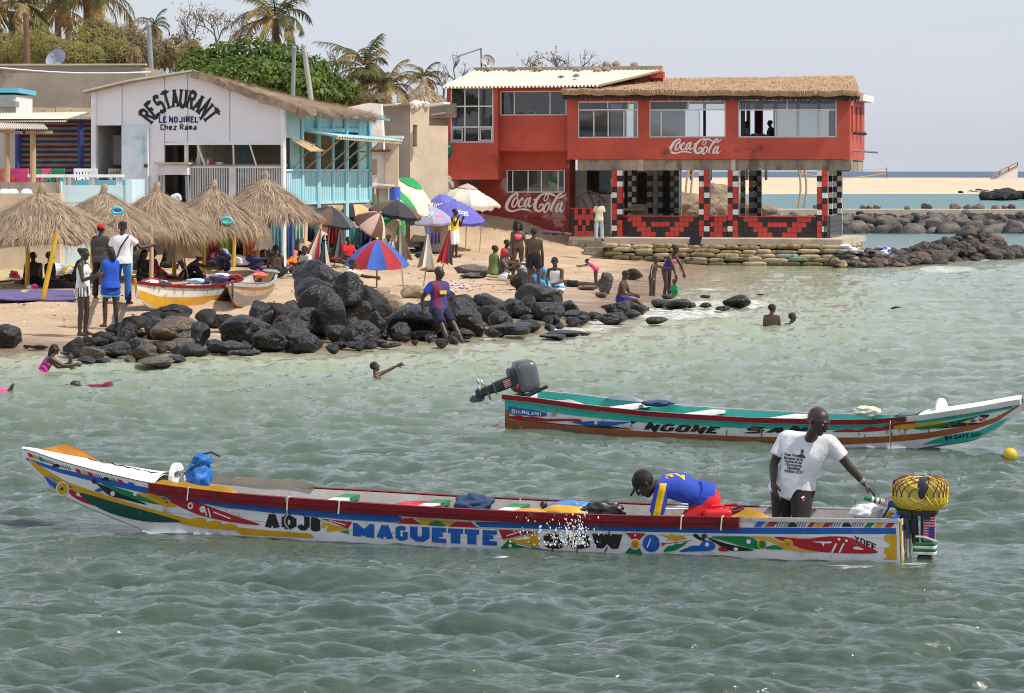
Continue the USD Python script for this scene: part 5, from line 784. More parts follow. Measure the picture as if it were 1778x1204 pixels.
# far row by the alley first
open_umbrella(716, 313, 352, 62, 98.3, ('white', 'pale'), 'large white umbrella with green edge tilted against the plastered house', (705, 425), (.45, -.2), valance=.05, vent='green')
open_umbrella(690, 330, 358, 46, 97., ('green',), 'green umbrella with a printed badge left of the violet umbrellas', (700, 428), (.35, -.35), text=((Point(0, 0).buffer(1), -1.35, .62, .35, 'toy_lime'), (word('CONOR', 1, .3, 1)[0], -1.35, .62, .12, 'sign_white')))
open_umbrella(812, 322, 352, 50, 103, ('white', 'pale'), 'white market umbrella with pinkish cap beside the red wall', (824, 425), (.10, -.05), vent='pinkish', n=8, valance=.16)
open_umbrella(840, 338, 352, 34, 104, ('pale',), 'pale umbrella peeping out behind the white market umbrella', (846, 422), (.2, 0))
open_umbrella(762, 335, 376, 50, 101, ('purple',), 'violet umbrella behind, higher one of the two with white lettering', (768, 430), (-.1, -.1), text=((TG, -1.75, .62, .26, 'sign_white'), (TG, -.75, .62, .26, 'sign_white')))
open_umbrella(790, 348, 380, 56, 99.2, ('purple',), 'violet umbrella in front with white lettering beside the man in yellow', (801, 432), (.08, -.1), text=((TG, -1.1, .68, .26, 'sign_white'),))
open_umbrella(745, 357, 384, 43, 98.2, ('lilac',), 'faded lilac umbrella with white lettering left of the man in yellow', (742, 437), (0, -.08), text=((TG, -1.75, .6, .28, 'sign_white'), (word('MAG', 1, .14)[0], -.9, .72, .12, 'toy_pink')))
open_umbrella(612, 351, 372, 42, 90, ('yellow', 'black', 'yellow', 'yellow'), 'ochre and black umbrella below the blue restaurant wall', (612, 440), (.05, -.1), valance=.18)
open_umbrella(576, 359, 384, 48, 82, ('black', 'brown', 'black', 'slate'), 'brown and black umbrella right of the tallest thatched shade', (572, 458), (.22, -.12), valance=.08)
open_umbrella(690, 348, 370, 47, 88, ('brown', 'black', 'black', 'brown'), 'dark brown umbrella tilted right above the green one', (688, 450), (.18, -.08), valance=.12)
open_umbrella(660, 370, 402, 34, 87, ('brown', 'pinkish', 'brown', 'pale'), 'faded pink and brown umbrella tipped steeply to the right', (650, 452), (.75, -.25), valance=.1)
open_umbrella(697, 372, 400, 28, 89, ('green', 'green', 'pale'), 'small green umbrella tipped on its side below the dark brown one', (690, 448), (.7, -.3), valance=.0)
open_umbrella(655, 416, 460, 57, gpt(655, 500)[1], ('red', 'blue'), 'open red and blue striped umbrella standing on the sand behind the rocks', (655, 500), (.02, -.12), rot=.05, valance=.0, pole='wood_old', n=10)
single('spare_pole', tube([gpt(702, 506) - A([0, 0, .1]), pt(697, 462, gpt(702, 506)[1])], .022, 6), 'wood_old', 'bare brown pole stuck in the sand right of the striped umbrella', 'pole')
folded_umbrella(306, 377, 320, 450, 33, ('tan',), (330, 488), 'half folded tan umbrella in front of the third shade', 6)
folded_umbrella(457, 367, 459, 433, 20, ('cream', 'pale'), (475, 480), 'folded cream umbrella below the tallest shade', 8)
folded_umbrella(557, 393, 536, 462, 19, ('rust', 'brown', 'red', 'cream'), (528, 474), 'folded umbrella striped rust brown and cream, leftmost by the black boulder')
folded_umbrella(564, 413, 562, 466, 14, ('slate', 'cream', 'cream', 'black'), (562, 476), 'folded slate and cream umbrella behind the largest black boulder')
folded_umbrella(592, 384, 588, 447, 17, ('brown', 'black', 'brown', 'slate'), (574, 462), 'folded dark brown umbrella left of the striped open one')
folded_umbrella(694, 388, 700, 452, 18, ('olive', 'grey', 'brown', 'grey'), (706, 468), 'folded olive and grey umbrella right behind the striped open one')
folded_umbrella(743, 401, 740, 464, 17, ('grey', 'pale'), (734, 498), 'folded grey umbrella with a blue tip standing on the open sand', 8, top='plastic_blue')
folded_umbrella(781, 396, 772, 457, 16, ('red', 'red', 'black', 'red'), (755, 478), 'folded red and black umbrella in front of the man in yellow', 8, top='toy_lime')
# ---------------------------------------------------------------- stall cloths, mats, heaps, small things
for k, c in dict(orange=(.62, .20, .06), teal=(.08, .28, .33), mint=(.30, .50, .42), magenta=(.65, .04, .28), navy=(.025, .035, .10), dkred=(.28, .02, .03), denim=(.06, .13, .30), lime=(.35, .5, .05), stripe=(.10, .07, .20), straw=(.42, .36, .12), white=(.72, .72, .74), sky=(.38, .50, .64)).items(): mat('fab_' + k, c, .9, .25, 6, .3, 20, .2, sheen=.15)
def hanging(px, y0, y1, w, D, m, label):
    s_ = D / F; x = np.linspace(-w / 2, w / 2, 12)[None, :]; z = np.linspace(0, 1, 7)[:, None]; P = np.stack([(px - 889) * s_ + x * s_ * (1 + .12 * z) + 0 * z, D + .05 * np.sin(x * 1.1 + px) * (.4 + z), CH - (y0 + (y1 - y0) * z + 1.2 * np.sin(x * .8) * z - HZ) * s_ + 0 * x], -1); single('hanging_cloth', thick(P, (0, -1, 0), .01), m, label, 'cloth', True)
for i, a in enumerate(((434, 398, 444, 22, 77.5, 'fab_orange', 'orange skirt hanging at the stall between two shades'), (300 + 72, 396, 440, 20, 78, 'fab_dkred', 'dark red cloth hanging under the fourth shade'), (391, 396, 432, 16, 77.8, 'fab_lime', 'green patterned cloth hanging under the fourth shade'), (480, 378, 440, 18, 79.5, 'fab_teal', 'teal cloth hanging left of the pale post'), (500, 378, 446, 20, 80, 'fab_denim', 'blue net cloth hanging behind the pale post'), (520, 378, 415, 14, 79, 'fab_mint', 'mint green towel hanging under the blue restaurant'), (546, 386, 420, 22, 83, 'fab_navy', 'dark printed cloth hanging beneath the brown umbrella'), (580, 392, 424, 22, 86, 'fab_dkred', 'red patterned cloth hanging behind the folded umbrellas'), (612, 396, 430, 26, 88, 'fab_teal', 'teal sheet hanging behind the dark stall'), (640, 392, 432, 26, 89, 'fab_navy', 'dark sheet hanging under the ochre umbrella'), (756, 404, 424, 16, 97, 'fab_stripe', 'dim striped cloth hanging below the lilac umbrella'), (464, 380, 430, 16, 81, 'fab_navy', 'dark cloth added at the back of the tallest shade to darken it'))): hanging(*a)  # the last cloth is added to darken the space under the shelter
def lay(name, pts, m, label, cat_, th=.03):
    P = [gpt(*q, .0) + A([0, 0, .035]) for q in pts]; single(name, thick(np.stack([np.stack([P[0] + (P[1] - P[0]) * t for t in np.linspace(0, 1, 8)]), np.stack([P[3] + (P[2] - P[3]) * t for t in np.linspace(0, 1, 8)])]) + np.stack([np.zeros((2, 8)), np.zeros((2, 8)), .012 * np.sin(np.arange(16) * 2.1).reshape(2, 8)], -1), (0, 0, 1), th), m, label, cat_)
lay('mat', ((-20, 522), (132, 524), (128, 506), (-10, 505)), 'fab_stripe', 'purple striped mat on the sand under the leftmost shade', 'mat'); lay('mat', ((-10, 490), (112, 478), (118, 455), (0, 462)), 'fab_straw', 'yellow green straw mat behind the seated pair', 'mat'); lay('mat', ((705, 436), (765, 440), (768, 432), (712, 428)), 'fab_denim', 'blue mat on the sand under the lilac umbrella', 'mat'); lay('towel', ((500, 475), (528, 474), (526, 466), (502, 467)), 'fab_sky', 'light blue towel beside the red and white cooler', 'towel')
def heap(px, py, w, h, mats, label, seed, name='clothes_heap', cat_='clothes', dz=0., D=None):
    g_ = gpt(px, py) if D is None else pt(px, py, D); s_ = g_[1] / F; T = Thing(name, label, cat_, g_); r = np.random.default_rng(seed)
    for k, m in enumerate(mats): c = g_ + A([r.uniform(-.35, .35) * w * s_, r.uniform(-.15, .15), (.3 + .4 * k / len(mats)) * h * s_ + dz]); T.part('garment', blob(c, A([min(w * .36, h * 1.0), min(w * .25, h * .8), h * .38]) * s_ * r.uniform(.7, 1.1), 2, .55, 1.9, seed * 10 + k), m, True)
heap(112, 482, 38, 26, ('fab_white', 'white_paint', 'pole_yellow', 'fab_white', 'fab_sky'), 'heap of white bags and yellow things left of the woman in white', 1); heap(30, 485, 24, 18, ('fab_pinkish' if 'fab_pinkish' in M else 'fab_magenta', 'fab_white', 'fab_dkred'), 'small pile of pale clothes beside the yellow pole', 2); heap(60, 503, 20, 12, ('fab_white', 'fab_magenta'), 'white cap and pink cloth on the purple mat', 3)
heap(560, 462, 26, 16, ('fab_navy', 'fab_dkred', 'fab_white'), 'bundle of clothes behind the folded umbrellas', 5); heap(430, 465, 60, 22, ('fab_navy', 'fab_dkred', 'fab_stripe', 'fab_white', 'fab_lime', 'fab_navy'), 'long heap of dark clothes under the fourth shade', 6); heap(390, 470, 22, 26, ('fab_navy', 'cloth_black', 'fab_navy'), 'black rucksack on the sand beside the man in pale blue', 7, 'rucksack', 'rucksack'); heap(493, 458, 16, 14, ('fab_lime', 'fab_white', 'toy_lime'), 'lime green and white bags by the pale post', 8); heap(345, 483, 22, 9, ('fab_magenta', 'fab_sky', 'fab_white'), 'pink and blue cloths on the sand by the yellow pole', 9); heap(240, 478, 20, 10, ('pole_yellow', 'fab_lime'), 'yellow bottles and bag on the sand by the log pole', 10)
heap(313, 350, 22, 14, ('white_paint', 'fab_white', 'fab_white'), 'crumpled white plastic bag below the restaurant counter', 11, 'plastic_bag', 'bag', D=74.5); heap(600, 436, 30, 20, ('cloth_black', 'fab_navy', 'fab_dkred', 'fab_orange'), 'dark heap of goods in the shade of the ochre umbrella', 12); heap(676, 428, 24, 34, ('cloth_pale', 'cloth_white', 'cloth_white'), 'white sheet bundled over goods below the tipped umbrella', 13, 'sheet', 'cloth'); heap(724, 448, 26, 12, ('basalt', 'fab_navy'), 'dark bags on the sand behind the folded grey umbrella', 14); heap(640, 445, 30, 22, ('cloth_black', 'fab_navy', 'fab_teal'), 'dim pile of goods behind the striped umbrella', 15); heap(905, 430, 40, 6, ('cloth_black', 'fab_dkred', 'rock_grey', 'fab_navy'), 'dark debris at the foot of the worn red wall', 16); heap(970, 432, 60, 9, ('rock_grey', 'cloth_black', 'rock_brown', 'fab_navy', 'fab_dkred'), 'dark debris heap left of the concrete steps', 17)
p = gpt(517, 468); cl = Thing('cooler', 'red cooler jug with white lid on the sand beside the folded umbrellas', 'cooler', p); cl.part('body', lathe([(.001, 0), (.115, 0), (.13, .1), (.13, .26), (.001, .26)], p, 18), 'tile_red', 30); cl.part('lid', lathe([(.001, .26), (.135, .26), (.135, .30), (.1, .34), (.001, .34)], p, 18), 'plastic_white', 30); cl.part('band', lathe([(.132, .12), (.134, .17)], p, 18), 'plastic_white'); cl.part('handle', tube([p + A([.13 * math.cos(a), -.02, .26 + .1 * math.sin(a)]) for a in np.linspace(0, np.pi, 8)], .01, 5), 'plastic_white')
p = gpt(655, 352); tb_ = Thing('stall_table', 'old wooden table with white boards beside the blue restaurant corner', 'table', pt(662, 345, 93)); q = [pt(x, 326, 93) for x in (646, 680)]; tb_.part('tabletop', obox((q[0] + q[1]) / 2, q[1] - q[0], (0, .6, 0), (0, 0, .06)), 'wood_old'); tb_.part('board', obox(pt(664, 321, 93), (.75, .05, -.06), (0, .4, 0), (0, 0, .05)), 'white_rubble')
for x in (648, 656, 678): tb_.part('leg', beam(pt(x, 326, 93), pt(x + 1, 362, 93), .07), 'wood_old')
single('white_crate', obox(pt(664, 338, 93.4), (.4, 0, 0), (0, .4, 0), (0, 0, .4)), 'white_wash', 'white crate under the old wooden table', 'crate'); single('blue_barrel', lathe([(.001, 0), (.17, 0), (.18, .25), (.17, .5), (.001, .5)], pt(686, 352, 93), 14), 'plastic_blue', 'dark blue barrel right of the old wooden table', 'barrel', 30)
# litter and pebbles on the sand
r = np.random.default_rng(77); ms = []; ms2 = []
for i in range(520):
    px, py = r.uniform(0, 1080), r.uniform(455, 590); p = gpt(px, py) if i < 0 else None
    D = r.uniform(56, 98); x = r.uniform(-.19, .035) * D; z = gz(x, D)
    if z < .12 or z > 1.2: continue
    s_ = r.uniform(.01, .028); (ms if r.random() < .6 else ms2).append(blob((x, D, z + .01), (s_ * 1.4, s_ * 1.2, s_ * .5), 1, .5, 2, i))
single('beach_litter', cat(ms2), 'sign_white', None, None, kind='stuff'); single('pebbles', cat(ms), 'rock_grey', None, None, kind='stuff')
r = np.random.default_rng(78); ms = []
for i in range(90): p = gpt(r.normal(798, 18), r.normal(496, 4)); s_ = r.uniform(.01, .028); ms.append((('plastic_blue', 'sign_white', 'tile_red', 'sign_white')[i % 4], blob(p, (s_ * 1.5, s_, s_ * .7), 1, .5, 2, i)))
for m in ('plastic_blue', 'sign_white', 'tile_red'): single('shell_litter', cat([b for a, b in ms if a == m]), m, None, None, kind='stuff')
# ---------------------------------------------------------------- painted wooden boats
mat('hull_white', (.66, .65, .63), .5, .08, 3, .12, 40, c2=(.36, .30, .23), w2=(.57, .72), s2=5); mat('hull_inside', (.42, .39, .36), .75, .2, 4, .2, streak=.2); mat('bilge', (.02, .05, .045), .4, .3)
mat('rail_red', (.30, .016, .024), .38, .2, 5, .1, c2=(.40, .16, .14), w2=(.63, .72), s2=9); mat('deck_white', (.80, .79, .76), .5, .05, 3, c2=(.5, .45, .4), w2=(.66, .76), s2=4)
for k, c in dict(blue=(.012, .09, .36), red=(.34, .012, .022), yellow=(.56, .30, .012), green=(.005, .16, .05), black=(.008, .008, .009), white=(.70, .69, .67), dkgreen=(.004, .05, .04), orange=(.62, .24, .01), teal=(.025, .36, .29), rustorange=(.29, .095, .033), sky=(.05, .2, .5)).items(): mat('paint_' + k, c, .42, .12, 5, .1, 50, c2=tuple(A(c) * .55 + A([.12, .10, .08])), w2=(.62, .72), s2=7)
mat('rusty', (.30, .13, .045), .85, .4, 9); mat('black_plastic', (.02, .021, .024), .38, .2, 4); mat('gun_grey', (.085, .09, .105), .32, .15, 3); mat('steel_blade', (.55, .55, .56), .3, .1, metal=.6); mat('rope', (.55, .46, .34), .9, .2)
def scr(P): return np.stack([P[..., 0] / P[..., 1] * F + 889, HZ + (CH - P[..., 2]) / P[..., 1] * F], -1)
class Hull:
    """plank boat from a centre line, half widths and heights along it; 'near' is the side towards -n*far"""
    def __init__(s, C0, C1, w, wb, zt, zb, T, sign=1, n=90):
        s.C0, s.C1 = A(C0, float), A(C1, float); u = unit(s.C1 - s.C0); nn = A([-u[1], u[0]]); s.nn = nn * np.sign(nn @ -(s.C0 + s.C1)); s.u = u; s.w, s.wb, s.zt, s.zb, s.T = w, wb, zt, zb, T; s.n = n
    def P(s, q, lat, z):
        q, lat, z = np.broadcast_arrays(A(q, float), A(lat, float), A(z, float)); C = s.C0 + q[..., None] * (s.C1 - s.C0); return np.concatenate([C + lat[..., None] * s.nn, z[..., None]], -1)
    def side(s, q, t, off=0., sg=1):
        bul = .10 * np.sin(np.clip(t, 0, 1) * np.pi) * s.w(q); lat = s.w(q) * (1 - t) + s.wb(q) * t + bul * .5
        return s.P(q, sg * (lat + off), s.zt(q) * (1 - t) + s.zb(q) * t)
    def px2(s, px, py, off=.0):
        """picture column and row -> near side of the hull"""
        px, py = A(px, float), A(py, float); g = np.linspace(-.02, 1.02, 400); top = scr(s.side(g, 0 * g))[:, 0]; o = np.argsort(top); q = np.interp(px, top[o], g[o]); t = 0 * q
        for _ in range(5):
            a, b = scr(s.side(q, 0 * q)), scr(s.side(q, 0 * q + 1)); t = (py - a[..., 1]) / (b[..., 1] - a[..., 1]); x = scr(s.side(q, t))[..., 0]; e = 1e-3; dx = (scr(s.side(q + e, t))[..., 0] - x) / e; q = q + (px - x) / dx
        return q, t
    def build(s, mats, floor=.10, thick_=.035):
        q = np.linspace(0, 1, s.n); T = s.T; ts = np.linspace(0, 1, 7)[:, None]
        near = s.side(q[None], ts); far = s.side(q[None], ts, 0, -1)
        keel = s.P(q, 0, s.zb(q) - .03); skin = cat([(lambda m: (m[0], m[1]))(grid(near)), (lambda m: (m[0], m[1][:, ::-1]))(grid(far)), grid(np.stack([near[-1], keel])), (lambda m: (m[0], m[1][:, ::-1]))(grid(np.stack([far[-1], keel])))])
        s.hp = T.part('hull', skin, mats[0], True)
        wi = lambda q: np.maximum(s.w(q) - thick_, .004); zf = s.zb(q) + floor; tf = np.clip((zf - s.zt(q)) / (s.zb(q) - s.zt(q)), 0, 1); li = np.maximum((s.w(q) * (1 - tf) + s.wb(q) * tf) - thick_, .003)
        inn = np.stack([s.P(q, s.w(q), s.zt(q)), s.P(q, wi(q), s.zt(q) - .002), s.P(q, li, zf)]); infar = np.stack([s.P(q, -s.w(q), s.zt(q)), s.P(q, -wi(q), s.zt(q) - .002), s.P(q, -li, zf)])
        m1, m2 = grid(inn), grid(infar); T.part('inner_planking', cat([(m1[0], m1[1][:, ::-1]), m2]), mats[1]); T.part('floor', grid(np.stack([s.P(q, li, zf), s.P(q, -li, zf)])), mats[2])
        z0 = A([0.]); a = np.linspace(0, 1, 7)
        st = np.stack([s.side(0 * a, a), s.side(0 * a, a, 0, -1)]); m = grid(st); T.part('transom', cat([m, (m[0] + A([*s.u, 0]) * .04, m[1][:, ::-1])]), mats[0]); s.stern = st
    def strip(s, name, q0, q1, lat0, lat1, dz0, dz1, m, sg=1, n=40, under=None):
        """a plank along the edge: from lat0 to lat1 outwards of the rail, dz0..dz1 relative to it"""
        q = np.linspace(q0, q1, n); w = s.w(q); z = s.zt(q); c = [s.P(q, sg * (w + a), z + b) for a, b in ((lat0, dz1), (lat1, dz1), (lat1, dz0), (lat0, dz0), (lat0, dz1))]; m_ = grid(np.stack(c)); 
        ends = [(np.stack([k[i] for k in c[:4]]), A([[0, 1, 2], [0, 2, 3]])) for i in (0, -1)]
        return s.T.part(name, cat([m_, (m_[0], m_[1][:, ::-1])] + ends), m, under=under)
    def paint(s, g, m, name='painted_motif', off=.004, mx=13.):
        """flat painted shape, drawn in picture units, laid on the near side"""
        f = flat(g, mx)
        if f is None: return
        q, t = s.px2(f[0][:, 0], f[0][:, 1]); s.T.part(name, (s.side(q, t, off), f[1]), m, under=s.hp)
def tab(*p):
    p = A(sorted(p)); return lambda x: np.interp(x, p[:, 0], p[:, 1])
def edge_z(H_, pts, lat):
    """height of an edge from picture points, for a line at lateral offset lat(q)"""
    pts = A(pts, float); g = np.linspace(0, 1, 300); P = H_.P(g, lat(g), 0 * g); px = P[:, 0] / P[:, 1] * F + 889; o = np.argsort(pts[:, 0]); py = np.interp(px, pts[o, 0], pts[o, 1])
    from scipy.ndimage import gaussian_filter1d
    z = gaussian_filter1d(CH - (py - HZ) * P[:, 1] / F, 4, mode='nearest'); return lambda q: np.interp(q, g, z)
def in_box(g, x0, x1, ytl, ybl, ytr, ybr):
    """shape -> filling a slanting box of the picture"""
    a, b, c, d = g.bounds
    def f(x, y): 
        u = (A(x) - a) / (c - a); v = (A(y) - b) / (d - b); return x0 + u * (x1 - x0), (ybl + (ybr - ybl) * u) * (1 - v) + (ytl + (ytr - ytl) * u) * v
    from shapely.ops import transform
    return transform(lambda x, y: f(x, y), g)
def PG(*p): return Polygon([(p[i], p[i + 1]) for i in range(0, len(p), 2)]).buffer(0)
def SM(*p): 
    """smooth closed shape through points"""
    q = A(p, float).reshape(-1, 2); n = len(q); out = []
    for i in range(n):
        a, b, c, d = q[i - 1], q[i], q[(i + 1) % n], q[(i + 2) % n]
        for t in np.linspace(0, 1, 5, endpoint=False): out.append(.5 * (2 * b + (c - a) * t + (2 * a - 5 * b + 4 * c - d) * t * t + (3 * b - a - 3 * c + d) * t ** 3))
    return Polygon(out).buffer(0)
def CI(x, y, r, ry=None): return affinity.scale(Point(x, y).buffer(1, 8), r, ry or r)
def LN(w, *p): return LineString([(p[i], p[i + 1]) for i in range(0, len(p), 2)]).buffer(w / 2)
# ---- the long pirogue in front
pir = Thing('pirogue', 'long brightly painted wooden pirogue in the foreground carrying two men', 'pirogue', (-.7, 26., -.2))
D0 = 24.62; near0 = A([(1558 - 889) / F * D0, D0]); D1 = 27.3; tip = A([(40 - 889) / F * D1, D1]); uu = unit(tip - near0); nn_ = A([uu[1], -uu[0]]); nn_ *= np.sign(nn_ @ -near0)
wM = tab((0, .36), (.15, .44), (.35, .475), (.6, .455), (.75, .37), (.88, .22), (.95, .12), (1, .035)); wbM = lambda q: wM(q) * np.interp(q, [0, .7, .85, 1], [.62, .6, .35, .3])
PM = Hull(near0 - nn_ * .36, tip, wM, wbM, None, None, pir)
PM.zt = edge_z(PM, ((40, 779), (70, 790), (100, 801), (170, 820), (250, 839), (300, 846), (400, 858), (500, 866), (600, 873), (720, 881), (850, 888), (980, 894), (1110, 898), (1250, 900), (1400, 903), (1560, 904)), wM)
PM.zb = edge_z(PM, ((40, 790), (60, 820), (100, 857), (165, 886), (260, 925), (400, 965), (600, 985), (1000, 1000), (1560, 1006)), wbM)
PM.build(('hull_white', 'hull_inside', 'bilge'), .07)
qx = lambda px, H_=PM: float(H_.px2(A([float(px)]), A([float(np.interp(px, [40, 850, 1560], [785, 890, 905]))]))[0][0])
PM.strip('gunwale', qx(1284), qx(256), -.03, .035, -.085, .012, 'rail_red'); PM.strip('gunwale', qx(1284), qx(300), -.03, .035, -.06, .012, 'rail_red', -1); PM.strip('gunwale', .0, qx(1285), -.035, .012, -.02, .014, 'paint_white'); PM.strip('gunwale', .0, qx(1285), -.035, .012, -.02, .014, 'paint_white', -1)
PM.strip('moulding', qx(1284), qx(256), .034, .042, -.04, -.034, 'rail_red')
def band(H_, pts, m, name='painted_band'): up = [(a, b) for a, b, c in pts]; dn = [(a, c) for a, b, c in pts][::-1]; H_.paint(Polygon(up + dn).buffer(0), m, name, .003, 14.)
band(PM, ((46, 795, 799), (100, 813, 820), (170, 829, 838), (260, 848, 858), (400, 869, 883), (500, 880, 893), (600, 889, 902), (690, 896, 907), (698, 899, 902)), 'paint_blue'); band(PM, ((826, 906, 909), (834, 906, 915), (1000, 910, 920), (1110, 913, 923), (1283, 916, 926.5), (1400, 916.5, 927), (1556, 917, 927)), 'paint_blue')
Pm = PM.paint
for dy in (30, 47): band(PM, [(x, np.interp(x, [60, 250, 600, 850, 1110, 1556], [806, 838, 872, 887, 898, 904]) + dy - 0, np.interp(x, [60, 250, 600, 850, 1110, 1556], [806, 838, 872, 887, 898, 904]) + dy + .8) for x in np.linspace(250 if dy > 40 else 120, 1552, 30)], 'hull_inside', 'plank_seam')
for i, (ch, x0, x1) in enumerate((('A', 460, 486), ('D', 489, 515), ('J', 516, 538), ('I', 540, 556))):
    y = np.interp(x0, [458, 557], [891, 898]); g = glyph(ch, .38, 2, 0, .8) if ch != 'I' else glyph('I', .5, 1).union(LN(.2, .2, .95, .2, 1.25)); Pm(in_box(g, x0, x1, y, y + 25, y + 2, y + 26), 'paint_black', 'painted_letter')
    Pm(LN(1.6, (x0 + x1) / 2, y - 3, (x0 + x1) / 2 + 2, y + 3), 'paint_black', 'painted_letter')
for ch, x0, x1 in (('M', 613, 650), ('A', 654, 683), ('G', 687, 708), ('U', 712, 746), ('E', 750, 775), ('T', 778, 804), ('T', 807, 832), ('E', 838, 863)):
    f = lambda x: (np.interp(x, [612, 700, 864], [907, 913, 921]), np.interp(x, [612, 700, 864], [930, 938.5, 947])); (a, b), (c, d) = f(x0), f(x1); Pm(in_box(glyph(ch, .40, 2, 0, .95), x0, x1, a, b, c, d), 'paint_blue', 'painted_letter')
for ch, x0, x1 in (('S', 944, 978), ('O', 985, 1024), ('W', 1028, 1081)): Pm(in_box(glyph(ch, .33, 2, 0, .9), x0, x1, 926, 951, 926 + (x1 - x0) * .03, 953), 'paint_black', 'painted_letter'); Pm(LN(2, (x0 + x1) / 2 + 4, 921, (x0 + x1) / 2 + 2, 930), 'paint_black', 'painted_letter'); Pm(LN(2, (x0 + x1) / 2 - 4, 958, (x0 + x1) / 2, 950), 'paint_black', 'painted_letter')
for ch, x0 in (('Y', 1484), ('O', 1494), ('F', 1504), ('F', 1513)): y = 929 + (x0 - 1484) * .42; Pm(in_box(glyph(ch, .22, 2, 0, .8), x0, x0 + 8.5, y, y + 12, y + 3.5, y + 15), 'paint_black', 'painted_letter')
# bow flourishes
Pm(SM(50, 797, 75, 812, 120, 838, 170, 855, 250, 880, 330, 901, 392, 917, 350, 916, 290, 903, 215, 882, 140, 857, 95, 838, 66, 818), 'paint_yellow'); Pm(SM(140, 856, 200, 872, 290, 897, 312, 906, 250, 905, 195, 892, 158, 874), 'paint_dkgreen', off=.0055)
Pm(PG(72, 821, 102, 834, 99, 851, 86, 842), 'paint_blue'); Pm(CI(109, 849, 11.5, 12.5), 'paint_white', off=.005); Pm(CI(109, 849, 9.5, 10.5), 'paint_yellow', off=.0065); Pm(CI(108, 849, 2.6), 'paint_black', off=.008); Pm(SM(119, 843, 134, 852, 132, 860, 150, 866, 164, 878, 140, 870, 122, 858), 'paint_red')
Pm(SM(164, 836, 172, 840, 200, 852, 256, 876, 215, 867, 190, 860, 176, 848), 'paint_black'); Pm(CI(164, 836, 4), 'paint_black'); Pm(CI(196, 857, 4), 'paint_white', off=.006); Pm(SM(176, 839, 215, 850, 262, 866, 280, 876, 250, 871, 222, 862, 200, 853), 'paint_green', off=.0055); Pm(CI(235, 858, 3), 'paint_white', off=.007); Pm(SM(165, 851, 178, 846, 182, 850, 172, 854), 'paint_blue')
Pm(SM(240, 857, 268, 858, 290, 870, 306, 880, 285, 878, 262, 868), 'paint_yellow', off=.006); Pm(CI(290, 872, 7, 6), 'paint_yellow', off=.0065); Pm(CI(290, 872, 2), 'paint_green', off=.008)
Pm(SM(278, 864, 330, 868, 365, 880, 410, 896, 452, 911, 400, 906, 350, 895, 322, 884, 300, 874), 'paint_red', off=.005)
for a, b in ((331, 878), (352, 884)): Pm(CI(a, b, 5, 6), 'paint_white', off=.0065)
for a, b, c, d in ((355, 880, 359, 894), (362, 883, 366, 897)): Pm(LN(2.4, a, b, c, d), 'paint_white', off=.0065)
Pm(LN(2.2, 372, 889, 400, 900), 'paint_white', off=.0065); Pm(CI(331, 878, 2.5), 'paint_red', off=.008)
for x in (345, 372, 398): Pm(CI(x, 904 + (x - 345) * .2, 14, 6), 'paint_yellow', off=.005)
Pm(PG(395, 913, 460, 920, 540, 926, 545, 934, 420, 928), 'paint_yellow')
# amidships
Pm(PG(557, 900, 612, 906, 604, 918, 588, 911), 'paint_red'); Pm(LN(1.6, 572, 903, 600, 911), 'paint_white', off=.006); Pm(PG(561, 905, 607, 919, 566, 923, 570, 914), 'paint_yellow'); Pm(PG(589, 923, 605, 920, 607, 927), 'paint_green'); Pm(CI(562, 912, 3.5), 'paint_yellow')
Pm(PG(690, 908.5, 700, 900, 716, 899.5, 733, 910.5), 'paint_red'); Pm(PG(723, 900, 789, 905, 780, 913, 735, 911), 'paint_yellow', off=.004); Pm(SM(744, 911.5, 752, 905, 764, 905, 773, 913), 'paint_green', off=.006); Pm(PG(779, 914, 792, 905, 818, 907, 831, 916), 'paint_red', off=.005)
Pm(PG(866, 919, 936, 923, 873, 936), 'paint_red'); Pm(LN(1.8, 880, 930, 905, 922), 'paint_white', off=.006); Pm(PG(875, 937, 936, 924, 932, 932, 939, 936, 934, 942, 939, 950), 'paint_yellow'); Pm(SM(890, 936, 918, 931, 918, 936), 'paint_white', off=.006); Pm(PG(868, 952, 881, 939, 940, 952), 'paint_green'); Pm(CI(886, 947, 3), 'paint_white', off=.006); Pm(LN(1.6, 897, 944, 925, 951), 'paint_white', off=.006); Pm(PG(835, 954, 900, 953, 960, 956, 955, 963, 840, 962), 'paint_yellow', off=.003)
Pm(PG(1087, 925, 1121, 926, 1110, 938, 1098, 937), 'paint_red'); Pm(CI(1103, 929, 1.8), 'paint_white', off=.006); Pm(PG(1084, 961, 1097, 946, 1109, 947, 1116, 962), 'paint_green'); Pm(CI(1103, 944.5, 9.5), 'paint_white', off=.0055); Pm(CI(1103, 944.5, 7.5, 8), 'paint_orange', off=.007); Pm(LN(1.2, 1100, 942, 1106, 948), 'paint_green', off=.0085); Pm(LN(1.2, 1106, 942, 1100, 948), 'paint_green', off=.0085)
Pm(CI(1131, 943, 15, 15).difference(CI(1149, 940, 5, 4)).difference(CI(1148, 950, 4, 3)), 'paint_blue'); Pm(LN(2, 1124, 950, 1130, 935), 'paint_white', off=.006)
Pm(SM(1146, 928, 1160, 930, 1166, 927, 1174, 931, 1181, 929, 1193, 935, 1180, 937, 1172, 940, 1164, 936), 'paint_yellow'); Pm(SM(1152, 957, 1160, 948, 1168, 947, 1174, 943, 1181, 944, 1194, 940, 1184, 949, 1172, 955, 1162, 957), 'paint_green'); Pm(PG(1147, 941, 1157, 943, 1148, 949, 1150, 945), 'paint_red'); Pm(LN(1.1, 1150, 944.5, 1200, 938), 'paint_red')
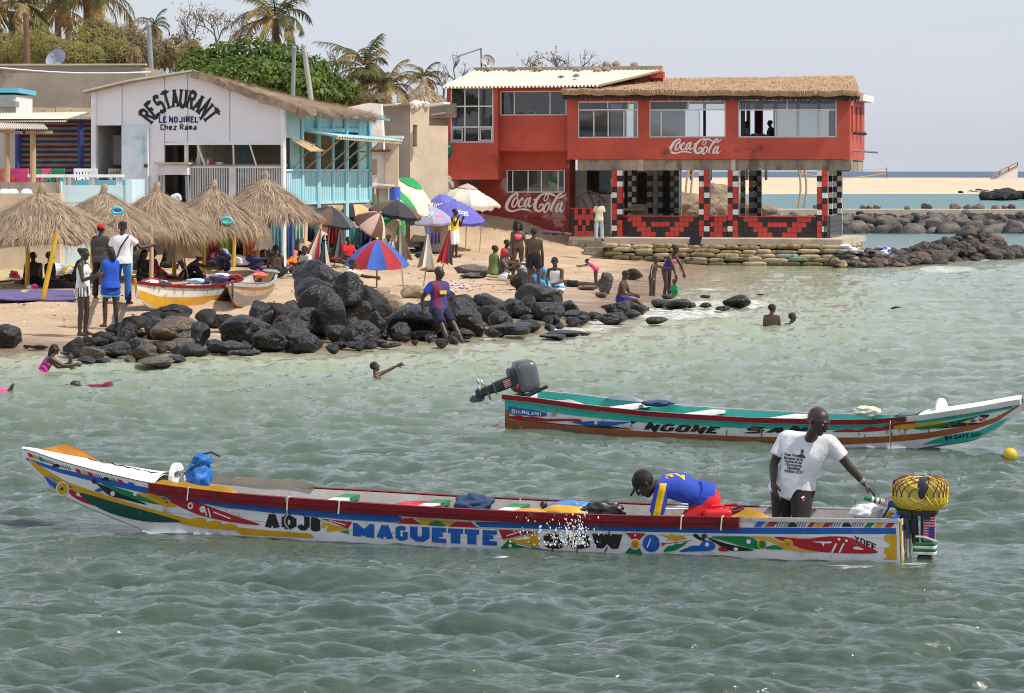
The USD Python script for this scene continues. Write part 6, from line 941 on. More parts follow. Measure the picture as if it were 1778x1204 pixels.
# stern flourishes
Pm(SM(1204, 930, 1208, 926, 1216, 932, 1226, 938, 1214, 937), 'paint_black'); Pm(CI(1223, 930.5, 4.5), 'paint_black'); Pm(SM(1228, 932, 1260, 943, 1308, 954, 1290, 956, 1266, 955, 1245, 944), 'paint_black', off=.006); Pm(CI(1278, 953, 4, 3), 'paint_white', off=.008)
Pm(SM(1234, 932, 1270, 931, 1302, 932, 1318, 942, 1322, 952, 1300, 951, 1262, 940), 'paint_green'); Pm(CI(1300, 940, 4), 'paint_white', off=.006); Pm(CI(1323, 944, 8, 9), 'paint_yellow', off=.0055); Pm(CI(1324, 945, 5.5, 6.5), 'paint_green', off=.007); Pm(SM(1305, 933, 1330, 931, 1350, 938, 1368, 946, 1356, 948, 1332, 938), 'paint_yellow', off=.005); Pm(SM(1330, 950, 1345, 946, 1360, 953, 1334, 953), 'paint_green', off=.006)
Pm(SM(1180, 957, 1200, 948, 1214, 947, 1222, 938, 1236, 940, 1242, 948, 1235, 955, 1205, 957), 'paint_blue'); Pm(CI(1228, 945, 3.5), 'paint_white', off=.006); Pm(SM(1248, 951, 1258, 949, 1264, 956, 1250, 956), 'paint_red', off=.007)
Pm(SM(1345, 932, 1400, 935, 1440, 931, 1475, 933, 1500, 945, 1522, 960, 1440, 959, 1395, 953, 1370, 943), 'paint_red', off=.0045); Pm(PG(1409, 940, 1444, 940, 1444, 942.5, 1432, 943, 1430, 949, 1427, 943), 'paint_white', off=.006)
for x in (1452, 1465): Pm(LN(3, x, 944, x - 7, 958), 'paint_white', off=.006); Pm(CI(x + 5, 936 + (x - 1452) * .2, 2.4), 'paint_white', off=.006)
Pm(SM(1482, 950, 1490, 949, 1500, 954, 1484, 953), 'paint_white', off=.006); Pm(CI(1368, 944, 9.5, 9), 'paint_yellow', off=.006); Pm(LN(1.2, 1365, 942, 1371, 947), 'paint_green', off=.0075); Pm(LN(1.2, 1371, 942, 1365, 947), 'paint_green', off=.0075); Pm(SM(1340, 948, 1370, 950, 1400, 954, 1422, 958, 1385, 957), 'paint_yellow', off=.0055)
Pm(unary_union([PG(1541, 928, 1557, 927.5, 1557, 972, 1534, 971)] + [CI(1540, y, 5, 6) for y in (934, 958)]).difference(unary_union([CI(1540, 946, 6, 5), CI(1536, 965, 4, 4)])), 'paint_yellow')
def stripes(lst, m_off=.004):
    for x, w, c, y0, y1 in lst: Pm(PG(x + 6, y0, x + w + 6, y0, x + w - 3, y1, x - 3, y1), 'paint_' + c, off=m_off)
stripes([(1312, 12, 'blue', 904.5, 914.5), (1332, 14, 'red', 904.5, 914.5), (1404, 9, 'red', 905, 915), (1416, 11, 'yellow', 905, 915), (1430, 12, 'red', 905, 915), (1503, 12, 'green', 906, 916), (1520, 12, 'yellow', 906, 916), (1538, 12, 'red', 906, 916)])
for x0, x1 in ((1349, 1370), (1384, 1400), (1444, 1460), (1480, 1498)):
    for x in np.arange(x0, x1, 4.4): Pm(LN(1.3, x + 3, 905.5, x - 1, 914.5), 'paint_black')
for x in (1376, 1470): Pm(CI(x, 915, 8, 8).intersection(sbox(x - 9, 905, x + 9, 914.8)), 'paint_black')
yb = lambda x: np.interp(x, [40, 100, 170, 250], [780, 802, 821, 840])
for x, w, c in ((47, 8, 'red'), (56, 8, 'yellow'), (66, 8, 'green'), (130, 8, 'red'), (141, 8, 'yellow'), (151, 9, 'red'), (203, 9, 'red'), (222, 10, 'blue')): Pm(PG(x, yb(x) + 3, x + w, yb(x + w) + 3, x + w + 4, yb(x + w) + 10, x + 4, yb(x) + 11), 'paint_' + c)
for x0, x1 in ((77, 92), (106, 122), (164, 176), (192, 200)):
    for x in np.arange(x0, x1, 3.6): Pm(LN(1.1, x, yb(x) + 3.5, x + 3, yb(x) + 9), 'paint_black')
for x in (98, 184): Pm(CI(x, yb(x) + 11, 7, 7).intersection(sbox(x - 8, yb(x), x + 8, yb(x) + 10.5)), 'paint_black')
# transom picture, foredeck, wash boards
tp = pir.part('transom_paint', grid(PM.stern * 1. - A([*PM.u, 0]) * .006), 'paint_white')
def on_transom(g, m, off):
    v, f = flat(g, .1); t = v[:, 1]; lat = 1 - 2 * v[:, 0]; a = PM.side(0 * t, t); b = PM.side(0 * t, t, 0, -1); P = a + (b - a) * v[:, :1] - A([*PM.u, 0]) * off; pir.part('painted_motif', (P, f), m, under=tp)
for g, m, o in ((sbox(0, 0, .14, 1), 'paint_yellow', .009), (sbox(0, 0, 1, .12), 'paint_white', .0075), (sbox(.14, .10, 1, .2), 'paint_blue', .0085), (CI(.45, .42, .16, .15), 'paint_orange', .011), (PG(.3, .62, .6, .62, .5, .95), 'paint_red', .011), (PG(.35, .24, .55, .24, .45, .34), 'paint_green', .011), (sbox(.78, .0, .99, 1), 'paint_dkgreen', .010)): on_transom(g, m, o)
pir.part('stern_board', (lambda m: m)(obox(PM.P(.006, 0, PM.zt(0.) + .012), A([*PM.u, 0]) * .06, A([*PM.nn, 0]) * .72, (0, 0, .03))), 'paint_blue')
q = np.linspace(qx(262), 1.0, 26); a = np.linspace(-1, 1, 9)[:, None]; fd = PM.P(q[None] + 0 * a, a * (PM.w(q)[None] - .002), PM.zt(q)[None] + .012 + .07 * (1 - a ** 2) * np.interp(q, [q[0], .93, 1], [1, .7, .15])[None]); mm = grid(fd); pir.part('foredeck', cat([mm, (mm[0] - A([0, 0, .02]), mm[1][:, ::-1])]), 'deck_white', True)
def wavy(px0, px1, hts, m, sg, lat=-.02, h0=0.):
    """a wash board with a scalloped top, standing on the rail"""
    q = np.linspace(qx(px0), qx(px1), 30); hh = np.interp(np.linspace(0, 1, 30), np.linspace(0, 1, len(hts)), hts); a = PM.P(q, sg * (PM.w(q) + lat), PM.zt(q) + h0); b = PM.P(q, sg * (PM.w(q) + lat - .02), PM.zt(q) + h0 + hh); m1 = grid(np.stack([a, b])); pir.part('wash_board', cat([m1, (m1[0] + A([*PM.nn, 0]) * .015, m1[1][:, ::-1])]), m)
wavy(262, 412, (.0, .05, .055, .04, .06, .05, .04, .045, .06, .065, .045, .0), 'paint_yellow', 1, .0); wavy(300, 490, (.0, .07, .06, .045, .07, .07, .05, .07, .09, .06, 0), 'plaster_tan', -1); wavy(1262, 1345, (0, .04, .09, .07, .03, .0), 'paint_yellow', 1); wavy(1300, 1390, (0, .04, .11, .08, .02, .0), 'plaster_tan', -1); wavy(60, 160, (0, .05, .11, .08, .03, 0), 'paint_orange', -1, -.01, .03)
cb = PM.P(qx(283), .03, PM.zt(qx(283)) + .09); pl = pir.part('name_board', lathe([(.001, -.02), (.15, -.02), (.15, .02), (.001, .02)], cb - A([0, 0, .05]), 24, A([*PM.u, 0])), 'deck_white')
tg = meshkit.text_mesh('MBAYE', .05, .003, True); v = A(tg.vertices); v = v - v.mean(0); pir.part('painted_lettering', (cb - A([*PM.u, 0]) * .028 + np.outer(v[:, 0], [*-PM.nn, 0]) + np.outer(v[:, 1], [0, 0, 1]), A(tg.faces)), 'paint_black', under=pl)
sq = [PM.P(qx(x), l, PM.zt(qx(x)) + .075) for x, l in ((140, .02), (150, .07), (158, .03), (168, .06), (176, .0), (185, .05), (196, .02), (205, .06), (214, .03), (224, .07), (232, .04), (245, .09), (256, .06))]; pir.part('painted_lettering', tube(sq, .006, 4), 'paint_black')
for px in (556, 716, 858):
    q_ = qx(px); z = float(PM.zt(q_)) - .05; w = float(PM.w(q_)) - .03; c = PM.P(q_, 0, z); tb = pir.part('thwart', obox(c + A([*PM.nn, 0]) * w * .35, A([*PM.u, 0]) * .15, A([*PM.nn, 0]) * w * 1.25, (0, 0, .04)), 'paint_white'); pir.part('thwart_end', obox(c - A([*PM.nn, 0]) * w * .62, A([*PM.u, 0]) * .15, A([*PM.nn, 0]) * w * .68, (0, 0, .042)), 'paint_green', under=tb)
for px, l in ((326, .0), (500, .0), (590, .0), (1185, .0), (1255, .0)): q_ = qx(px); pir.part('lashing', tube([PM.P(q_, PM.w(q_) - .03, PM.zt(q_) + .016), PM.P(q_, PM.w(q_) + .04, PM.zt(q_) + .016), PM.P(q_ + .001, PM.w(q_) + .045, PM.zt(q_) - .1)], .007, 5), 'rope')
q_ = qx(497); pir.part('mooring_line', tube([PM.P(q_, PM.w(q_) + .04, PM.zt(q_) + .01)] + [PM.side(A(q_ + .004 * math.sin(k)), A(t), .03) for k, t in enumerate(np.linspace(.25, .72, 8))], .006, 5), 'rope')
HOLES.append(Polygon([tuple(PM.P(A(q), A(s_ * max(float(PM.w(A(q))) * .8 - .02, .0) if q < .84 else 0.), 0.)[:2]) for s_, qs in ((1, np.linspace(.004, .86, 30)), (-1, np.linspace(.86, .004, 30))) for q in qs]).buffer(0))
# things lying in the pirogue
def inb(px, lat, dz): q_ = qx(px); return PM.P(q_, lat, float(PM.zt(q_)) + dz)
mat('tarp_bag', (.01, .13, .42), .6, .2, 6, .5, 18); mat('navy_cloth', (.03, .06, .13), .9, .25, 8, .4, 20); mat('can_red', (.60, .012, .018), .35, .08)
b_ = Thing('blue_bag', 'blue sack tied with black rope behind the white foredeck', 'bag', inb(314, -.02, 0)); c = inb(316, -.02, .08); b_.part('sack', blob(c, (.12, .11, .15), 3, .35, 2.4, 4), 'tarp_bag', True); b_.part('neck', blob(c + A([.03, 0, .14]), (.09, .07, .07), 2, .6, 3, 8), 'tarp_bag', True); b_.part('rope', tube([c + A([-.13, -.02, .02]), c + A([-.05, -.10, .09]), c + A([.05, -.05, .14]), c + A([.02, 0, .2]), c + A([.12, 0, .22]), c + A([.2, 0, .18])], .01, 5), 'black_plastic')
single('red_basin', lathe([(.001, -.04), (.15, -.05), (.21, .02), (.22, .025), (.20, .01), (.001, .0)], inb(697, -.05, -.06), 20), 'can_red', 'red basin lying beside the middle thwart of the pirogue', 'basin', True)
single('navy_sack', blob(inb(788, -.15, -.03), (.17, .12, .10), 3, .45, 2.2, 6), 'navy_cloth', 'navy blue cloth sack between the thwarts of the pirogue', 'sack', True)
single('orange_lid', lathe([(.001, 0), (.2, 0), (.21, .03), (.001, .045)], inb(905, .05, -.06), 18), 'paint_orange', 'orange basin lid on the pirogue floor near the splash', 'lid', True)
s1 = Thing('printed_sack', 'yellow and blue printed sack rolled up inside the pirogue', 'sack', inb(965, 0, -.1)); s1.part('roll', blob(inb(962, .02, -.04), (.25, .1, .075), 3, .3, 2, 3), 'paint_yellow', True); s1.part('print', blob(inb(968, -.08, -.01), (.24, .09, .07), 3, .3, 2, 5), 'paint_sky', True)
single('black_gear', blob(inb(1022, -.05, -.02), (.2, .1, .08), 3, .6, 2.6, 9), 'black_plastic', 'heap of black diving gear in the pirogue behind the splash', 'gear', True); single('black_lamp', cat([ball(inb(918, -.02, .02), .035), tube([inb(918, -.02, -.1), inb(918, -.02, .02)], .02, 6)]), 'black_plastic', 'small black knobbed lamp beside the orange lid', 'lamp', True)
for k, px in enumerate((1227, 1246)):
    c = inb(px, .0 - .12 * k, -.055); T = Thing('jerrycan', ['red fuel can with dark cap behind the kneeling man, nearer one', 'red fuel can behind the kneeling man, farther one'][k], 'fuel can', c - A([0, 0, .2])); v = SPH[3][0]; w_ = np.sign(v) * np.abs(v) ** .35 * A([.13, .09, .085]); T.part('body', (c + w_, SPH[3][1]), 'can_red', True); T.part('cap', tube([c + A([.12, -.03, .02]), c + A([.17, -.03, .02])], .03, 8), 'black_plastic'); T.part('cap', tube([c + A([.12, .03, -.02]), c + A([.16, .03, -.02])], .026, 8), 'black_plastic'); T.part('handle', tube([c + A([-.06, 0, .075]), c + A([-.05, 0, .11]), c + A([.05, 0, .11]), c + A([.06, 0, .075])], .014, 6), 'can_red')
single('fuel_hose', tube([inb(1255, 0, .03), inb(1270, .02, .05), inb(1283, .1, .02), inb(1262, .18, .03)], .009, 5), 'black_plastic', 'black fuel hose looping from the red cans to the rail', 'hose', True)
w1 = Thing('white_sack', 'white sack tied at the neck lying at the pirogue stern', 'sack', inb(1490, -.05, -.1)); w1.part('sack', blob(inb(1492, -.02, .02), (.15, .12, .085), 3, .3, 2, 14), 'fab_white', True); w1.part('neck', blob(inb(1474, -.02, .03), (.05, .04, .04), 2, .4, 3, 2), 'fab_white', True); w1.part('string', tube([inb(1473, -.02, .04), inb(1471, -.02, .12), inb(1475, -.02, .13)], .006, 5), 'rusty')
single('yellow_float', ball(inb(1530, -.1, -.01), (.05, .05, .04)), 'pole_yellow', 'yellow float at the pirogue stern beside the tiller cable', 'float', True)
# outboard at the stern, wrapped in a yellow net
def rbox(c, h, ex, p=.4, k=3):
    v = SPH[k][0]; w_ = np.sign(v) * np.abs(v) ** p * A(h); return A(c) + w_ @ A(ex), SPH[k][1]
mat('net_yellow', (.68, .50, .01), .6, .15, 6); mat('net_dark', (.12, .015, .02), .7); mat('cowl_yellow', (.50, .40, .07), .75, .2, 4, .3, 16); mat('stripe_red', (.5, .02, .03), .5); mat('stripe_blue', (.03, .04, .28), .5)
ax = A([-PM.u[0], -PM.u[1], 0]); sd_ = A([*PM.nn, 0]); up_ = A([0, 0, 1.]); base = PM.P(0, 0, float(PM.zt(0.)))
ob = Thing('outboard_motor', 'outboard motor wrapped in yellow netting on the stern of the long pirogue', 'motor', base + ax * .2 - up_ * .5); E3 = A([ax, sd_, up_]); Dm = float(base[1]) - .05
cc = pt(1598, 856, Dm); hw = A([.235, .17, .142]); ob.part('cowl', rbox(cc, hw, E3, .62, 4), 'cowl_yellow', True); ob.part('vent', rbox(cc + ax * .045 + sd_ * .035 + up_ * .028, A([.075, .145, .118]), E3, .7), 'black_plastic', True); ob.part('knob', rbox(pt(1555, 840, Dm), A([.02, .03, .035]), E3), 'black_plastic', True)
def on_cowl(th_, ph): d = A([math.cos(ph) * math.cos(th_), math.cos(ph) * math.sin(th_), math.sin(ph)]); return cc + (np.sign(d) * np.abs(d) ** .62 * (hw + .006)) @ E3
for k in range(22):
    for sg in (1, -1):
        for lo, hi, m in ((-1.3, -.05, 'net_yellow'), (-.05, 1.3, 'net_dark' if k % 5 else 'net_yellow')): ob.part('net', tube([on_cowl(k * 2 * np.pi / 22 + sg * ph * .62, ph) for ph in np.linspace(lo, hi, 10)], .0034, 4), m)
ob.part('lower_cowl', rbox(pt(1602, 889, Dm), A([.13, .10, .03]), E3), 'black_plastic', True); ob.part('swivel', cat([rbox(pt(1583, 905, Dm), A([.05, .05, .11]), E3), tube([pt(1587, 900, Dm), pt(1590, 945, Dm)], [.035, .03], 8), rbox(pt(1572, 893, Dm), A([.07, .09, .05]), E3), tube([pt(1572, 900, Dm - .1), pt(1577, 935, Dm - .1)], .025, 6)]), 'black_plastic', True)
lg = ob.part('leg', rbox(pt(1610, 912, Dm), A([.055, .04, .15]), E3, .3), 'black_plastic', True); lgc = pt(1615, 914, Dm)
ob.part('flag_sticker', obox(lgc + sd_ * .045, ax * .1, sd_ * .01, up_ * .25), 'paint_white', under=lg)
for k in range(11): ob.part('sticker_stripe', obox(lgc + sd_ * .053 + up_ * (.115 - .023 * k), ax * .1, sd_ * .006, up_ * .011), 'stripe_red', under=lg)
for dz in (.08, -.02, -.07): ob.part('sticker_canton', obox(lgc + sd_ * .059 + up_ * dz - ax * (.02 if dz > 0 else -.02), ax * .05, sd_ * .005, up_ * .045), 'stripe_blue', under=lg)
for k, m in enumerate(('paint_green', 'paint_white', 'paint_green', 'paint_white')): ob.part('splash_plate', rbox(pt(1606, 944 + 5.2 * k, Dm), A([.10, .07, .015]), E3, .3), m, True)
ob.part('gearcase', rbox(pt(1606, 985, Dm), A([.07, .05, .12]), E3, .5), 'black_plastic', True); ob.part('pipe', tube([pt(1590, 932, Dm - .12), pt(1606, 933, Dm - .14), pt(1626, 941, Dm - .1)], .012, 6), 'steel_blade')
t0, t1 = pt(1501, 864, Dm - .02), pt(1562, 879, Dm - .02)
for k, (a, b, m) in enumerate(((0, .2, 'paint_green'), (.2, .26, 'paint_white'), (.26, .33, 'paint_green'), (.33, .4, 'paint_white'), (.4, .46, 'paint_green'), (.46, .66, 'paint_white'), (.66, .8, 'stripe_blue'), (.8, 1., 'paint_green'))): ob.part('tiller' if k == 0 else 'tiller_band', tube([t0 + (t1 - t0) * a, t0 + (t1 - t0) * b], [.024 + .004 * a, .024 + .004 * b], 10), m)
for q in (.48, .52, .56, .6): ob.part('tiller_band', tube([t0 + (t1 - t0) * q, t0 + (t1 - t0) * (q + .015)], .0285, 10), 'stripe_red')
ob.part('tiller_joint', rbox(pt(1566, 881, Dm), A([.055, .035, .03]), E3), 'black_plastic', True); ob.part('cable', tube([pt(1545, 879, Dm), pt(1538, 890, Dm), pt(1533, 899, Dm)], .01, 5), 'black_plastic')
# ---- second pirogue, teal and white
p2 = Thing('pirogue', 'rust streaked teal and white pirogue moored empty behind the foreground one', 'pirogue', (3, 36.5, -.2)); D0 = 37.6; near0 = A([(876 - 889) / F * D0, D0]); D1 = 34.2; tip = A([(1775 - 889) / F * D1, D1]); uu = unit(tip - near0); nn_ = A([uu[1], -uu[0]]); nn_ *= np.sign(nn_ @ -near0)
w2 = tab((0, .42), (.2, .52), (.5, .54), (.75, .44), (.9, .24), (1, .04)); wb2 = lambda q: w2(q) * np.interp(q, [0, .7, .85, 1], [.66, .6, .3, .3]); P2_ = Hull(near0 - nn_ * .42, tip, w2, wb2, None, None, p2)
P2_.zt = edge_z(P2_, ((875, 687), (940, 694), (1000, 703), (1120, 716), (1200, 721.5), (1300, 727), (1450, 731), (1520, 730), (1600, 723), (1700, 708), (1776, 694)), w2); P2_.zb = edge_z(P2_, ((875, 742), (1000, 765), (1130, 780), (1300, 790), (1500, 792), (1600, 778), (1640, 770), (1690, 763), (1730, 742), (1760, 720), (1777, 699)), wb2)
P2_.build(('hull_white', 'paint_teal', 'bilge'), .07); q2 = lambda px: qx2(px)
def qx2(px): return float(P2_.px2(A([float(px)]), A([float(np.interp(px, [875, 1300, 1776], [688, 728, 695]))]))[0][0])
P2_.strip('gunwale', 0, qx2(1570), -.02, .03, -.048, .012, 'rail_red'); P2_.strip('gunwale', 0, qx2(1570), -.03, .03, -.05, .012, 'paint_white', -1); P2_.strip('inner_rail', 0, qx2(1600), -.06, -.02, -.02, .010, 'paint_white'); P2_.strip('gunwale', qx2(1571), 1, -.01, .02, -.05, .012, 'deck_white')
rp = lambda x: np.interp(x, [875, 940, 1000, 1120, 1200, 1300, 1450, 1520, 1600, 1700, 1776], [687, 694, 703, 716, 721.5, 727, 731, 730, 723, 708, 694])
def band2(x0, x1, a, b, m): xs = np.linspace(x0, x1, 24); P2_.paint(Polygon([(x, rp(x) + a(x)) for x in xs] + [(x, rp(x) + b(x)) for x in xs[::-1]]).buffer(0), m, 'painted_band', .003, 16.)
K = lambda c: (lambda x: c + 0 * x)
band2(877, 1758, K(8), lambda x: np.interp(x, [877, 900, 1300, 1600, 1758], [24, 20, 17, 15, 12]), 'paint_teal')
low = lambda x: np.interp(x, [877, 1000, 1130, 1300, 1450, 1560, 1640, 1700, 1750, 1772], [40, 36, 33, 31, 29, 29, 30, 27, 19, 6]); band2(877, 1770, low, lambda x: np.interp(x, [877, 1300, 1500, 1640, 1700, 1755, 1770], [56, 46, 40, 40, 36, 26, 10]), 'paint_rustorange'); band2(877, 884, K(20), K(44), 'paint_rustorange')
P2_.paint(PG(1600, 772, 1640, 757, 1700, 748, 1758, 722, 1770, 708, 1735, 741, 1690, 764, 1660, 769), 'paint_teal', off=.004); p = P2_.paint
p(SM(886, 706, 905, 709, 945, 716, 944, 723, 905, 721, 886, 718), 'paint_blue', off=.005)
def word_on(pf, txt, x0, x1, y0, h0, y1, h1, m, w=.2, sl=0., sx=.8, gap=.2, off=.0065):
    g = word(txt, 1, w, 2, 0, sx, gap, sl)[0]; pf(in_box(g, x0, x1, y0, y0 + h0, y1, y1 + h1), m, 'painted_lettering', off)
word_on(p, 'DIAMILANT', 889, 941, 709.5, 9, 716, 6, 'paint_white', .24)
p(SM(886, 723, 900, 721, 912, 724, 925, 723, 948, 727, 985, 727, 1008, 728, 1006, 733, 985, 731, 950, 732, 920, 730, 888, 726), 'paint_red', off=.005); p(LN(1, 884, 704, 884, 726, 950, 735, 1095, 745), 'paint_black', off=.005); p(PG(992, 733, 1030, 731, 1096, 733, 1060, 740, 1020, 740), 'paint_blue', off=.005); p(CI(1035, 734, 3), 'paint_white', off=.007); p(PG(1015, 741, 1040, 739, 1070, 741, 1097, 745, 1060, 744), 'paint_black', off=.006); p(PG(1095, 731, 1107, 732, 1097, 737), 'paint_black', off=.006)
word_on(p, 'NGONE', 1118, 1252, 732, 17, 740, 15, 'paint_black', .32, 14, .8, .12); word_on(p, 'SANE', 1292, 1440, 740, 14, 739, 15, 'paint_black', .32, 14, .8, .12)
p(SM(1446, 750, 1470, 745, 1490, 747, 1510, 741, 1530, 742, 1555, 735, 1590, 733, 1572, 741, 1540, 747, 1500, 750), 'paint_red', off=.005); p(SM(1552, 740, 1580, 736, 1600, 735, 1640, 730, 1625, 738, 1590, 744, 1560, 746), 'paint_yellow', off=.0055); p(SM(1585, 743, 1625, 737, 1660, 730, 1700, 722, 1675, 732, 1640, 740, 1605, 746), 'paint_green', off=.006); p(PG(1605, 746, 1660, 733, 1702, 724, 1660, 735), 'paint_black', off=.007); p(PG(1620, 745, 1668, 734, 1708, 735, 1660, 742), 'paint_black', off=.006); p(SM(1700, 722, 1718, 720, 1712, 726), 'paint_black', off=.006); p(CI(1690, 731, 3), 'paint_blue', off=.006); p(CI(1703, 729, 4, 2), 'paint_red', off=.006)
word_on(p, 'MARMALLAH', 1616, 1674, 721, 5.5, 714, 5, 'paint_black', .22); word_on(p, 'WA GAFE GUI', 1641, 1703, 757, 9, 750, 8, 'paint_black', .28)
p(PG(1712, 709, 1732, 706, 1728, 711, 1710, 714), 'paint_red', off=.005); p(PG(1745, 703, 1768, 697, 1764, 705, 1742, 709), 'paint_blue', off=.005)
r = np.random.default_rng(4)
for k in range(46): x = r.uniform(885, 1760); y = rp(x) + r.uniform(9, 24); h = r.uniform(3, 13); p(SM(x, y, x + r.uniform(.8, 2.2), y + h * .3, x + .5, y + h, x - .6, y + h * .4), 'rusty', 'rust_streak', .0085)
q = np.linspace(qx2(1590), 1., 20); a = np.linspace(-1, 1, 9)[:, None]; fd = P2_.P(q[None] + 0 * a, a * (P2_.w(q)[None] - .002), P2_.zt(q)[None] + .014 + .05 * (1 - a ** 2)); mm = grid(fd); p2.part('foredeck', cat([mm, (mm[0] - A([0, 0, .02]), mm[1][:, ::-1])]), 'deck_white', True); p2.part('deck_bulkhead', lathe([(.001, 0), (.16, 0), (.15, .05), (.001, .06)], P2_.P(qx2(1612), .05, float(P2_.zt(qx2(1612))) + .03), 16, (A([*P2_.u, 0]))), 'deck_white', True)
for px0, px1, hts, sg in ((955, 1016, (0, .02, .05, .03, 0), 1), (985, 1060, (0, .06, .10, .04, 0), -1), (1500, 1560, (0, .04, .05, .02, 0), -1), (1540, 1600, (0, .05, .07, .03, .02), -1)):
    q = np.linspace(qx2(px0), qx2(px1), 16); hh = np.interp(np.linspace(0, 1, 16), np.linspace(0, 1, len(hts)), hts); m1 = grid(np.stack([P2_.P(q, sg * (P2_.w(q) - .03), P2_.zt(q)), P2_.P(q, sg * (P2_.w(q) - .05), P2_.zt(q) + hh)])); p2.part('wash_board', cat([m1, (m1[0] + A([*P2_.nn, 0]) * .015, m1[1][:, ::-1])]), 'paint_white')
for px in (1050, 1180, 1330): q_ = qx2(px); p2.part('thwart', obox(P2_.P(q_, 0, float(P2_.zt(q_)) - .03), A([*P2_.u, 0]) * .2, A([*P2_.nn, 0]) * (2 * float(P2_.w(q_)) - .1), (0, 0, .04)), 'paint_white')
single('cream_cloth', blob(P2_.P(qx2(1455), -.3, float(P2_.zt(qx2(1455))) + .06), (.16, .1, .07), 3, .4, 2, 5), 'fab_straw' if 0 else 'cloth_pale', 'crumpled cream cloth on the far rail of the teal pirogue', 'cloth', True); single('grey_cloth', blob(P2_.P(qx2(1085), -.3, float(P2_.zt(qx2(1085))) + .03), (.2, .1, .04), 3, .4, 2, 7), 'navy_cloth', 'dark grey cloth on the far rail of the teal pirogue near its motor', 'cloth', True)
ql = qx2(1545); p2.part('mooring_line', tube([P2_.P(ql, P2_.w(ql), float(P2_.zt(ql)) + .02)] + [P2_.side(A(ql - .012 * t), A(t), .05) for t in np.linspace(.1, 1.1, 8)], .008, 5), 'rope')
HOLES.append(Polygon([tuple(P2_.P(A(q), A(s_ * max(float(P2_.w(A(q))) * .8 - .02, .0)), 0.)[:2]) for s_, qs in ((1, np.linspace(.004, .80, 30)), (-1, np.linspace(.80, .004, 30))) for q in qs]).buffer(0))
# its tilted outboard
D_ = 37.9; om = Thing('outboard_motor', 'dark grey outboard motor tilted up at the stern of the teal pirogue', 'motor', pt(905, 690, D_)); a0, a1 = pt(915, 652, D_), pt(832, 684, D_); dx_ = unit(a1 - a0); bz = unit(np.cross((0, 1., 0), dx_)); by_ = A([0, 1., 0]); E_ = A([dx_, by_, bz])
om.part('cowl', rbox(pt(913, 653, D_), A([.155, .17, .215]), A([unit((1, .25, .12)), unit((-.25, 1, 0)), unit((-.2, 0, 1))]), .5, 4), 'gun_grey', True); om.part('cowl_band', rbox(pt(899, 651, D_), A([.022, .178, .17]), A([unit((1, .25, .12)), unit((-.25, 1, 0)), unit((-.2, 0, 1))]), .4), 'stripe_red', True); om.part('lower_cowl', rbox(pt(896, 660, D_), A([.09, .15, .17]), A([unit((1, .25, .12)), unit((-.25, 1, 0)), unit((-.3, 0, 1))]), .5), 'black_plastic', True)
tg = meshkit.text_mesh('YAMAHA', .045, .004, True); v = A(tg.vertices) - A(tg.vertices).mean(0); cU, cV = unit((-.22, 0, 1)), unit((-1, -.25, -.12)); om.part('lettering', (pt(907, 650, D_) - by_ * .172 + np.outer(v[:, 0], -cU) + np.outer(v[:, 1], -cV) , A(tg.faces)), 'paint_white')
lg = om.part('leg', cat([rbox(a0 + dx_ * .30, A([.2, .06, .075]), E_, .4), rbox(a0 + dx_ * .50, A([.15, .05, .06]), E_, .4)]), 'black_plastic', True)
om.part('flag_sticker', obox(a0 + dx_ * .25 - by_ * .066 + bz * .0, dx_ * .15, by_ * .006, bz * .1), 'paint_white', under=lg)
for k in range(4): om.part('sticker_stripe', obox(a0 + dx_ * .25 - by_ * .071 + bz * (.038 - .025 * k), dx_ * .15, by_ * .004, bz * .011), 'stripe_red', under=lg)
om.part('plate', rbox(a0 + dx_ * .56 + bz * -.02, A([.014, .05, .11]), E_, .5), 'gun_grey', True); om.part('plate', rbox(a0 + dx_ * .46, A([.012, .07, .09]), E_, .5), 'gun_grey', True); om.part('skeg', rbox(a0 + dx_ * .72 - bz * .05, A([.1, .02, .05]), A([unit((-1, 0, -.15)), by_, (0, 0, 1.)]), .7), 'gun_grey', True); om.part('gearcase', rbox(a0 + dx_ * .66, A([.06, .045, .07]), E_, .7), 'black_plastic', True)
pc = pt(833, 667, D_)
for k in range(3): aa = k * 2.09 + .3; om.part('blade', rbox(pc + A([.03 * math.cos(aa), .06 * math.cos(aa * 1.0), .055 * math.sin(aa)]), A([.022, .05, .045]), A([unit((1, .4 * math.cos(aa), .3)), by_, unit((-.3, 0, 1))]), .9), 'steel_blade', True)
om.part('bracket', cat([rbox(pt(905, 682, D_), A([.05, .1, .09]), A([(1, 0, 0), (0, 1, 0), (0, 0, 1.)]), .4), tube([pt(898, 672, D_ - .1), pt(906, 690, D_ - .1)], .03, 6)]), 'black_plastic', True); om.part('tiller', tube([pt(912, 689, D_ - .1), pt(951, 671, D_ - .15)], [.03, .022], 8), 'black_plastic'); om.part('tilt_lever', rbox(pt(899, 672, D_ - .16), A([.015, .015, .03]), np.eye(3)), 'can_red', True)
# buoy
wb_ = pt(1754, 790, F * CH / (793 - HZ)); single('buoy', ball(wb_ + A([0, 0, .0]), .082, 3), 'buoy_yellow' if 0 else 'pole_yellow', 'round yellow buoy floating at the right below the teal bow', 'buoy', True)
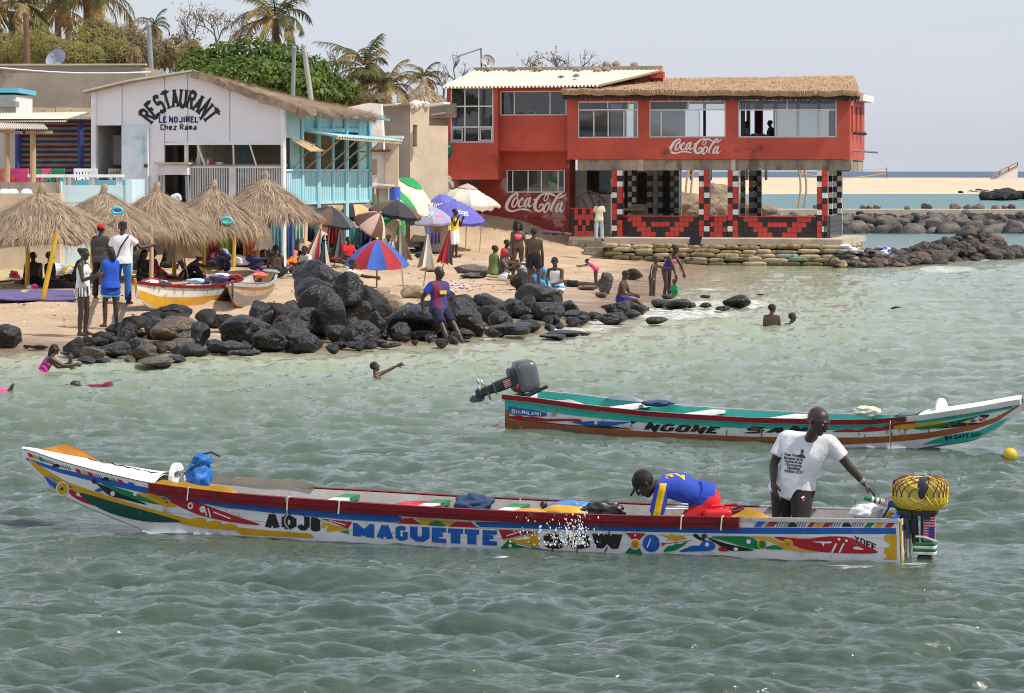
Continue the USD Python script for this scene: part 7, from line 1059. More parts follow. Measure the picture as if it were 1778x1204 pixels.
# ---- two small boats drawn up on the sand
def beached(C0, C1, w, h, z0, mats, label, seed, open_bow=.12, rise=.25):
    T = Thing('beached_boat', label, 'boat', (*((A(C0) + A(C1)) / 2), z0)); wf = tab((0, w * .62), (.25, w * .95), (.55, w), (.8, w * .7), (1, .03)); wbf = lambda q: wf(q) * np.interp(q, [0, .6, 1], [.6, .62, .3]); Hh = Hull(C0, C1, wf, wbf, lambda q: z0 + h * (.82 + rise * (2 * q - .9) ** 2 + .12 * q), lambda q: z0 + h * .9 * np.interp(q, [0, .1, .6, .85, 1], [.06, .0, .0, .12, .75]), T, n=40); Hh.build((mats[0], 'hull_inside', 'wood_old'), .06)
    Hh.strip('gunwale', 0, 1, -.03, .025, -.05, .015, mats[1]); Hh.strip('gunwale', 0, 1, -.03, .025, -.05, .015, mats[1], -1)
    for sg in (1, -1):
        q = np.linspace(.01, .985, 40)[None]; t = np.linspace(.52, 1, 4)[:, None]; m = grid(Hh.side(q, t, .004, sg)); T.part('painted_band', (m[0], m[1] if sg > 0 else m[1][:, ::-1]), mats[2], under=Hh.hp)
    for q in (.3, .62): T.part('thwart', obox(Hh.P(q, 0, float(Hh.zt(q)) - .06), A([*Hh.u, 0]) * .16, A([*Hh.nn, 0]) * (2 * float(Hh.w(q)) - .06), (0, 0, .035)), 'wood_old')
    T.part('stem_post', beam(Hh.P(.985, 0, float(Hh.zb(.985)) - .02), Hh.P(1.01, 0, float(Hh.zt(1.)) + .07), .05), mats[2])
    r = np.random.default_rng(seed)
    for k in range(16): q = r.uniform(.05, .95); t = r.uniform(.05, .3); v = A([[q, t], [q + .006, t + .02], [q + .002, t + r.uniform(.15, .4)]]); T.part('rust_streak', (Hh.side(v[:, 0], v[:, 1], .006), A([[0, 1, 2]])), 'rusty', under=Hh.hp)
    return Hh
g1, g2 = gpt(236, 541), gpt(404, 517); B1 = beached(g2[:2], g1[:2], .40, .52, g1[2] - .02, ('hull_white', 'rail_red', 'paint_yellow'), 'yellow bottomed white boat with red rim drawn up on the sand', 3)
g3 = gpt(404, 542); g4 = gpt(462, 500); B2 = beached(g4[:2], g3[:2], .42, .50, g3[2] - .02, ('wood_raw', 'hull_white', 'gun_grey'), 'worn wooden rowing boat pointing at the water beside the yellow one', 8)
def heap_in(Hh, q, mats, label, seed, s_=1.): heap(0, 0, 0, 0, (), label, seed) if 0 else [T.part('garment', blob(Hh.P(q, r.uniform(-.15, .15), float(Hh.zt(q)) + r.uniform(-.02, .08)) + A([*Hh.u, 0]) * r.uniform(-.3, .3), A([.2, .14, .07]) * s_ * r.uniform(.7, 1.2), 2, .6, 2, seed * 9 + k), m, True) for T, r in [(Thing('clothes_heap', label, 'clothes', Hh.P(q, 0, float(Hh.zt(q)))), np.random.default_rng(seed))] for k, m in enumerate(mats)]
heap_in(B1, .8, ('fab_navy', 'cloth_black', 'fab_white', 'fab_dkred', 'fab_stripe', 'fab_sky'), 'black and striped clothes draped over the bow of the yellow boat', 51); heap_in(B1, .32, ('fab_navy', 'cloth_black', 'fab_sky'), 'dark clothes piled amidships in the yellow boat', 52); heap_in(B1, .06, ('fab_white', 'fab_stripe', 'fab_dkred', 'fab_navy'), 'white and striped clothes at the stern of the yellow boat', 53); heap_in(B2, .05, ('fab_magenta', 'fab_magenta', 'cloth_grey', 'fab_orange', 'fab_navy'), 'pink and grey clothes heaped at the end of the wooden rowing boat', 54)
# ---------------------------------------------------------------- people
for k, c in dict(a=(.05, .029, .02), b=(.062, .034, .022), c=(.09, .047, .029), d=(.040, .025, .018)).items(): mat('skin_' + k, c, .42, .12, 9, .15, 90, .45)
mat('hair', (.006, .005, .005), .7, .3, 20, .6, 90); mat('eye_white', (.5, .46, .42), .3); mat('lip', (.055, .022, .02), .4); mat('nail', (.25, .15, .12), .35)
for k, c in dict(white=(.70, .69, .71), grey=(.055, .05, .05), black=(.012, .012, .014), blue=(.015, .075, .42), jean=(.04, .12, .34), royal=(.02, .055, .36), yellow=(.72, .42, .01), red=(.55, .015, .025), pink=(.75, .06, .26), hotpink=(.8, .10, .22), sky=(.42, .55, .70), cream=(.55, .50, .36), paleblue=(.40, .44, .50), purple=(.05, .03, .20), green=(.01, .33, .13), maroon=(.15, .01, .04), navyp=(.012, .014, .04), cyan=(.15, .62, .66), brown=(.020, .0145, .0135), aqua=(.02, .28, .55), floral=(.12, .16, .05), dkgreen=(.01, .09, .04), orange=(.75, .2, .02)).items(): mat('wear_' + k, c, .85, .12, 7, .35, 22, .25, sheen=.08)
def bands(name, c1, c2, sc, d='x', dist=1.):
    M[name] = usdkit_m(stage, '/World/Looks/' + name, {'tc': ('texture_coordinate', {}), 'w': ('wave_texture', {'bands_direction': d, 'scale': sc, 'distortion': dist, 'detail': 1.0}), 'r': ('rgb_ramp', {'ramp': [(.45, c1), (.55, c2)]}), 'p': ('principled_bsdf', {'roughness': .8})}, [('tc.object', 'w.vector'), ('w.fac', 'r.fac'), ('r.color', 'p.base_color')], surface='p.BSDF')
bands('wear_zebra', (.015, .015, .018), (.68, .67, .66), 6, 'x', .8); bands('wear_stripes', (.20, .008, .035), (.012, .03, .16), 7, 'x', 3.); bands('wear_camo', (.03, .02, .018), (.30, .20, .10), 3, 'diagonal', 6); bands('wear_surf', (.05, .3, .6), (.7, .72, .75), 2.5, 'z', 2); bands('wear_dots', (.75, .03, .36), (.1, .01, .1), 5, 'diagonal', 8)
SP = {1: SPH[1][0], 2: SPH[2][0]}
def hs(*sp, k=1): return Manifold.hull_points(np.vstack([A(c) + r * SP[k] for c, r in sp]))
def disc(c, n, r, e=.004):
    u, v, d = frame(n); a = np.arange(14) / 14 * 2 * np.pi; ring = A(c) + r * (np.cos(a)[:, None] * u + np.sin(a)[:, None] * v); return np.vstack([ring - d * e, ring + d * e])
def hp(*ps): return Manifold.hull_points(np.vstack(ps))
def fuse(ms, ln, it=6, wr=0., seed=0):
    m = Manifold.batch_boolean(ms, OpType.Add).refine_to_length(ln); q = m.to_mesh(); t = trimesh.Trimesh(A(q.vert_properties[:, :3], float), A(q.tri_verts), process=False); t.merge_vertices()
    if it: trimesh.smoothing.filter_taubin(t, iterations=it)
    v = A(t.vertices)
    if wr: v = v + A(t.vertex_normals) * (wr * 2 * (meshkit.fbm(v * A([9, 9, 5]) + seed, 3, seed) - .5))[:, None]
    return v, A(t.faces)
def hand(w, d, nrm, k, hi=False, curl=.5, sgn=1):
    """palm, four fingers of unequal length and a thumb from the palm's side"""
    d = unit(d); nrm = unit(A(nrm) - d * (A(nrm) @ d)); s = np.cross(d, nrm) * sgn; R = 2 if hi else 1; w = A(w)
    ms = [hs((w, .024 * k), (w + d * .035 * k + s * .022 * k, .017 * k), (w + d * .035 * k - s * .022 * k, .017 * k), (w + d * .085 * k + s * .03 * k, .012 * k), (w + d * .085 * k - s * .03 * k, .012 * k), k=R)]
    for i, L in enumerate((.068, .078, .073, .056)):
        b = w + d * .085 * k + s * (.031 - .0205 * i) * k; dd = unit(d + s * (.12 - .08 * i)); c1 = curl * (.8 + .12 * i); d1 = unit(dd * math.cos(c1 * .5) + nrm * math.sin(c1 * .5)); d2 = unit(dd * math.cos(c1 * 1.3) + nrm * math.sin(c1 * 1.3)); m = b + d1 * L * .52 * k; e = m + d2 * L * .48 * k
        ms += [hs((b - d * .012 * k, .0105 * k), (m, .0095 * k), k=R), hs((m, .0095 * k), (e, .0078 * k), k=R)]
    b = w + d * .03 * k + s * .025 * k; m = b + unit(d * .65 + s * .75 + nrm * .25) * .04 * k; e = m + unit(d * .9 + s * .25 + nrm * .4) * .032 * k; ms += [hs((b, .014 * k), (m, .0115 * k), k=R), hs((m, .0115 * k), (e, .009 * k), k=R)]
    return ms
def make_person(T, J, k, skin, wear, hair='short', hi=False, seed=0, palm=(1, 1), hcurl=.6):
    R = 2 if hi else 1; f, u_ = unit(J['hf']), None; hu = unit(J['hu'] - f * (J['hu'] @ f)); hr = np.cross(f, hu); Hc = J['head']; fw = J['fw']; ms = []
    td = unit(J['neck'] - J['pel']); rt = unit(J['shR'] - J['shL']); rh = unit(J['hiR'] - J['hiL']); fem = J.get('fem', 0)
    W0 = J['pel'] + (J['neck'] - J['pel']) * .36; C0 = J['pel'] + (J['neck'] - J['pel']) * .70; tf = unit(np.cross(td, rt) * 1.); tf = tf if tf @ fw > 0 else -tf
    def torso(g=0.):
        a = [hs((J['hiR'], .10 * k + g), (J['hiL'], .10 * k + g), (W0 + rt * .062 * k, .084 * k + g), (W0 - rt * .062 * k, .084 * k + g), k=R)]
        a.append(hs((W0 + rt * .062 * k, .084 * k + g), (W0 - rt * .062 * k, .084 * k + g), (C0 + rt * .085 * k, .094 * k + g), (C0 - rt * .085 * k, .094 * k + g), k=R))
        a.append(hs((C0 + rt * .085 * k, .094 * k + g), (C0 - rt * .085 * k, .094 * k + g), (J['shR'] - rt * .02 * k, .056 * k + g), (J['shL'] + rt * .02 * k, .056 * k + g), (J['neck'] - td * .03 * k, .055 * k + g), k=R))
        if fem: a += [hs((C0 + s * rt * .07 * k + tf * .075 * k - td * .02 * k, .055 * k + g), (C0 + s * rt * .05 * k, .06 * k), k=R) for s in (1, -1)]
        return a
    ms += torso(); ms.append(hs((J['neck'] - td * .02 * k, .058 * k), (Hc - hu * .06 * k - f * .012 * k, .05 * k), k=R))
    ms += [hs((Hc + hu * .025 * k - f * .018 * k, .083 * k), (Hc + hu * .015 * k + f * .022 * k, .074 * k), k=2), hs((Hc + f * .03 * k, .066 * k), (Hc + f * .048 * k - hu * .083 * k, .030 * k), (Hc - hu * .05 * k, .056 * k), k=2), hs((Hc + f * .094 * k + hu * .012 * k, .009 * k), (Hc + f * .108 * k - hu * .022 * k, .0125 * k), (Hc + f * .088 * k - hu * .026 * k + hr * .013 * k, .009 * k), (Hc + f * .088 * k - hu * .026 * k - hr * .013 * k, .009 * k), k=1)]
    ms.append(hs((Hc + f * .086 * k + hu * .028 * k + hr * .03 * k, .013 * k), (Hc + f * .086 * k + hu * .028 * k - hr * .03 * k, .013 * k), k=1)); ms.append(hs((Hc + f * .08 * k - hu * .055 * k + hr * .016 * k, .013 * k), (Hc + f * .08 * k - hu * .055 * k - hr * .016 * k, .013 * k), k=1))
    for s in (1, -1): ms.append(hs((Hc + hr * s * .083 * k - f * .008 * k + hu * .012 * k, .014 * k), (Hc + hr * s * .08 * k - f * .004 * k - hu * .022 * k, .010 * k), k=1))
    for S_ in 'RL':
        sh, el, wr, hi_, kn, an, to = (J[q + S_] for q in ('sh', 'el', 'wr', 'hi', 'kn', 'an', 'to')); sg = 1 if S_ == 'R' else -1
        ms += [hs((sh, .055 * k), (sh + (el - sh) * .45, .047 * k), (el, .037 * k), k=R), hs((el, .037 * k), (el + (wr - el) * .3, .039 * k), (wr, .025 * k), k=R)]
        hd = unit(wr - el); nrm = J.get('palm' + S_, -sg * rt * .8 + fw * .3); ms += hand(wr, J.get('hand' + S_, hd + A([0, 0, -.15])), nrm, k, hi, hcurl, sgn=J.get('thumb' + S_, 1))
        if J.get('legs', 1):
            ms += [hs((hi_, .095 * k), (hi_ + (kn - hi_) * .4, .078 * k), (kn, .052 * k), k=R), hs((kn, .052 * k), (kn + (an - kn) * .3 - fw * .008, .055 * k), (kn + (an - kn) * .7, .040 * k), (an, .034 * k), k=R)]
            td_ = unit(to - an); hh = an - td_ * .04 * k - A([0, 0, .03 * k]); ms.append(hs((an, .036 * k), (hh, .028 * k), (to, .022 * k), (an + (to - an) * .6, .034 * k), k=R))
    bp_ = T.part('body', fuse(ms, .02 if hi else .09 * k, 6 if hi else 4), skin, True)
    if hi:
        for s in (1, -1): e = Hc + f * .078 * k + hu * .006 * k + hr * s * .032 * k; T.part('eye', ball(e, .0135 * k), 'eye_white', True, under=bp_); T.part('pupil', ball(e + f * .0095 * k - hu * .001, .0065 * k), 'ink_black', True, under=bp_)
        T.part('mouth', fuse([hs((Hc + f * .094 * k - hu * .051 * k + hr * .018 * k, .0055 * k), (Hc + f * .099 * k - hu * .05 * k, .0075 * k), (Hc + f * .094 * k - hu * .051 * k - hr * .018 * k, .0055 * k))], .01, 2), 'lip', True, under=bp_)
    cap = [hs((Hc + hu * .032 * k - f * .026 * k, .086 * k), (Hc + hu * .04 * k + f * .006 * k, .078 * k), k=2)]
    if hair == 'afro': cap = [hs((Hc + hu * .06 * k - f * .03 * k, .125 * k), (Hc - hu * .02 * k - f * .05 * k, .125 * k), (Hc - hu * .06 * k - f * .02 * k + hr * .08 * k, .08 * k), (Hc - hu * .06 * k - f * .02 * k - hr * .08 * k, .08 * k), k=2)]
    if hair == 'long': cap.append(hs((Hc - f * .06 * k, .075 * k), (Hc - f * .10 * k - hu * .13 * k, .05 * k), k=2))
    if hair == 'bun': cap.append(hs((Hc - f * .09 * k + hu * .07 * k, .055 * k), k=2))
    if hair: T.part('hair', fuse(cap, .02 if hi else .05, 3, .012 if hair != 'afro' else .03, seed), 'hair' if hair != 'shaved' else skin, True)
    sleeve = lambda g, q, S_: hp(disc(J['sh' + S_] + (J['el' + S_] - J['sh' + S_]) * .0 , J['el' + S_] - J['sh' + S_], .05 * k + g), disc(J['sh' + S_] + (J['el' + S_] - J['sh' + S_]) * q, J['el' + S_] - J['sh' + S_], .055 * k + g), J['sh' + S_] + (.054 * k + g) * SP[1])
    out = {}
    for w_ in wear:
        kind, m = w_[0], w_[1]; a = w_[2] if len(w_) > 2 else None; g = .014 * k; dn = -td; parts = []; nm = kind
        if kind in ('tee', 'tank', 'dress', 'jersey'):
            g = .024 * k if kind == 'dress' else g; parts = torso(g if kind != 'tank' else .008 * k)[: None] if kind != 'tank' else torso(.015 * k)[:2] + torso(.015 * k)[3:] + [hs((C0 + rt * .085 * k, .107 * k), (C0 - rt * .085 * k, .107 * k), (J['shR'] - rt * .07 * k, .06 * k), (J['shL'] + rt * .07 * k, .06 * k), k=R)]
            if kind in ('tee', 'jersey', 'dress'):
                hull2 = []
                for q in (0, 1): c = J['pel'] + td * .02 * k - td * (.12 * k * q - J.get('hem', 0)); hull2.append(np.vstack([disc(c + rh * .06 * k, td, .12 * k + g * (1 + q)), disc(c - rh * .06 * k, td, .12 * k + g * (1 + q))]))
                parts.append(hp(*hull2))
            if kind in ('tee', 'jersey'): parts += [sleeve(.012 * k, a or .62, s) for s in 'RL']
            if kind == 'dress':
                L = a or .5; kneeR = J['hiR'] + (J['knR'] - J['hiR']) * L; kneeL = J['hiL'] + (J['knL'] - J['hiL']) * L; parts.append(hp((J['hiR'] + (.11 * k) * SP[1]), (J['hiL'] + .11 * k * SP[1]), disc(kneeR, J['knR'] - J['hiR'], .125 * k), disc(kneeL, J['knL'] - J['hiL'], .125 * k)))
            if kind in ('tank', 'dress'): nm = kind
        elif kind in ('shorts', 'pants', 'trunks', 'skirt'):
            parts = [hs((J['hiR'], .108 * k + g * .6), (J['hiL'], .108 * k + g * .6), (J['pel'] + td * .09 * k + rt * .05 * k, .09 * k + g), (J['pel'] + td * .09 * k - rt * .05 * k, .09 * k + g), k=R)]; L = a or .55
            for S_ in 'RL':
                hi_, kn, an = J['hi' + S_], J['kn' + S_], J['an' + S_]
                if kind == 'pants': parts += [hs((hi_, .10 * k + g * .6), (hi_ + (kn - hi_) * .45, .086 * k + g * .7), (kn, .06 * k + g), k=R), hp(kn + (.058 * k + g) * SP[1], disc(kn + (an - kn) * (a or .95), an - kn, .055 * k + g))]
                else: parts.append(hp(hi_ + (.10 * k + g * .6) * SP[1], disc(hi_ + (kn - hi_) * L, kn - hi_, .085 * k + g)))
            if kind == 'skirt': parts.append(hp(J['hiR'] + .11 * k * SP[1], J['hiL'] + .11 * k * SP[1], disc(J['hiR'] + (J['knR'] - J['hiR']) * L, J['knR'] - J['hiR'], .12 * k), disc(J['hiL'] + (J['knL'] - J['hiL']) * L, J['knL'] - J['hiL'], .12 * k)))
        elif kind == 'briefs': parts = [hs((J['hiR'] - td * .0, .104 * k), (J['hiL'], .104 * k), k=R)]
        elif kind == 'top': parts = [hs(*[(C0 + s * rt * .06 * k + tf * .07 * k - td * (.0 + .03 * e) * k, .062 * k) for s in (1, -1) for e in (0, 1)], k=R)] + [hs((C0 + rt * .09 * k - td * .03 * k, .068 * k), (C0 - rt * .09 * k - td * .03 * k, .068 * k), k=R)]
        elif kind == 'swimsuit': parts = torso(.007 * k)[:2] + [hs((J['hiR'], .105 * k), (J['hiL'], .105 * k), k=R)]
        elif kind == 'cap':
            parts = [hs((Hc + hu * .045 * k - f * .02 * k, .09 * k), (Hc + hu * .04 * k + f * .012 * k, .084 * k), k=2), hs((Hc + hu * .035 * k + f * .09 * k + hr * .05 * k, .008 * k), (Hc + hu * .035 * k + f * .09 * k - hr * .05 * k, .008 * k), (Hc + hu * .02 * k + f * (.16 if a is None else -.02) * k, .012 * k), k=1)]
        elif kind == 'scarf': parts = [hs((Hc + hu * .04 * k - f * .03 * k, .096 * k), (Hc + hu * .02 * k, .088 * k), (Hc - f * .1 * k - hu * .06 * k, .04 * k), k=2)]
        elif kind == 'towel': parts = [hs((J['sh' + s] + td * .02 * k, .06 * k), (J['neck'], .06 * k), k=R) for s in 'RL'] + [hs((J['shR'] + tf * .07 * k, .03 * k), (W0 + rt * .1 * k + tf * .1 * k, .03 * k), k=R), hs((J['shL'] + tf * .07 * k, .03 * k), (W0 - rt * .1 * k + tf * .1 * k, .03 * k), k=R)]
        if parts: q = fuse(parts, .022 if hi else .075 * k, 3, .009 if hi else .006, seed + 5); out[kind] = q; T.part(nm, q, m, True, under=None)
    return out
DOWN = ((.16, .06, -1), (.06, .22, -1)); STAND = ((.07, .03, -1), (.02, -.05, -1)); PHONE = ((.12, .25, -1), (-.25, .9, .35)); EAR = ((.25, .45, -.85), (-.15, .35, .95)); KNEEUP = ((.18, .78, .62), (.05, .42, -.9)); SIT = ((.2, 1, -.08), (.06, .12, -1)); CROSS = ((.75, .75, .02), (-.85, .25, -.12)); LEGSOUT = ((.12, 1, .03), (.02, 1, -.06)); REACH = ((.25, .9, -.3), (.05, 1, -.05)); LAP = ((.14, .35, -1), (-.35, .85, -.15)); BACK = ((.25, -.5, -1), (.1, -.1, -1)); OUT = ((1, .1, -.1), (.9, .3, .05))
def person(label, px, py, H, face, wear, t=(0, .02, 1), R=DOWN, L=DOWN, lR=STAND, lL=STAND, hd=(0, 0), anchor='foot', D=None, base=None, skin='a', hair='short', fem=0, group=None, legs=1, seed=0):
    k = H / 1.75; f = math.radians(face); fw = A([math.sin(f), -math.cos(f), 0.]); rt = A([-math.cos(f), -math.sin(f), 0.]); up = A([0, 0, 1.])
    V = lambda d, s: unit(d[0] * s * rt + d[1] * fw + d[2] * up)
    td = unit(t[0] * rt + t[1] * fw + t[2] * up); trt = unit(rt - td * (rt @ td)); J = {'pel': np.zeros(3), 'fw': fw, 'fem': fem, 'legs': legs}; J['neck'] = td * .47 * k; y, p_ = math.radians(hd[0]), math.radians(hd[1])
    hf = unit(fw * math.cos(y) * math.cos(p_) - rt * math.sin(y) * math.cos(p_) + up * math.sin(p_)); J['hf'] = hf; J['hu'] = up + td * .4; nk = unit(td * .8 + up * .4 + hf * .12); J['head'] = J['neck'] + nk * .165 * k
    for S_, s, ar, lg in (('R', 1, R, lR), ('L', -1, L, lL)):
        J['sh' + S_] = J['neck'] - td * .05 * k + trt * s * (.165 - .015 * fem) * k; J['el' + S_] = J['sh' + S_] + V(ar[0], s) * .29 * k; J['wr' + S_] = J['el' + S_] + V(ar[1], s) * .25 * k; J['hi' + S_] = rt * s * .088 * k - up * .02; J['kn' + S_] = J['hi' + S_] + V(lg[0], s) * .43 * k; J['an' + S_] = J['kn' + S_] + V(lg[1], s) * .42 * k
        sd = V(lg[1], s); tdir = unit(fw + rt * s * .25) if sd[2] < -.6 else unit(fw * .4 + up * .9); J['to' + S_] = J['an' + S_] + tdir * .17 * k - up * (.035 * k if sd[2] < -.6 else 0)
    if anchor == 'foot': g_ = gpt(px, py) if D is None else pt(px, py, D); o = g_ - A([0, 0, min(J['anR'][2], J['anL'][2]) - .06 * k]); mid = (J['anR'] + J['anL']) / 2; o[:2] -= mid[:2]
    elif anchor == 'hip': D = D or gpt(px, base)[1]; o = pt(px, py, D); g_ = o * A([1, 1, 0]) + A([0, 0, o[2] - .12 * k])
    else: o = pt(px, py, D or F * CH / (base - HZ)) - J['head']; g_ = o + A([0, 0, -.1])
    for q in J:
        if q not in ('fw', 'hf', 'hu', 'fem', 'legs'): J[q] = J[q] + o
    T = Thing('person', label, 'person', g_, group); return T, make_person(T, J, k, 'skin_' + skin, wear, hair, False, seed or int(px)), J
W_ = lambda *a: [tuple(x.split(':')[:1]) + ('wear_' + x.split(':')[1],) + ((float(x.split(':')[2]),) if x.count(':') > 1 else ()) for x in a]
person('woman in white top and zebra striped shorts facing right, nearest the water', 143, 584, 1.78, 75, W_('tank:white', 'shorts:zebra:.38'), R=PHONE, L=PHONE, hair='bun', fem=1, lL=((.02, .1, -1), (0, -.1, -1)))
T_, o_, J_ = person('woman seen from behind in a short blue dress over turquoise shorts', 192, 569, 1.66, -150, W_('dress:blue:.5', 'shorts:cyan:.62'), R=PHONE, L=PHONE, hd=(25, -10), hair='long', fem=1, skin='b')
person('man in dark grey shirt and red cap seen from behind under the shades', 174, 520, 1.72, 160, W_('tee:grey', 'pants:brown', 'cap:red:1'), skin='d')
T_, o_, J_ = person('man in white shirt and blue jeans seen from behind with a strap across his back', 212, 529, 1.86, 170, W_('tee:white', 'pants:jean', 'cap:black:1'), L=((.5, .2, -.9), (.9, .5, .1)), R=((.7, .3, -.7), (.9, .6, .2)), hair='shaved'); b0 = J_['neck'] - J_['fw'] * .0; T_.part('strap', tube([J_['shR'] - J_['fw'] * .10 + A([0, 0, .06]), (J_['neck'] + J_['pel']) / 2 - J_['fw'] * .125, J_['hiL'] - J_['fw'] * .12], .018, 5), 'cloth_black')
person('shirtless person seated under the leftmost shade with back turned, left of the pair', 60, 490, 1.7, 200, W_('shorts:black'), t=(0, .35, 1), lR=CROSS, lL=CROSS, R=LAP, L=LAP, anchor='hip', base=497)
person('dark dressed person seated beside the leaning yellow pole with legs stretched to the right', 88, 494, 1.75, 75, W_('tee:black', 'pants:brown'), t=(0, -.05, 1), lR=LEGSOUT, lL=((.2, .85, .45), (0, .6, -.75)), R=LAP, L=BACK, anchor='hip', base=500, skin='d')
person('woman with red skirt seated in the shade behind the log pole', 262, 481, 1.65, 65, W_('tank:maroon', 'skirt:red:.95'), t=(0, .1, 1), lR=KNEEUP, lL=LEGSOUT, R=LAP, L=LAP, anchor='hip', base=487, fem=1, hair='bun')
person('woman in black seated left of the woman with the red skirt', 246, 483, 1.65, 50, W_('tee:black', 'pants:black'), t=(0, .15, 1), lR=CROSS, lL=CROSS, R=LAP, L=LAP, anchor='hip', base=489, fem=1, hair='long')
person('person leaning between the grey shirted man and the man in white, bent forward', 131, 481, 1.6, 80, W_('tee:grey', 'shorts:black'), t=(0, .4, 1), lR=CROSS, lL=CROSS, R=LAP, L=LAP, anchor='hip', base=492)
person('shirtless man in black trousers bending low beside the tan umbrella', 318, 478, 1.7, 95, W_('pants:black'), t=(0, .75, .8), lR=KNEEUP, lL=CROSS, R=REACH, L=REACH, anchor='hip', base=486, skin='b')
person('man in pale blue shirt and dark trousers crouching under the fourth shade', 398, 450, 1.75, -70, W_('tee:sky', 'pants:navyp'), t=(0, .6, .9), lR=KNEEUP, lL=KNEEUP, R=REACH, L=REACH, hd=(0, -20), anchor='hip', base=464)
person('dark person seated facing the man in pale blue shirt', 364, 456, 1.65, 70, W_('tee:maroon', 'pants:black'), t=(0, .15, 1), lR=CROSS, lL=CROSS, R=LAP, L=LAP, anchor='hip', base=466, skin='d')
T_, o_, J_ = person('shirtless man with an orange knee band seated on sand by the pale post', 480, 474, 1.75, -165, W_('shorts:black'), t=(0, .25, 1), lR=((.9, .5, .5), (.5, .2, -.9)), lL=CROSS, R=LAP, L=LAP, anchor='hip', base=481)
q = J_['knR'] + (J_['anR'] - J_['knR']) * .35; T_.part('knee_band', hp and (lambda m: (A(m.to_mesh().vert_properties[:, :3], float), A(m.to_mesh().tri_verts)))(hp(disc(q, J_['anR'] - J_['knR'], .062), disc(q + unit(J_['anR'] - J_['knR']) * .06, J_['anR'] - J_['knR'], .06))), 'wear_orange')
for a in (('woman in dark clothes seated under the tallest shade', 503, 452, 40, 'black', 'long'), ('person in dark red seated beside the log pole of the tallest shade', 518, 447, -60, 'maroon', 'short'), ('person in black bending among the goods under the brown umbrella', 600, 440, 60, 'black', 'short'), ('person in dark top seated deep in shade left of the tipped umbrella', 632, 436, -40, 'grey', 'short'), ('person in dark blue seated below the ochre umbrella', 580, 440, 20, 'navyp', 'short')): person(a[0], a[1], a[2], 1.65, a[3], W_('tee:' + a[4], 'pants:black'), t=(0, .2, 1), lR=CROSS, lL=KNEEUP, R=LAP, L=LAP, anchor='hip', base=a[2] + 10, skin='d', hair=a[5])
person('brown skinned sunbather seated on the blue mat under the lilac umbrella', 717, 420, 1.7, 60, W_('shorts:maroon'), t=(0, -.1, 1), lR=KNEEUP, lL=KNEEUP, R=LAP, L=BACK, anchor='hip', base=430, skin='c'); person('head of a person peeping left of the striped open umbrella', 604, 452, 1.6, 30, W_('tee:red', 'shorts:black'), lR=CROSS, lL=CROSS, R=LAP, L=LAP, anchor='hip', base=466)
person('man with a white towel round his neck seated behind the largest black boulder', 604, 505, 1.75, 70, W_('tee:cream', 'shorts:grey', 'towel:white'), t=(0, .18, 1), lR=SIT, lL=SIT, R=LAP, L=REACH, hd=(0, -15), anchor='hip', base=520)
T_, o_, J_ = person('man in red and blue striped jersey leaning back on the huge dark boulder', 762, 534, 1.86, 38, W_('jersey:stripes', 'shorts:navyp:.85'), t=(-.02, -.04, 1), lR=((.1, .75, -.85), (0, .62, -.9)), lL=((.08, .85, -.8), (.02, .7, -.85)), R=((.55, -.35, -.9), (.0, .1, -1)), L=((.1, -.1, -1), (.05, .2, -1)), hd=(20, -12), anchor='hip', base=592, skin='d', hair='shaved')
c = J_['neck'] - A([0, 0, .2]) + J_['fw'] * .14; T_.part('shirt_badge', obox(c, np.cross(J_['fw'], (0, 0, 1)) * .15, J_['fw'] * .03, (0, 0, .07)), 'wear_yellow'); 
for S_ in 'RL': T_.part('sleeve', (lambda m: (A(m.to_mesh().vert_properties[:, :3], float), A(m.to_mesh().tri_verts)))(hp(disc(J_['sh' + S_], J_['el' + S_] - J_['sh' + S_], .077), disc(J_['sh' + S_] + (J_['el' + S_] - J_['sh' + S_]) * .6, J_['el' + S_] - J_['sh' + S_], .078))), 'wear_royal')
person('man in yellow vest and white shorts holding a phone to his ear', 789, 448, 1.72, 62, W_('tank:yellow', 'shorts:white:1.05'), L=((.2, .3, -.9), (-.1, .4, .95)), R=EAR, hair='short', skin='d')
person('woman in pink bikini top and dark briefs with big loose hair facing the sea', 899, 486, 1.72, 5, W_('top:hotpink', 'briefs:black'), hair='afro', fem=1, skin='c', R=DOWN, L=((.3, .1, -1), (.1, .5, -.6)))
person('shirtless man in black shorts with tan pattern standing with his back turned', 927, 511, 1.78, 176, W_('shorts:black:.6'), skin='b', hair='short', L=((.1, .2, -1), (.05, .6, -.8)))
T_, o_, J_ = person('man in white vest and blue shorts seated on the dark boulder looking down', 967, 498, 1.78, -20, W_('tank:white', 'shorts:surf:.75'), t=(0, .28, 1), lR=((.35, .95, -.12), (.15, .1, -1)), lL=((.3, .9, -.3), (.1, -.05, -1)), R=LAP, L=LAP, hd=(10, -35), anchor='hip', base=520, skin='b')
person('woman with red headscarf and white skirt seated on a rock facing right', 871, 478, 1.68, 75, W_('tank:grey', 'skirt:white:.55', 'scarf:red'), t=(0, .15, 1), lR=SIT, lL=((.2, .9, -.4), (.05, .4, -.9)), R=((.1, .6, -.8), (-.1, .9, .5)), L=REACH, anchor='hip', base=494, fem=1, skin='c', hair='')
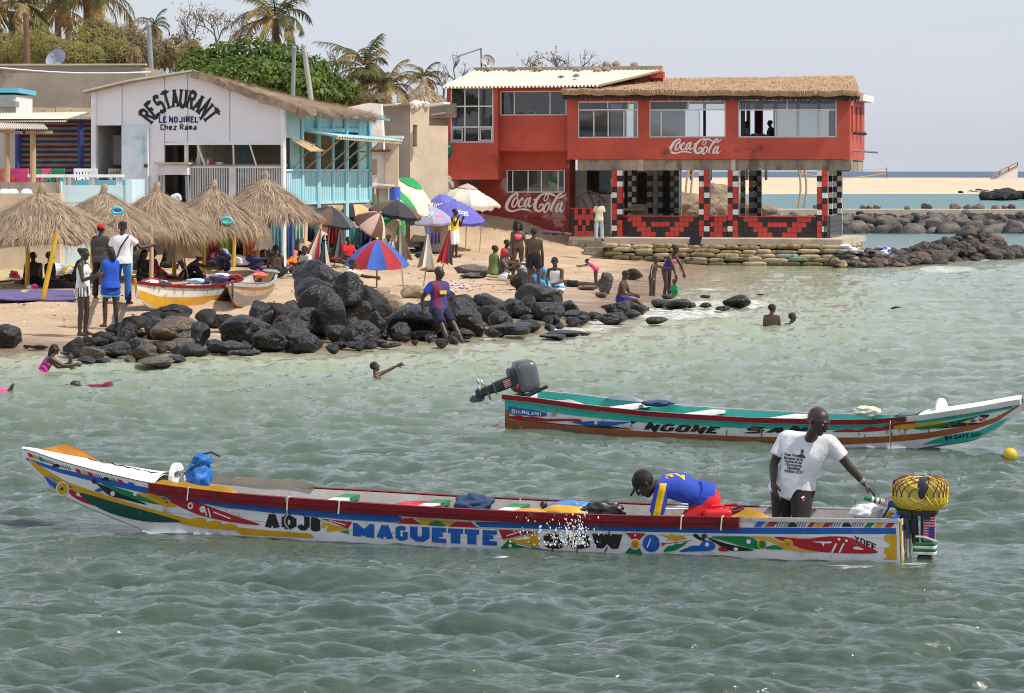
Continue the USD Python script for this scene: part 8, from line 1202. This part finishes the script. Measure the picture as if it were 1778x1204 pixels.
person('person in green patterned dress seated behind the woman with the red headscarf', 856, 470, 1.68, 120, W_('dress:floral:.9'), t=(0, .1, 1), lR=SIT, lL=SIT, R=LAP, L=LAP, anchor='hip', base=487, fem=1); person('dark haired person seated between the headscarf and the bikini woman', 874, 458, 1.66, 60, W_('tee:grey', 'shorts:black'), t=(0, .2, 1), lR=SIT, lL=SIT, R=LAP, L=LAP, anchor='hip', base=482, hair='short'); person('dark haired girl bowed over by the knees of the bikini woman', 886, 466, 1.2, 100, W_('tee:black', 'shorts:black'), t=(0, .3, 1), lR=CROSS, lL=CROSS, R=LAP, L=LAP, anchor='hip', base=485, hair='afro', skin='c')
person('woman in bright blue wrap seated behind the shirtless man with his back turned', 945, 495, 1.62, -60, W_('dress:aqua:.95'), t=(0, .2, 1), lR=KNEEUP, lL=CROSS, R=LAP, L=LAP, anchor='hip', base=504, fem=1, skin='c'); person('person in pale clothes half hidden behind the man in black shorts', 912, 480, 1.5, 30, W_('tee:paleblue', 'shorts:sky'), t=(0, .2, 1), lR=CROSS, lL=KNEEUP, R=LAP, L=LAP, anchor='hip', base=492, skin='c')
person('person lying on the sand behind the man in white vest', 990, 492, 1.6, 85, W_('shorts:black'), t=(0, -1, .12), lR=LEGSOUT, lL=LEGSOUT, R=BACK, L=BACK, anchor='hip', base=497, skin='b'); person('small girl in pink leaning over by the tilted slab', 1035, 499, .95, -75, W_('swimsuit:hotpink', 'tee:pink:.3'), t=(0, .8, .6), R=REACH, L=REACH, fem=0, skin='c', hair='bun')
person('boy in purple shorts seated on wet rocks looking down at his hands', 1077, 519, 1.62, 70, W_('shorts:purple:.6'), t=(0, .22, 1), lR=((.15, .95, -.25), (.05, .8, -.55)), lL=((.1, 1, -.1), (.02, .75, -.6)), R=LAP, L=LAP, hd=(0, -28), anchor='hip', base=536, skin='b')
person('young girl in pale briefs standing in the foam with arms spread', 1132, 527, 1.32, 60, W_('briefs:cream'), t=(0, .25, 1), R=((.6, .1, -.8), (.5, .3, -.7)), L=REACH, D=77., skin='b', hair='bun'); person('woman in purple swimsuit bending over the two children at the water edge', 1157, 525, 1.68, 50, W_('swimsuit:purple', 'top:pink'), t=(0, .55, .9), R=((.1, .6, -1), (0, .3, -1)), L=((.1, .7, -1), (0, .4, -1)), lR=((.1, .2, -1), (0, -.2, -1)), hd=(0, -30), D=78., fem=1, skin='a', hair='bun'); person('small child in green shirt and shorts sitting on a wet rock', 1172, 516, 1.15, -55, W_('tee:green', 'shorts:green:.6'), lR=SIT, lL=SIT, R=LAP, L=LAP, anchor='hip', D=77.5, skin='b')
person('boy standing chest deep in the water with his back turned, left of two swimmers', 1341, 536, 1.5, 160, [], hd=(-35, 0), anchor='head', base=562, skin='c'); person('boy shoulder deep in the water right beside the other swimmer', 1376, 551, 1.45, 150, [], hd=(-60, 0), anchor='head', base=562, skin='b')
person('boy swimming with one arm raised to the right', 651, 637, 1.25, 95, [], t=(0, -.25, 1), L=((.2, .9, .35), (.1, 1, .5)), R=((.2, .3, -.9), (.1, .6, -.6)), hd=(0, 18), anchor='head', base=656, skin='c', legs=0); person('girl in pink dotted swimsuit wading with one arm stretched to the right', 95, 607, 1.35, 110, W_('swimsuit:dots'), t=(0, .55, .9), R=((.2, .8, -.5), (.1, 1, .08)), L=((.2, .7, -.7), (.1, 1, .0)), anchor='head', base=646, skin='b', hair='long'); person('child with only head and shoulders above water beside the girl in pink', 122, 620, 1.15, 10, [], anchor='head', base=634, skin='b'); person('swimmer floating face down with a dark red garment under the surface', 131, 670, 1.4, 85, W_('tee:maroon'), t=(0, -1, -.06), R=((.1, 0, -1), (0, 0, -1)), L=((.1, 0, -1), (0, 0, -1)), hd=(0, 60), anchor='head', base=664, skin='d', legs=0); person('swimmer at the left edge with pink and white swimwear just above water', -64, 680, 1.4, 95, W_('pants:pink', 'tee:hotpink'), t=(0, -1, .02), R=BACK, L=BACK, lR=LEGSOUT, lL=LEGSOUT, hd=(0, 50), anchor='hip', D=F * CH / (680 - HZ), skin='a')
person('man in cream shirt pale jeans and dark cap standing on the concrete steps', 1040, 419, 1.56, 15, W_('tee:cream', 'pants:paleblue', 'cap:navyp'), t=(0, .12, 1), R=((.2, -.2, -1), (-.1, -.1, -1)), D=103.6, hd=(0, -25), skin='d'); person('diner in pale shirt seated at the left of the upper window', 1290, 244, 1.7, 80, W_('tee:sky', 'pants:black'), t=(0, .25, 1), lR=SIT, lL=SIT, R=LAP, L=LAP, hd=(0, -20), anchor='hip', D=107.5, skin='d'); person('diner in dark green shirt seated at the right of the upper window', 1340, 243, 1.7, -80, W_('tee:dkgreen', 'pants:black'), t=(0, .1, 1), lR=SIT, lL=SIT, R=LAP, L=LAP, anchor='hip', D=107.2, skin='d')
tbl = Thing('dining_table', 'dining table with dishes between the two diners at the upper window', 'table', pt(1314, 250, 107.3)); tbl.part('tabletop', box(pt(1314, 236, 107.3), .9, .7, .05), 'wood_old'); tbl.part('pedestal', beam(pt(1314, 255, 107.3), pt(1314, 237, 107.3), .1), 'wood_old')
for i, (px, py, m) in enumerate(((1308, 234, 'plastic_green'), (1320, 234.5, 'tile_red'), (1313, 233.5, 'plastic_white'), (1325, 234, 'fab_sky'))): tbl.part('dish', blob(pt(px, py, 107.1), (.09, .09, .04), 1, .3, 2, i), m, True)
# ---- the two men in the pirogue
def project(mesh, P, d):
    """move points along d onto the first surface they meet"""
    v, f = mesh; a, e1, e2 = v[f[:, 0]], v[f[:, 1]] - v[f[:, 0]], v[f[:, 2]] - v[f[:, 0]]; h = np.cross(d, e2); det = (e1 * h).sum(1); ok = np.abs(det) > 1e-12; a, e1, e2, h, det = a[ok], e1[ok], e2[ok], h[ok], det[ok]; out = []
    for p in P:
        s = p - a; u = (s * h).sum(1) / det; q = np.cross(s, e1); w = (q @ d) / det; t = (q * e2).sum(1) / det; k = (u >= -1e-4) & (w >= -1e-4) & (u + w <= 1 + 1e-4) & (t > 0); out.append(p + d * (t[k].min() - .004 if k.any() else .25))
    return A(out)
def print_on(T, mesh, shape, c, U, V, h, m, name='printed_lettering', mx=.25):
    x0, y0, x1, y1 = shape.bounds; v, f = flat(shape, mx * (y1 - y0)); d = unit(np.cross(V, U)); P = A(c) + np.outer((v[:, 0] - (x0 + x1) / 2) * h / (y1 - y0), U) + np.outer((v[:, 1] - (y0 + y1) / 2) * h / (y1 - y0), V) - d * .3; T.part(name, (project(mesh, P, d), f), m)
Dn = 25.2; q = lambda px, py, dd=0.: pt(px, py, Dn + dd)
J = {'hem': .05, 'pel': q(1376, 846, .05), 'neck': q(1407, 764, -.12), 'head': q(1421, 732, -.25), 'hf': unit((.62, -.62, -.32)), 'hu': A([.12, -.1, 1.]), 'fw': unit((.55, -.83, 0)), 'shR': q(1363, 761, .08), 'elR': q(1343, 806, .06), 'wrR': q(1343, 838, -.08), 'shL': q(1442, 769, -.16), 'elL': q(1470, 805, -.12), 'wrL': q(1499, 838, -.1), 'hiR': q(1360, 850, .08), 'hiL': q(1392, 852, -.02), 'knR': q(1356, 905, -.02), 'knL': q(1391, 907, -.16), 'anR': q(1356, 985, .12), 'anL': q(1390, 987, .02), 'toR': q(1372, 992, 0), 'toL': q(1412, 994, -.1), 'handR': A([.12, -.25, -1]), 'handL': unit((.75, -.1, -.62)), 'palmR': A([.9, .3, 0]), 'palmL': A([-.5, .2, -.9]), 'thumbL': -1}
man = Thing('person', 'man in white printed shirt standing in the long pirogue reaching for the tiller', 'person', q(1376, 990)); o = make_person(man, J, 1.02, 'skin_d', W_('tee:white:.66', 'pants:brown'), 'shaved', True, 3, hcurl=.55)
U = unit(J['shL'] - J['shR']); V = unit(J['neck'] - J['pel']); V = unit(V - U * (U @ V)); 
for i, t in enumerate(('Omar Gueye', 'Ministre de la', 'Peche et de', "l'Economie", 'Maritime', 'Edition 2017')):
    m = meshkit.text_mesh(t, 1., .01, True); sh = unary_union([Polygon(m.vertices[f_][:, :2]) for f_ in m.faces if abs(m.face_normals[0][2]) >= 0 and (m.vertices[f_][:, 2] > .005).all()]).buffer(.02); a_, b_, c_, d_ = sh.bounds; print_on(man, o['tee'], sh, q(1390, 784 + i * 5.9), U, V, .0225 * (d_ - b_) / 1.0, 'ink_black', mx=.6)
print_on(man, o['tee'], unary_union([CI(0, 1.0, .28, .36), SM(-.62, 0, -.55, .35, -.2, .62, .2, .62, .55, .35, .62, 0)]), q(1412, 778), U, V, .075, 'cloth_slate', 'printed_portrait'); 
man.part('bracelet', (lambda m: (A(m.to_mesh().vert_properties[:, :3], float), A(m.to_mesh().tri_verts)))(hp(disc(J['wrL'] - unit(J['wrL'] - J['elL']) * .03, J['wrL'] - J['elL'], .031), disc(J['wrL'] - unit(J['wrL'] - J['elL']) * .012, J['wrL'] - J['elL'], .030))), 'metal_grey')
for i in range(7): man.part('printed_lettering', obox(q(1397 + i * .6 - 3, 864 + i * 5, -.16), (.028, 0, .01), (0, .02, 0), (0, 0, .016)), 'wear_pink' if i % 2 else 'wear_white')
Dn = 25.6
J = {'pel': q(1228, 866, .05), 'neck': q(1158, 836, -.06), 'head': q(1120, 841, -.06), 'hf': unit((-.72, -.12, -.72)), 'hu': A([-.6, 0, .8]), 'fw': unit((-1, -.12, 0)), 'hem': .10, 'shR': q(1160, 832, .15), 'elR': q(1140, 880, .16), 'wrR': q(1132, 920, .1), 'shL': q(1150, 848, -.16), 'elL': q(1140, 893, -.14), 'wrL': q(1136, 928, -.02), 'hiR': q(1230, 866, .13), 'hiL': q(1228, 872, -.05), 'knR': q(1180, 925, .12), 'knL': q(1178, 928, -.1), 'anR': q(1255, 945, .12), 'anL': q(1255, 947, -.08), 'toR': q(1285, 950, .12), 'toL': q(1285, 952, -.08)}
kn = Thing('person', 'man in blue jersey and black cap bending down in the long pirogue', 'person', q(1215, 960)); o = make_person(kn, J, .98, 'skin_d', W_('jersey:royal:.95', 'pants:red', 'cap:black'), 'short', True, 9)
U = unit((J['neck'] - J['pel'])); nb = unit(A([.1, -.75, .66])); U = unit(U - nb * (U @ nb)); V = np.cross(nb, U) * 1.; V = V if V[2] > 0 else -V
print_on(kn, o['jersey'], word('2', 1, .27, 2, 0, .9)[0], q(1172, 838), V * -1 if 0 else unit(np.cross(-U, nb)) * -1, -U * -1, .15, 'wear_yellow', mx=.3)
print_on(kn, o['jersey'], word('LPAKAME', 1, .2, 2, 0, .8)[0], q(1155, 836), unit(np.cross(-U, nb)) * -1, -U * -1, .028, 'wear_yellow', mx=.6)
for S_ in 'L': a, b = J['sh' + S_] , J['el' + S_]; s_ = unit(np.cross(b - a, (1, 0, 0))); print_on(kn, o['jersey'], sbox(0, 0, .45, 2.2), (a + b) / 2 + A([0, -.02, .02]), A([1., 0, 0]), unit(a - b), .30, 'wear_yellow', 'sleeve_stripe', .1)
for i in range(3): kn.part('trouser_stripe', tube([q(1155 + i * 2, 884 - i * 5, -.17 + .02 * i), q(1195, 884 - i * 4, -.16)], .006, 4), 'wear_white')

for a in (('dark clothed person seated behind the tan folded umbrella', 288, 458, 60, 'black', 'short'), ('person in grey seated between second and third shelter', 232, 462, 30, 'grey', 'bun'), ('person in maroon top seated behind the man in pale blue shirt', 420, 448, -50, 'maroon', 'long'), ('dark clothed person seated below the hanging orange skirt', 448, 452, -20, 'navyp', 'short'), ('person in black seated left of the folded cream umbrella', 472, 450, 10, 'black', 'short')): person(a[0], a[1], a[2], 1.65, a[3], W_('tee:' + a[4], 'pants:black'), t=(0, .25, 1), lR=CROSS, lL=KNEEUP, R=LAP, L=LAP, anchor='hip', base=a[2] + 8, skin='d', hair=a[5])
r = np.random.default_rng(31); ms = []
for i in range(330): px = r.normal(998, 16) if i % 3 else r.normal(965, 34); py = 952 - abs(r.normal(0, 27)) - r.random() * 6; s_ = r.uniform(.002, .0075); ms.append(blob(pt(px, py, 24.85 - r.uniform(0, .25)), (s_, s_, s_ * r.uniform(1, 2.2)), 1, .4, 2, i))
single('water_splash', cat(ms), 'sign_white', None, None, True, kind='stuff')
single('floating_wrapper', blob(pt(512, 1118, F * CH / (1118 - HZ)) - A([0, 0, .03]), (.06, .03, .012), 2, .3, 2, 4), 'wear_cyan', 'pale green scrap floating on the water in front of the pirogue', 'wrapper', True)
single('floating_bag', blob(pt(206, 1104, F * CH / (1104 - HZ)) - A([0, 0, .02]), (.06, .05, .045), 2, .5, 2, 6), 'plastic_white', 'crumpled clear plastic bag floating at lower left', 'bag', True)

for a in (('woman in orange wrap seated at the back of the tallest shelter', 505, 462, 20, 'dress:orange:.9', 'bun'), ('child in white shirt seated by the red and white cooler', 534, 470, -40, 'tee:white', 'short'), ('woman in teal wrap seated beneath the brown and black umbrella', 560, 446, 50, 'dress:aqua:.95', 'long'), ('man in pale blue shirt seated under the dark brown umbrella', 678, 444, -30, 'tee:sky', 'short'), ('woman in maroon dress seated in the shade of the tipped umbrella', 652, 450, 40, 'dress:maroon:.95', 'bun'), ('person in green shirt seated below the lilac umbrella', 742, 428, -50, 'tee:green', 'short')): person(a[0], a[1], a[2], 1.6, a[3], W_(a[4]) + ([] if 'dress' in a[4] else W_('pants:navyp')), t=(0, .2, 1), lR=CROSS, lL=KNEEUP, R=LAP, L=LAP, anchor='hip', base=a[2] + 8, skin='a', hair=a[5], fem='dress' in a[4])
for i, (px, py, w, h, ms_, lb) in enumerate(((455, 474, 40, 14, ('fab_navy', 'fab_magenta', 'fab_white', 'fab_stripe'), 'mixed clothes on the sand between the yellow pole and the pale post'), (585, 458, 34, 16, ('cloth_black', 'fab_teal', 'fab_dkred', 'fab_navy'), 'dark bundles under the folded brown umbrella'), (625, 452, 36, 18, ('fab_navy', 'cloth_black', 'fab_orange', 'fab_white'), 'goods laid out behind the striped umbrella'), (668, 452, 30, 16, ('cloth_brown', 'cloth_black', 'fab_sky'), 'brown and blue bundles right behind the striped umbrella'), (280, 486, 34, 8, ('fab_dkred', 'fab_white', 'fab_sky'), 'thin spread of towels in front of the third shelter'), (150, 500, 26, 10, ('fab_white', 'fab_sky', 'pole_yellow'), 'white bags on the sand behind the two women'))): heap(px, py, w, h, ms_, lb, 80 + i)
# ---------------------------------------------------------------- trees
def leafmat(name, c, tr=.3, rnd=.2): mat(name, c, .55, .4, .9, 0, 40, .3, tr=tr, c2=tuple(A(c) * A([1.7, 1.45, 1.0])), w2=(.5, .62), s2=1.6)
leafmat('leaf_green', (.075, .125, .020)); leafmat('leaf_olive', (.21, .19, .065)); leafmat('leaf_brown', (.20, .165, .09)); leafmat('frond', (.095, .105, .035)); leafmat('frond_dry', (.26, .19, .085)); mat('bark', (.13, .095, .07), .9, .3, 5, .5)
def frond(T, c, az, el, L, droop, m, seed, wind=0.):
    r = np.random.default_rng(seed); n = 14; s = np.linspace(0, 1, n); e = el - droop * s ** 1.3; dh = np.cos(e) * L / n; dz = np.sin(e) * L / n; hx = np.cumsum(dh); hz = np.cumsum(dz); P = A(c) + np.stack([hx * math.cos(az) - wind * s ** 2 * L, hx * math.sin(az), hz], 1)
    t = np.gradient(P, axis=0); t /= np.linalg.norm(t, axis=1)[:, None]; side = np.cross(t, (0, 0, 1)); side /= np.linalg.norm(side, axis=1)[:, None]; up = np.cross(side, t); k = 44; q = np.repeat(np.linspace(.1, 1, k), 2); sg = np.tile([1, -1], k); at = lambda a: np.stack([np.interp(q, s, a[:, i]) for i in range(3)], 1)
    B = at(P); d = at(side) * sg[:, None] * .8 + at(t) * .65 - np.c_[np.zeros((2 * k, 2)), r.uniform(.25, .8, 2 * k)] + r.normal(0, .12, (2 * k, 3)); T.part('frond', cat([strips(B, d, L * .23 * np.sin(np.clip(q, .12, .93) * np.pi) ** .6, np.full(2 * k, L * .018), at(up), seed), tube(P, np.linspace(.028, .006, n), 4)]), m)
def palm(px, py, D, L, label, seed, n=20, trunk=(0, 400), lean=0., wind=.12):
    c = pt(px, py, D); foot = pt(px + lean, 300, D); foot[2] = 2; T = Thing('palm_tree', label, 'palm', foot); T.part('trunk', tube([foot, (foot + c) / 2 + A([.1, 0, 0]), c], [.2, .15, .13], 8), 'bark', True); r = np.random.default_rng(seed)
    for i in range(n): az = i * 2.4 + r.uniform(-.3, .3); el = np.interp(i, [0, n * .4, n], [1.25, .6, -.45]) + r.uniform(-.15, .15); frond(T, c, az, el, L * r.uniform(.8, 1.1), r.uniform(1.0, 1.7), 'frond_dry' if i > n * .7 or r.random() < .25 else 'frond', seed * 50 + i, wind)
palm(20, 20, 108, 2.5, 'big palm at the top left picture corner, leftmost', 1); palm(150, -6, 110, 2.7, 'big palm leaning over the olive bushes, its crown cut by the top edge', 2, 24); palm(100, 22, 113, 2.2, 'palm between the two big ones at the top left', 8, 18); palm(478, 32, 104, 1.9, 'palm rising behind the dark green tree', 3, 20); palm(632, 118, 106, 1.75, 'wind swept palm left of the thatched hut', 4, 22, wind=.3); palm(672, 152, 105, 1.6, 'low bushy palm just left of the thatched hut', 5, 24); palm(735, 134, 118, 1.2, 'small distant palm behind the thatched hut', 6, 14); palm(268, 45, 122, 1.0, 'tiny distant palm top behind the olive bushes', 7, 12)
def leaves(T, blobs, n, size, m, seed, asp=.55, name='crown'):
    """leaf blades through several overlapping lumps, denser near their skins"""
    r = np.random.default_rng(seed); C = A([b[:3] for b in blobs]); R = A([b[3:] for b in blobs]); w = R.prod(1) ** .67; i = r.choice(len(C), n, p=w / w.sum()); d = r.normal(size=(n, 3)); d /= np.linalg.norm(d, axis=1)[:, None]; q = r.uniform(.55, 1.03, (n, 1)) ** .7; q *= 1 + .35 * (meshkit.noise(d * 2.6 + i[:, None] * 5.1, seed)[:, None] - .5); P = C[i] + d * q * R[i]
    a = d + r.normal(0, .7, (n, 3)) + A([0, -.2, .5]); T.part(name, strips(P, np.cross(a, r.normal(size=(n, 3))), np.full(n, size), np.full(n, size * asp), a / np.linalg.norm(a, axis=1)[:, None], seed, .3), m, kind='stuff')
def lump(px, py, w, h, D): s_ = D / F; return (*pt(px, py, D), w * s_ / 2, w * s_ / 2 * .8, h * s_ / 2)
gt = Thing('sea_grape_tree', 'dense dark green broad leaved tree behind the thatched roof', 'tree', pt(450, 230, 100)); LB_ = [lump(*a) for a in ((345, 125, 90, 60, 100), (390, 105, 100, 70, 101), (440, 98, 110, 70, 100), (490, 108, 100, 70, 101), (530, 125, 90, 64, 100), (565, 150, 80, 60, 101), (430, 135, 200, 70, 99), (520, 155, 140, 50, 99), (600, 160, 50, 36, 102), (350, 105, 60, 40, 101))]; leaves(gt, LB_, 9500, .17, 'leaf_green', 5, .6)
for i, (x, y) in enumerate(((380, 110), (450, 100), (520, 120), (570, 150), (420, 140))): gt.part('limb', tube([pt(455, 240, 101), pt((455 + x) / 2, 180, 101), pt(x, y, 100.5)], [.2, .12, .04], 6), 'bark')
for k, (bl, lb, m, n) in enumerate((((((60, 90, 90, 70, 103), (30, 100, 70, 60, 104), (95, 95, 80, 60, 102), (70, 72, 60, 40, 104)), 'feathery olive bush left of the blue grey dish', 'leaf_olive', 7000), (((150, 85, 80, 80, 101), (180, 70, 80, 70, 102), (140, 100, 90, 50, 100), (195, 95, 70, 50, 101), (165, 55, 50, 44, 102)), 'tall feathery olive bush right of the dish', 'leaf_olive', 8500), (((225, 75, 60, 70, 103), (245, 90, 70, 60, 102), (280, 92, 60, 50, 103), (215, 98, 60, 40, 101)), 'brownish feathery bush around the grey pole', 'leaf_brown', 6000), (((10, 85, 60, 60, 106), (-20, 95, 60, 60, 106)), 'olive bush at the left picture edge under the palms', 'leaf_olive', 3500), (((305, 100, 50, 36, 104), (330, 88, 40, 30, 105)), 'low brown bush left of the dark green tree', 'leaf_brown', 2500), (((560, 170, 60, 30, 103), (610, 172, 60, 34, 104), (640, 176, 60, 26, 103)), 'dry brown scrub between the thatched roof and the palms', 'leaf_brown', 3000)))):
    L_ = [lump(*a) for a in bl]; T = Thing('feathery_bush', lb, 'bush', A(L_[0][:3]) - A([0, 0, 2.5])); leaves(T, L_, n, .26, m, 20 + k, .10, 'foliage'); r = np.random.default_rng(k)
    for j in range(10): c = A(L_[j % len(L_)][:3]); T.part('stem', tube([c - A([r.uniform(-.3, .3), 0, 2.2]), c + A([r.uniform(-.4, .4), 0, -.4]), c + A([r.uniform(-.8, .8), 0, r.uniform(0, .7)])], [.04, .03, .008], 4), 'bark')
def bare(px, py0, py1, D, label, seed, spread=.5, lv=0, n=4):
    r = np.random.default_rng(seed); segs, tips = [], []; foot = pt(px, py0, D); H = (py0 - py1) * D / F
    def grow(p, d, L, R, g):
        q = p + d * L; m = (p + q) / 2 + r.normal(0, .06 * L, 3); segs.append(tube([p, m, q], [R, R * .85, R * .7], 4, False)); tips.append(q)
        if g:
            for _ in range(3 if g > 1 else 2): grow(q if r.random() < .6 else m, unit(d + r.normal(0, spread, 3) * A([1, .6, .8]) + A([0, 0, .12])), L * r.uniform(.62, .85), R * .62, g - 1)
    grow(foot, unit(A([r.uniform(-.1, .1), 0, 1])), H * .40, .05, n); T = Thing('bare_tree', label, 'tree', foot); T.part('branches', cat(segs), 'bark')
    if lv: t = A(tips[len(tips) // 3:]); i = r.integers(0, len(t), lv); P = t[i] + r.normal(0, .12, (lv, 3)); a = r.normal(size=(lv, 3)) + A([0, 0, .6]); T.part('leaves', strips(P, r.normal(size=(lv, 3)), np.full(lv, .10), np.full(lv, .035), a / np.linalg.norm(a, axis=1)[:, None], seed, .3), 'leaf_brown', kind='stuff')
for a in ((335, 110, 28, 108, 'sparse leafy tree left of the palm behind the dark green tree', 11, .5, 420), (375, 90, 22, 110, 'thin sparse tree just left of the palm crown', 12, .5, 300), (410, 100, 40, 112, 'sparse twiggy tree among the palm fronds', 13, .5, 260), (300, 100, 50, 112, 'small sparse tree right of the grey pole', 14, .5, 240), (585, 160, 90, 115, 'faint bare twigs right of the leaning pole', 15, .5, 0), (925, 150, 92, 118, 'low bush with brown leaves behind the parapet stones', 16, .8, 260), (965, 150, 88, 118, 'bare bush behind the white corrugated roof', 17, .7, 160), (1008, 150, 70, 118, 'taller leafless tree behind the white corrugated roof', 18, .5, 20), (790, 165, 105, 120, 'bare tree left of the white corrugated roof', 19, .6, 40), (770, 170, 120, 118, 'small bare shrub beside the thatched hut', 20, .6, 30)): bare(a[0], a[1], a[2], a[3], a[4], a[5], a[6], a[7])
build_ground(); build_sea()
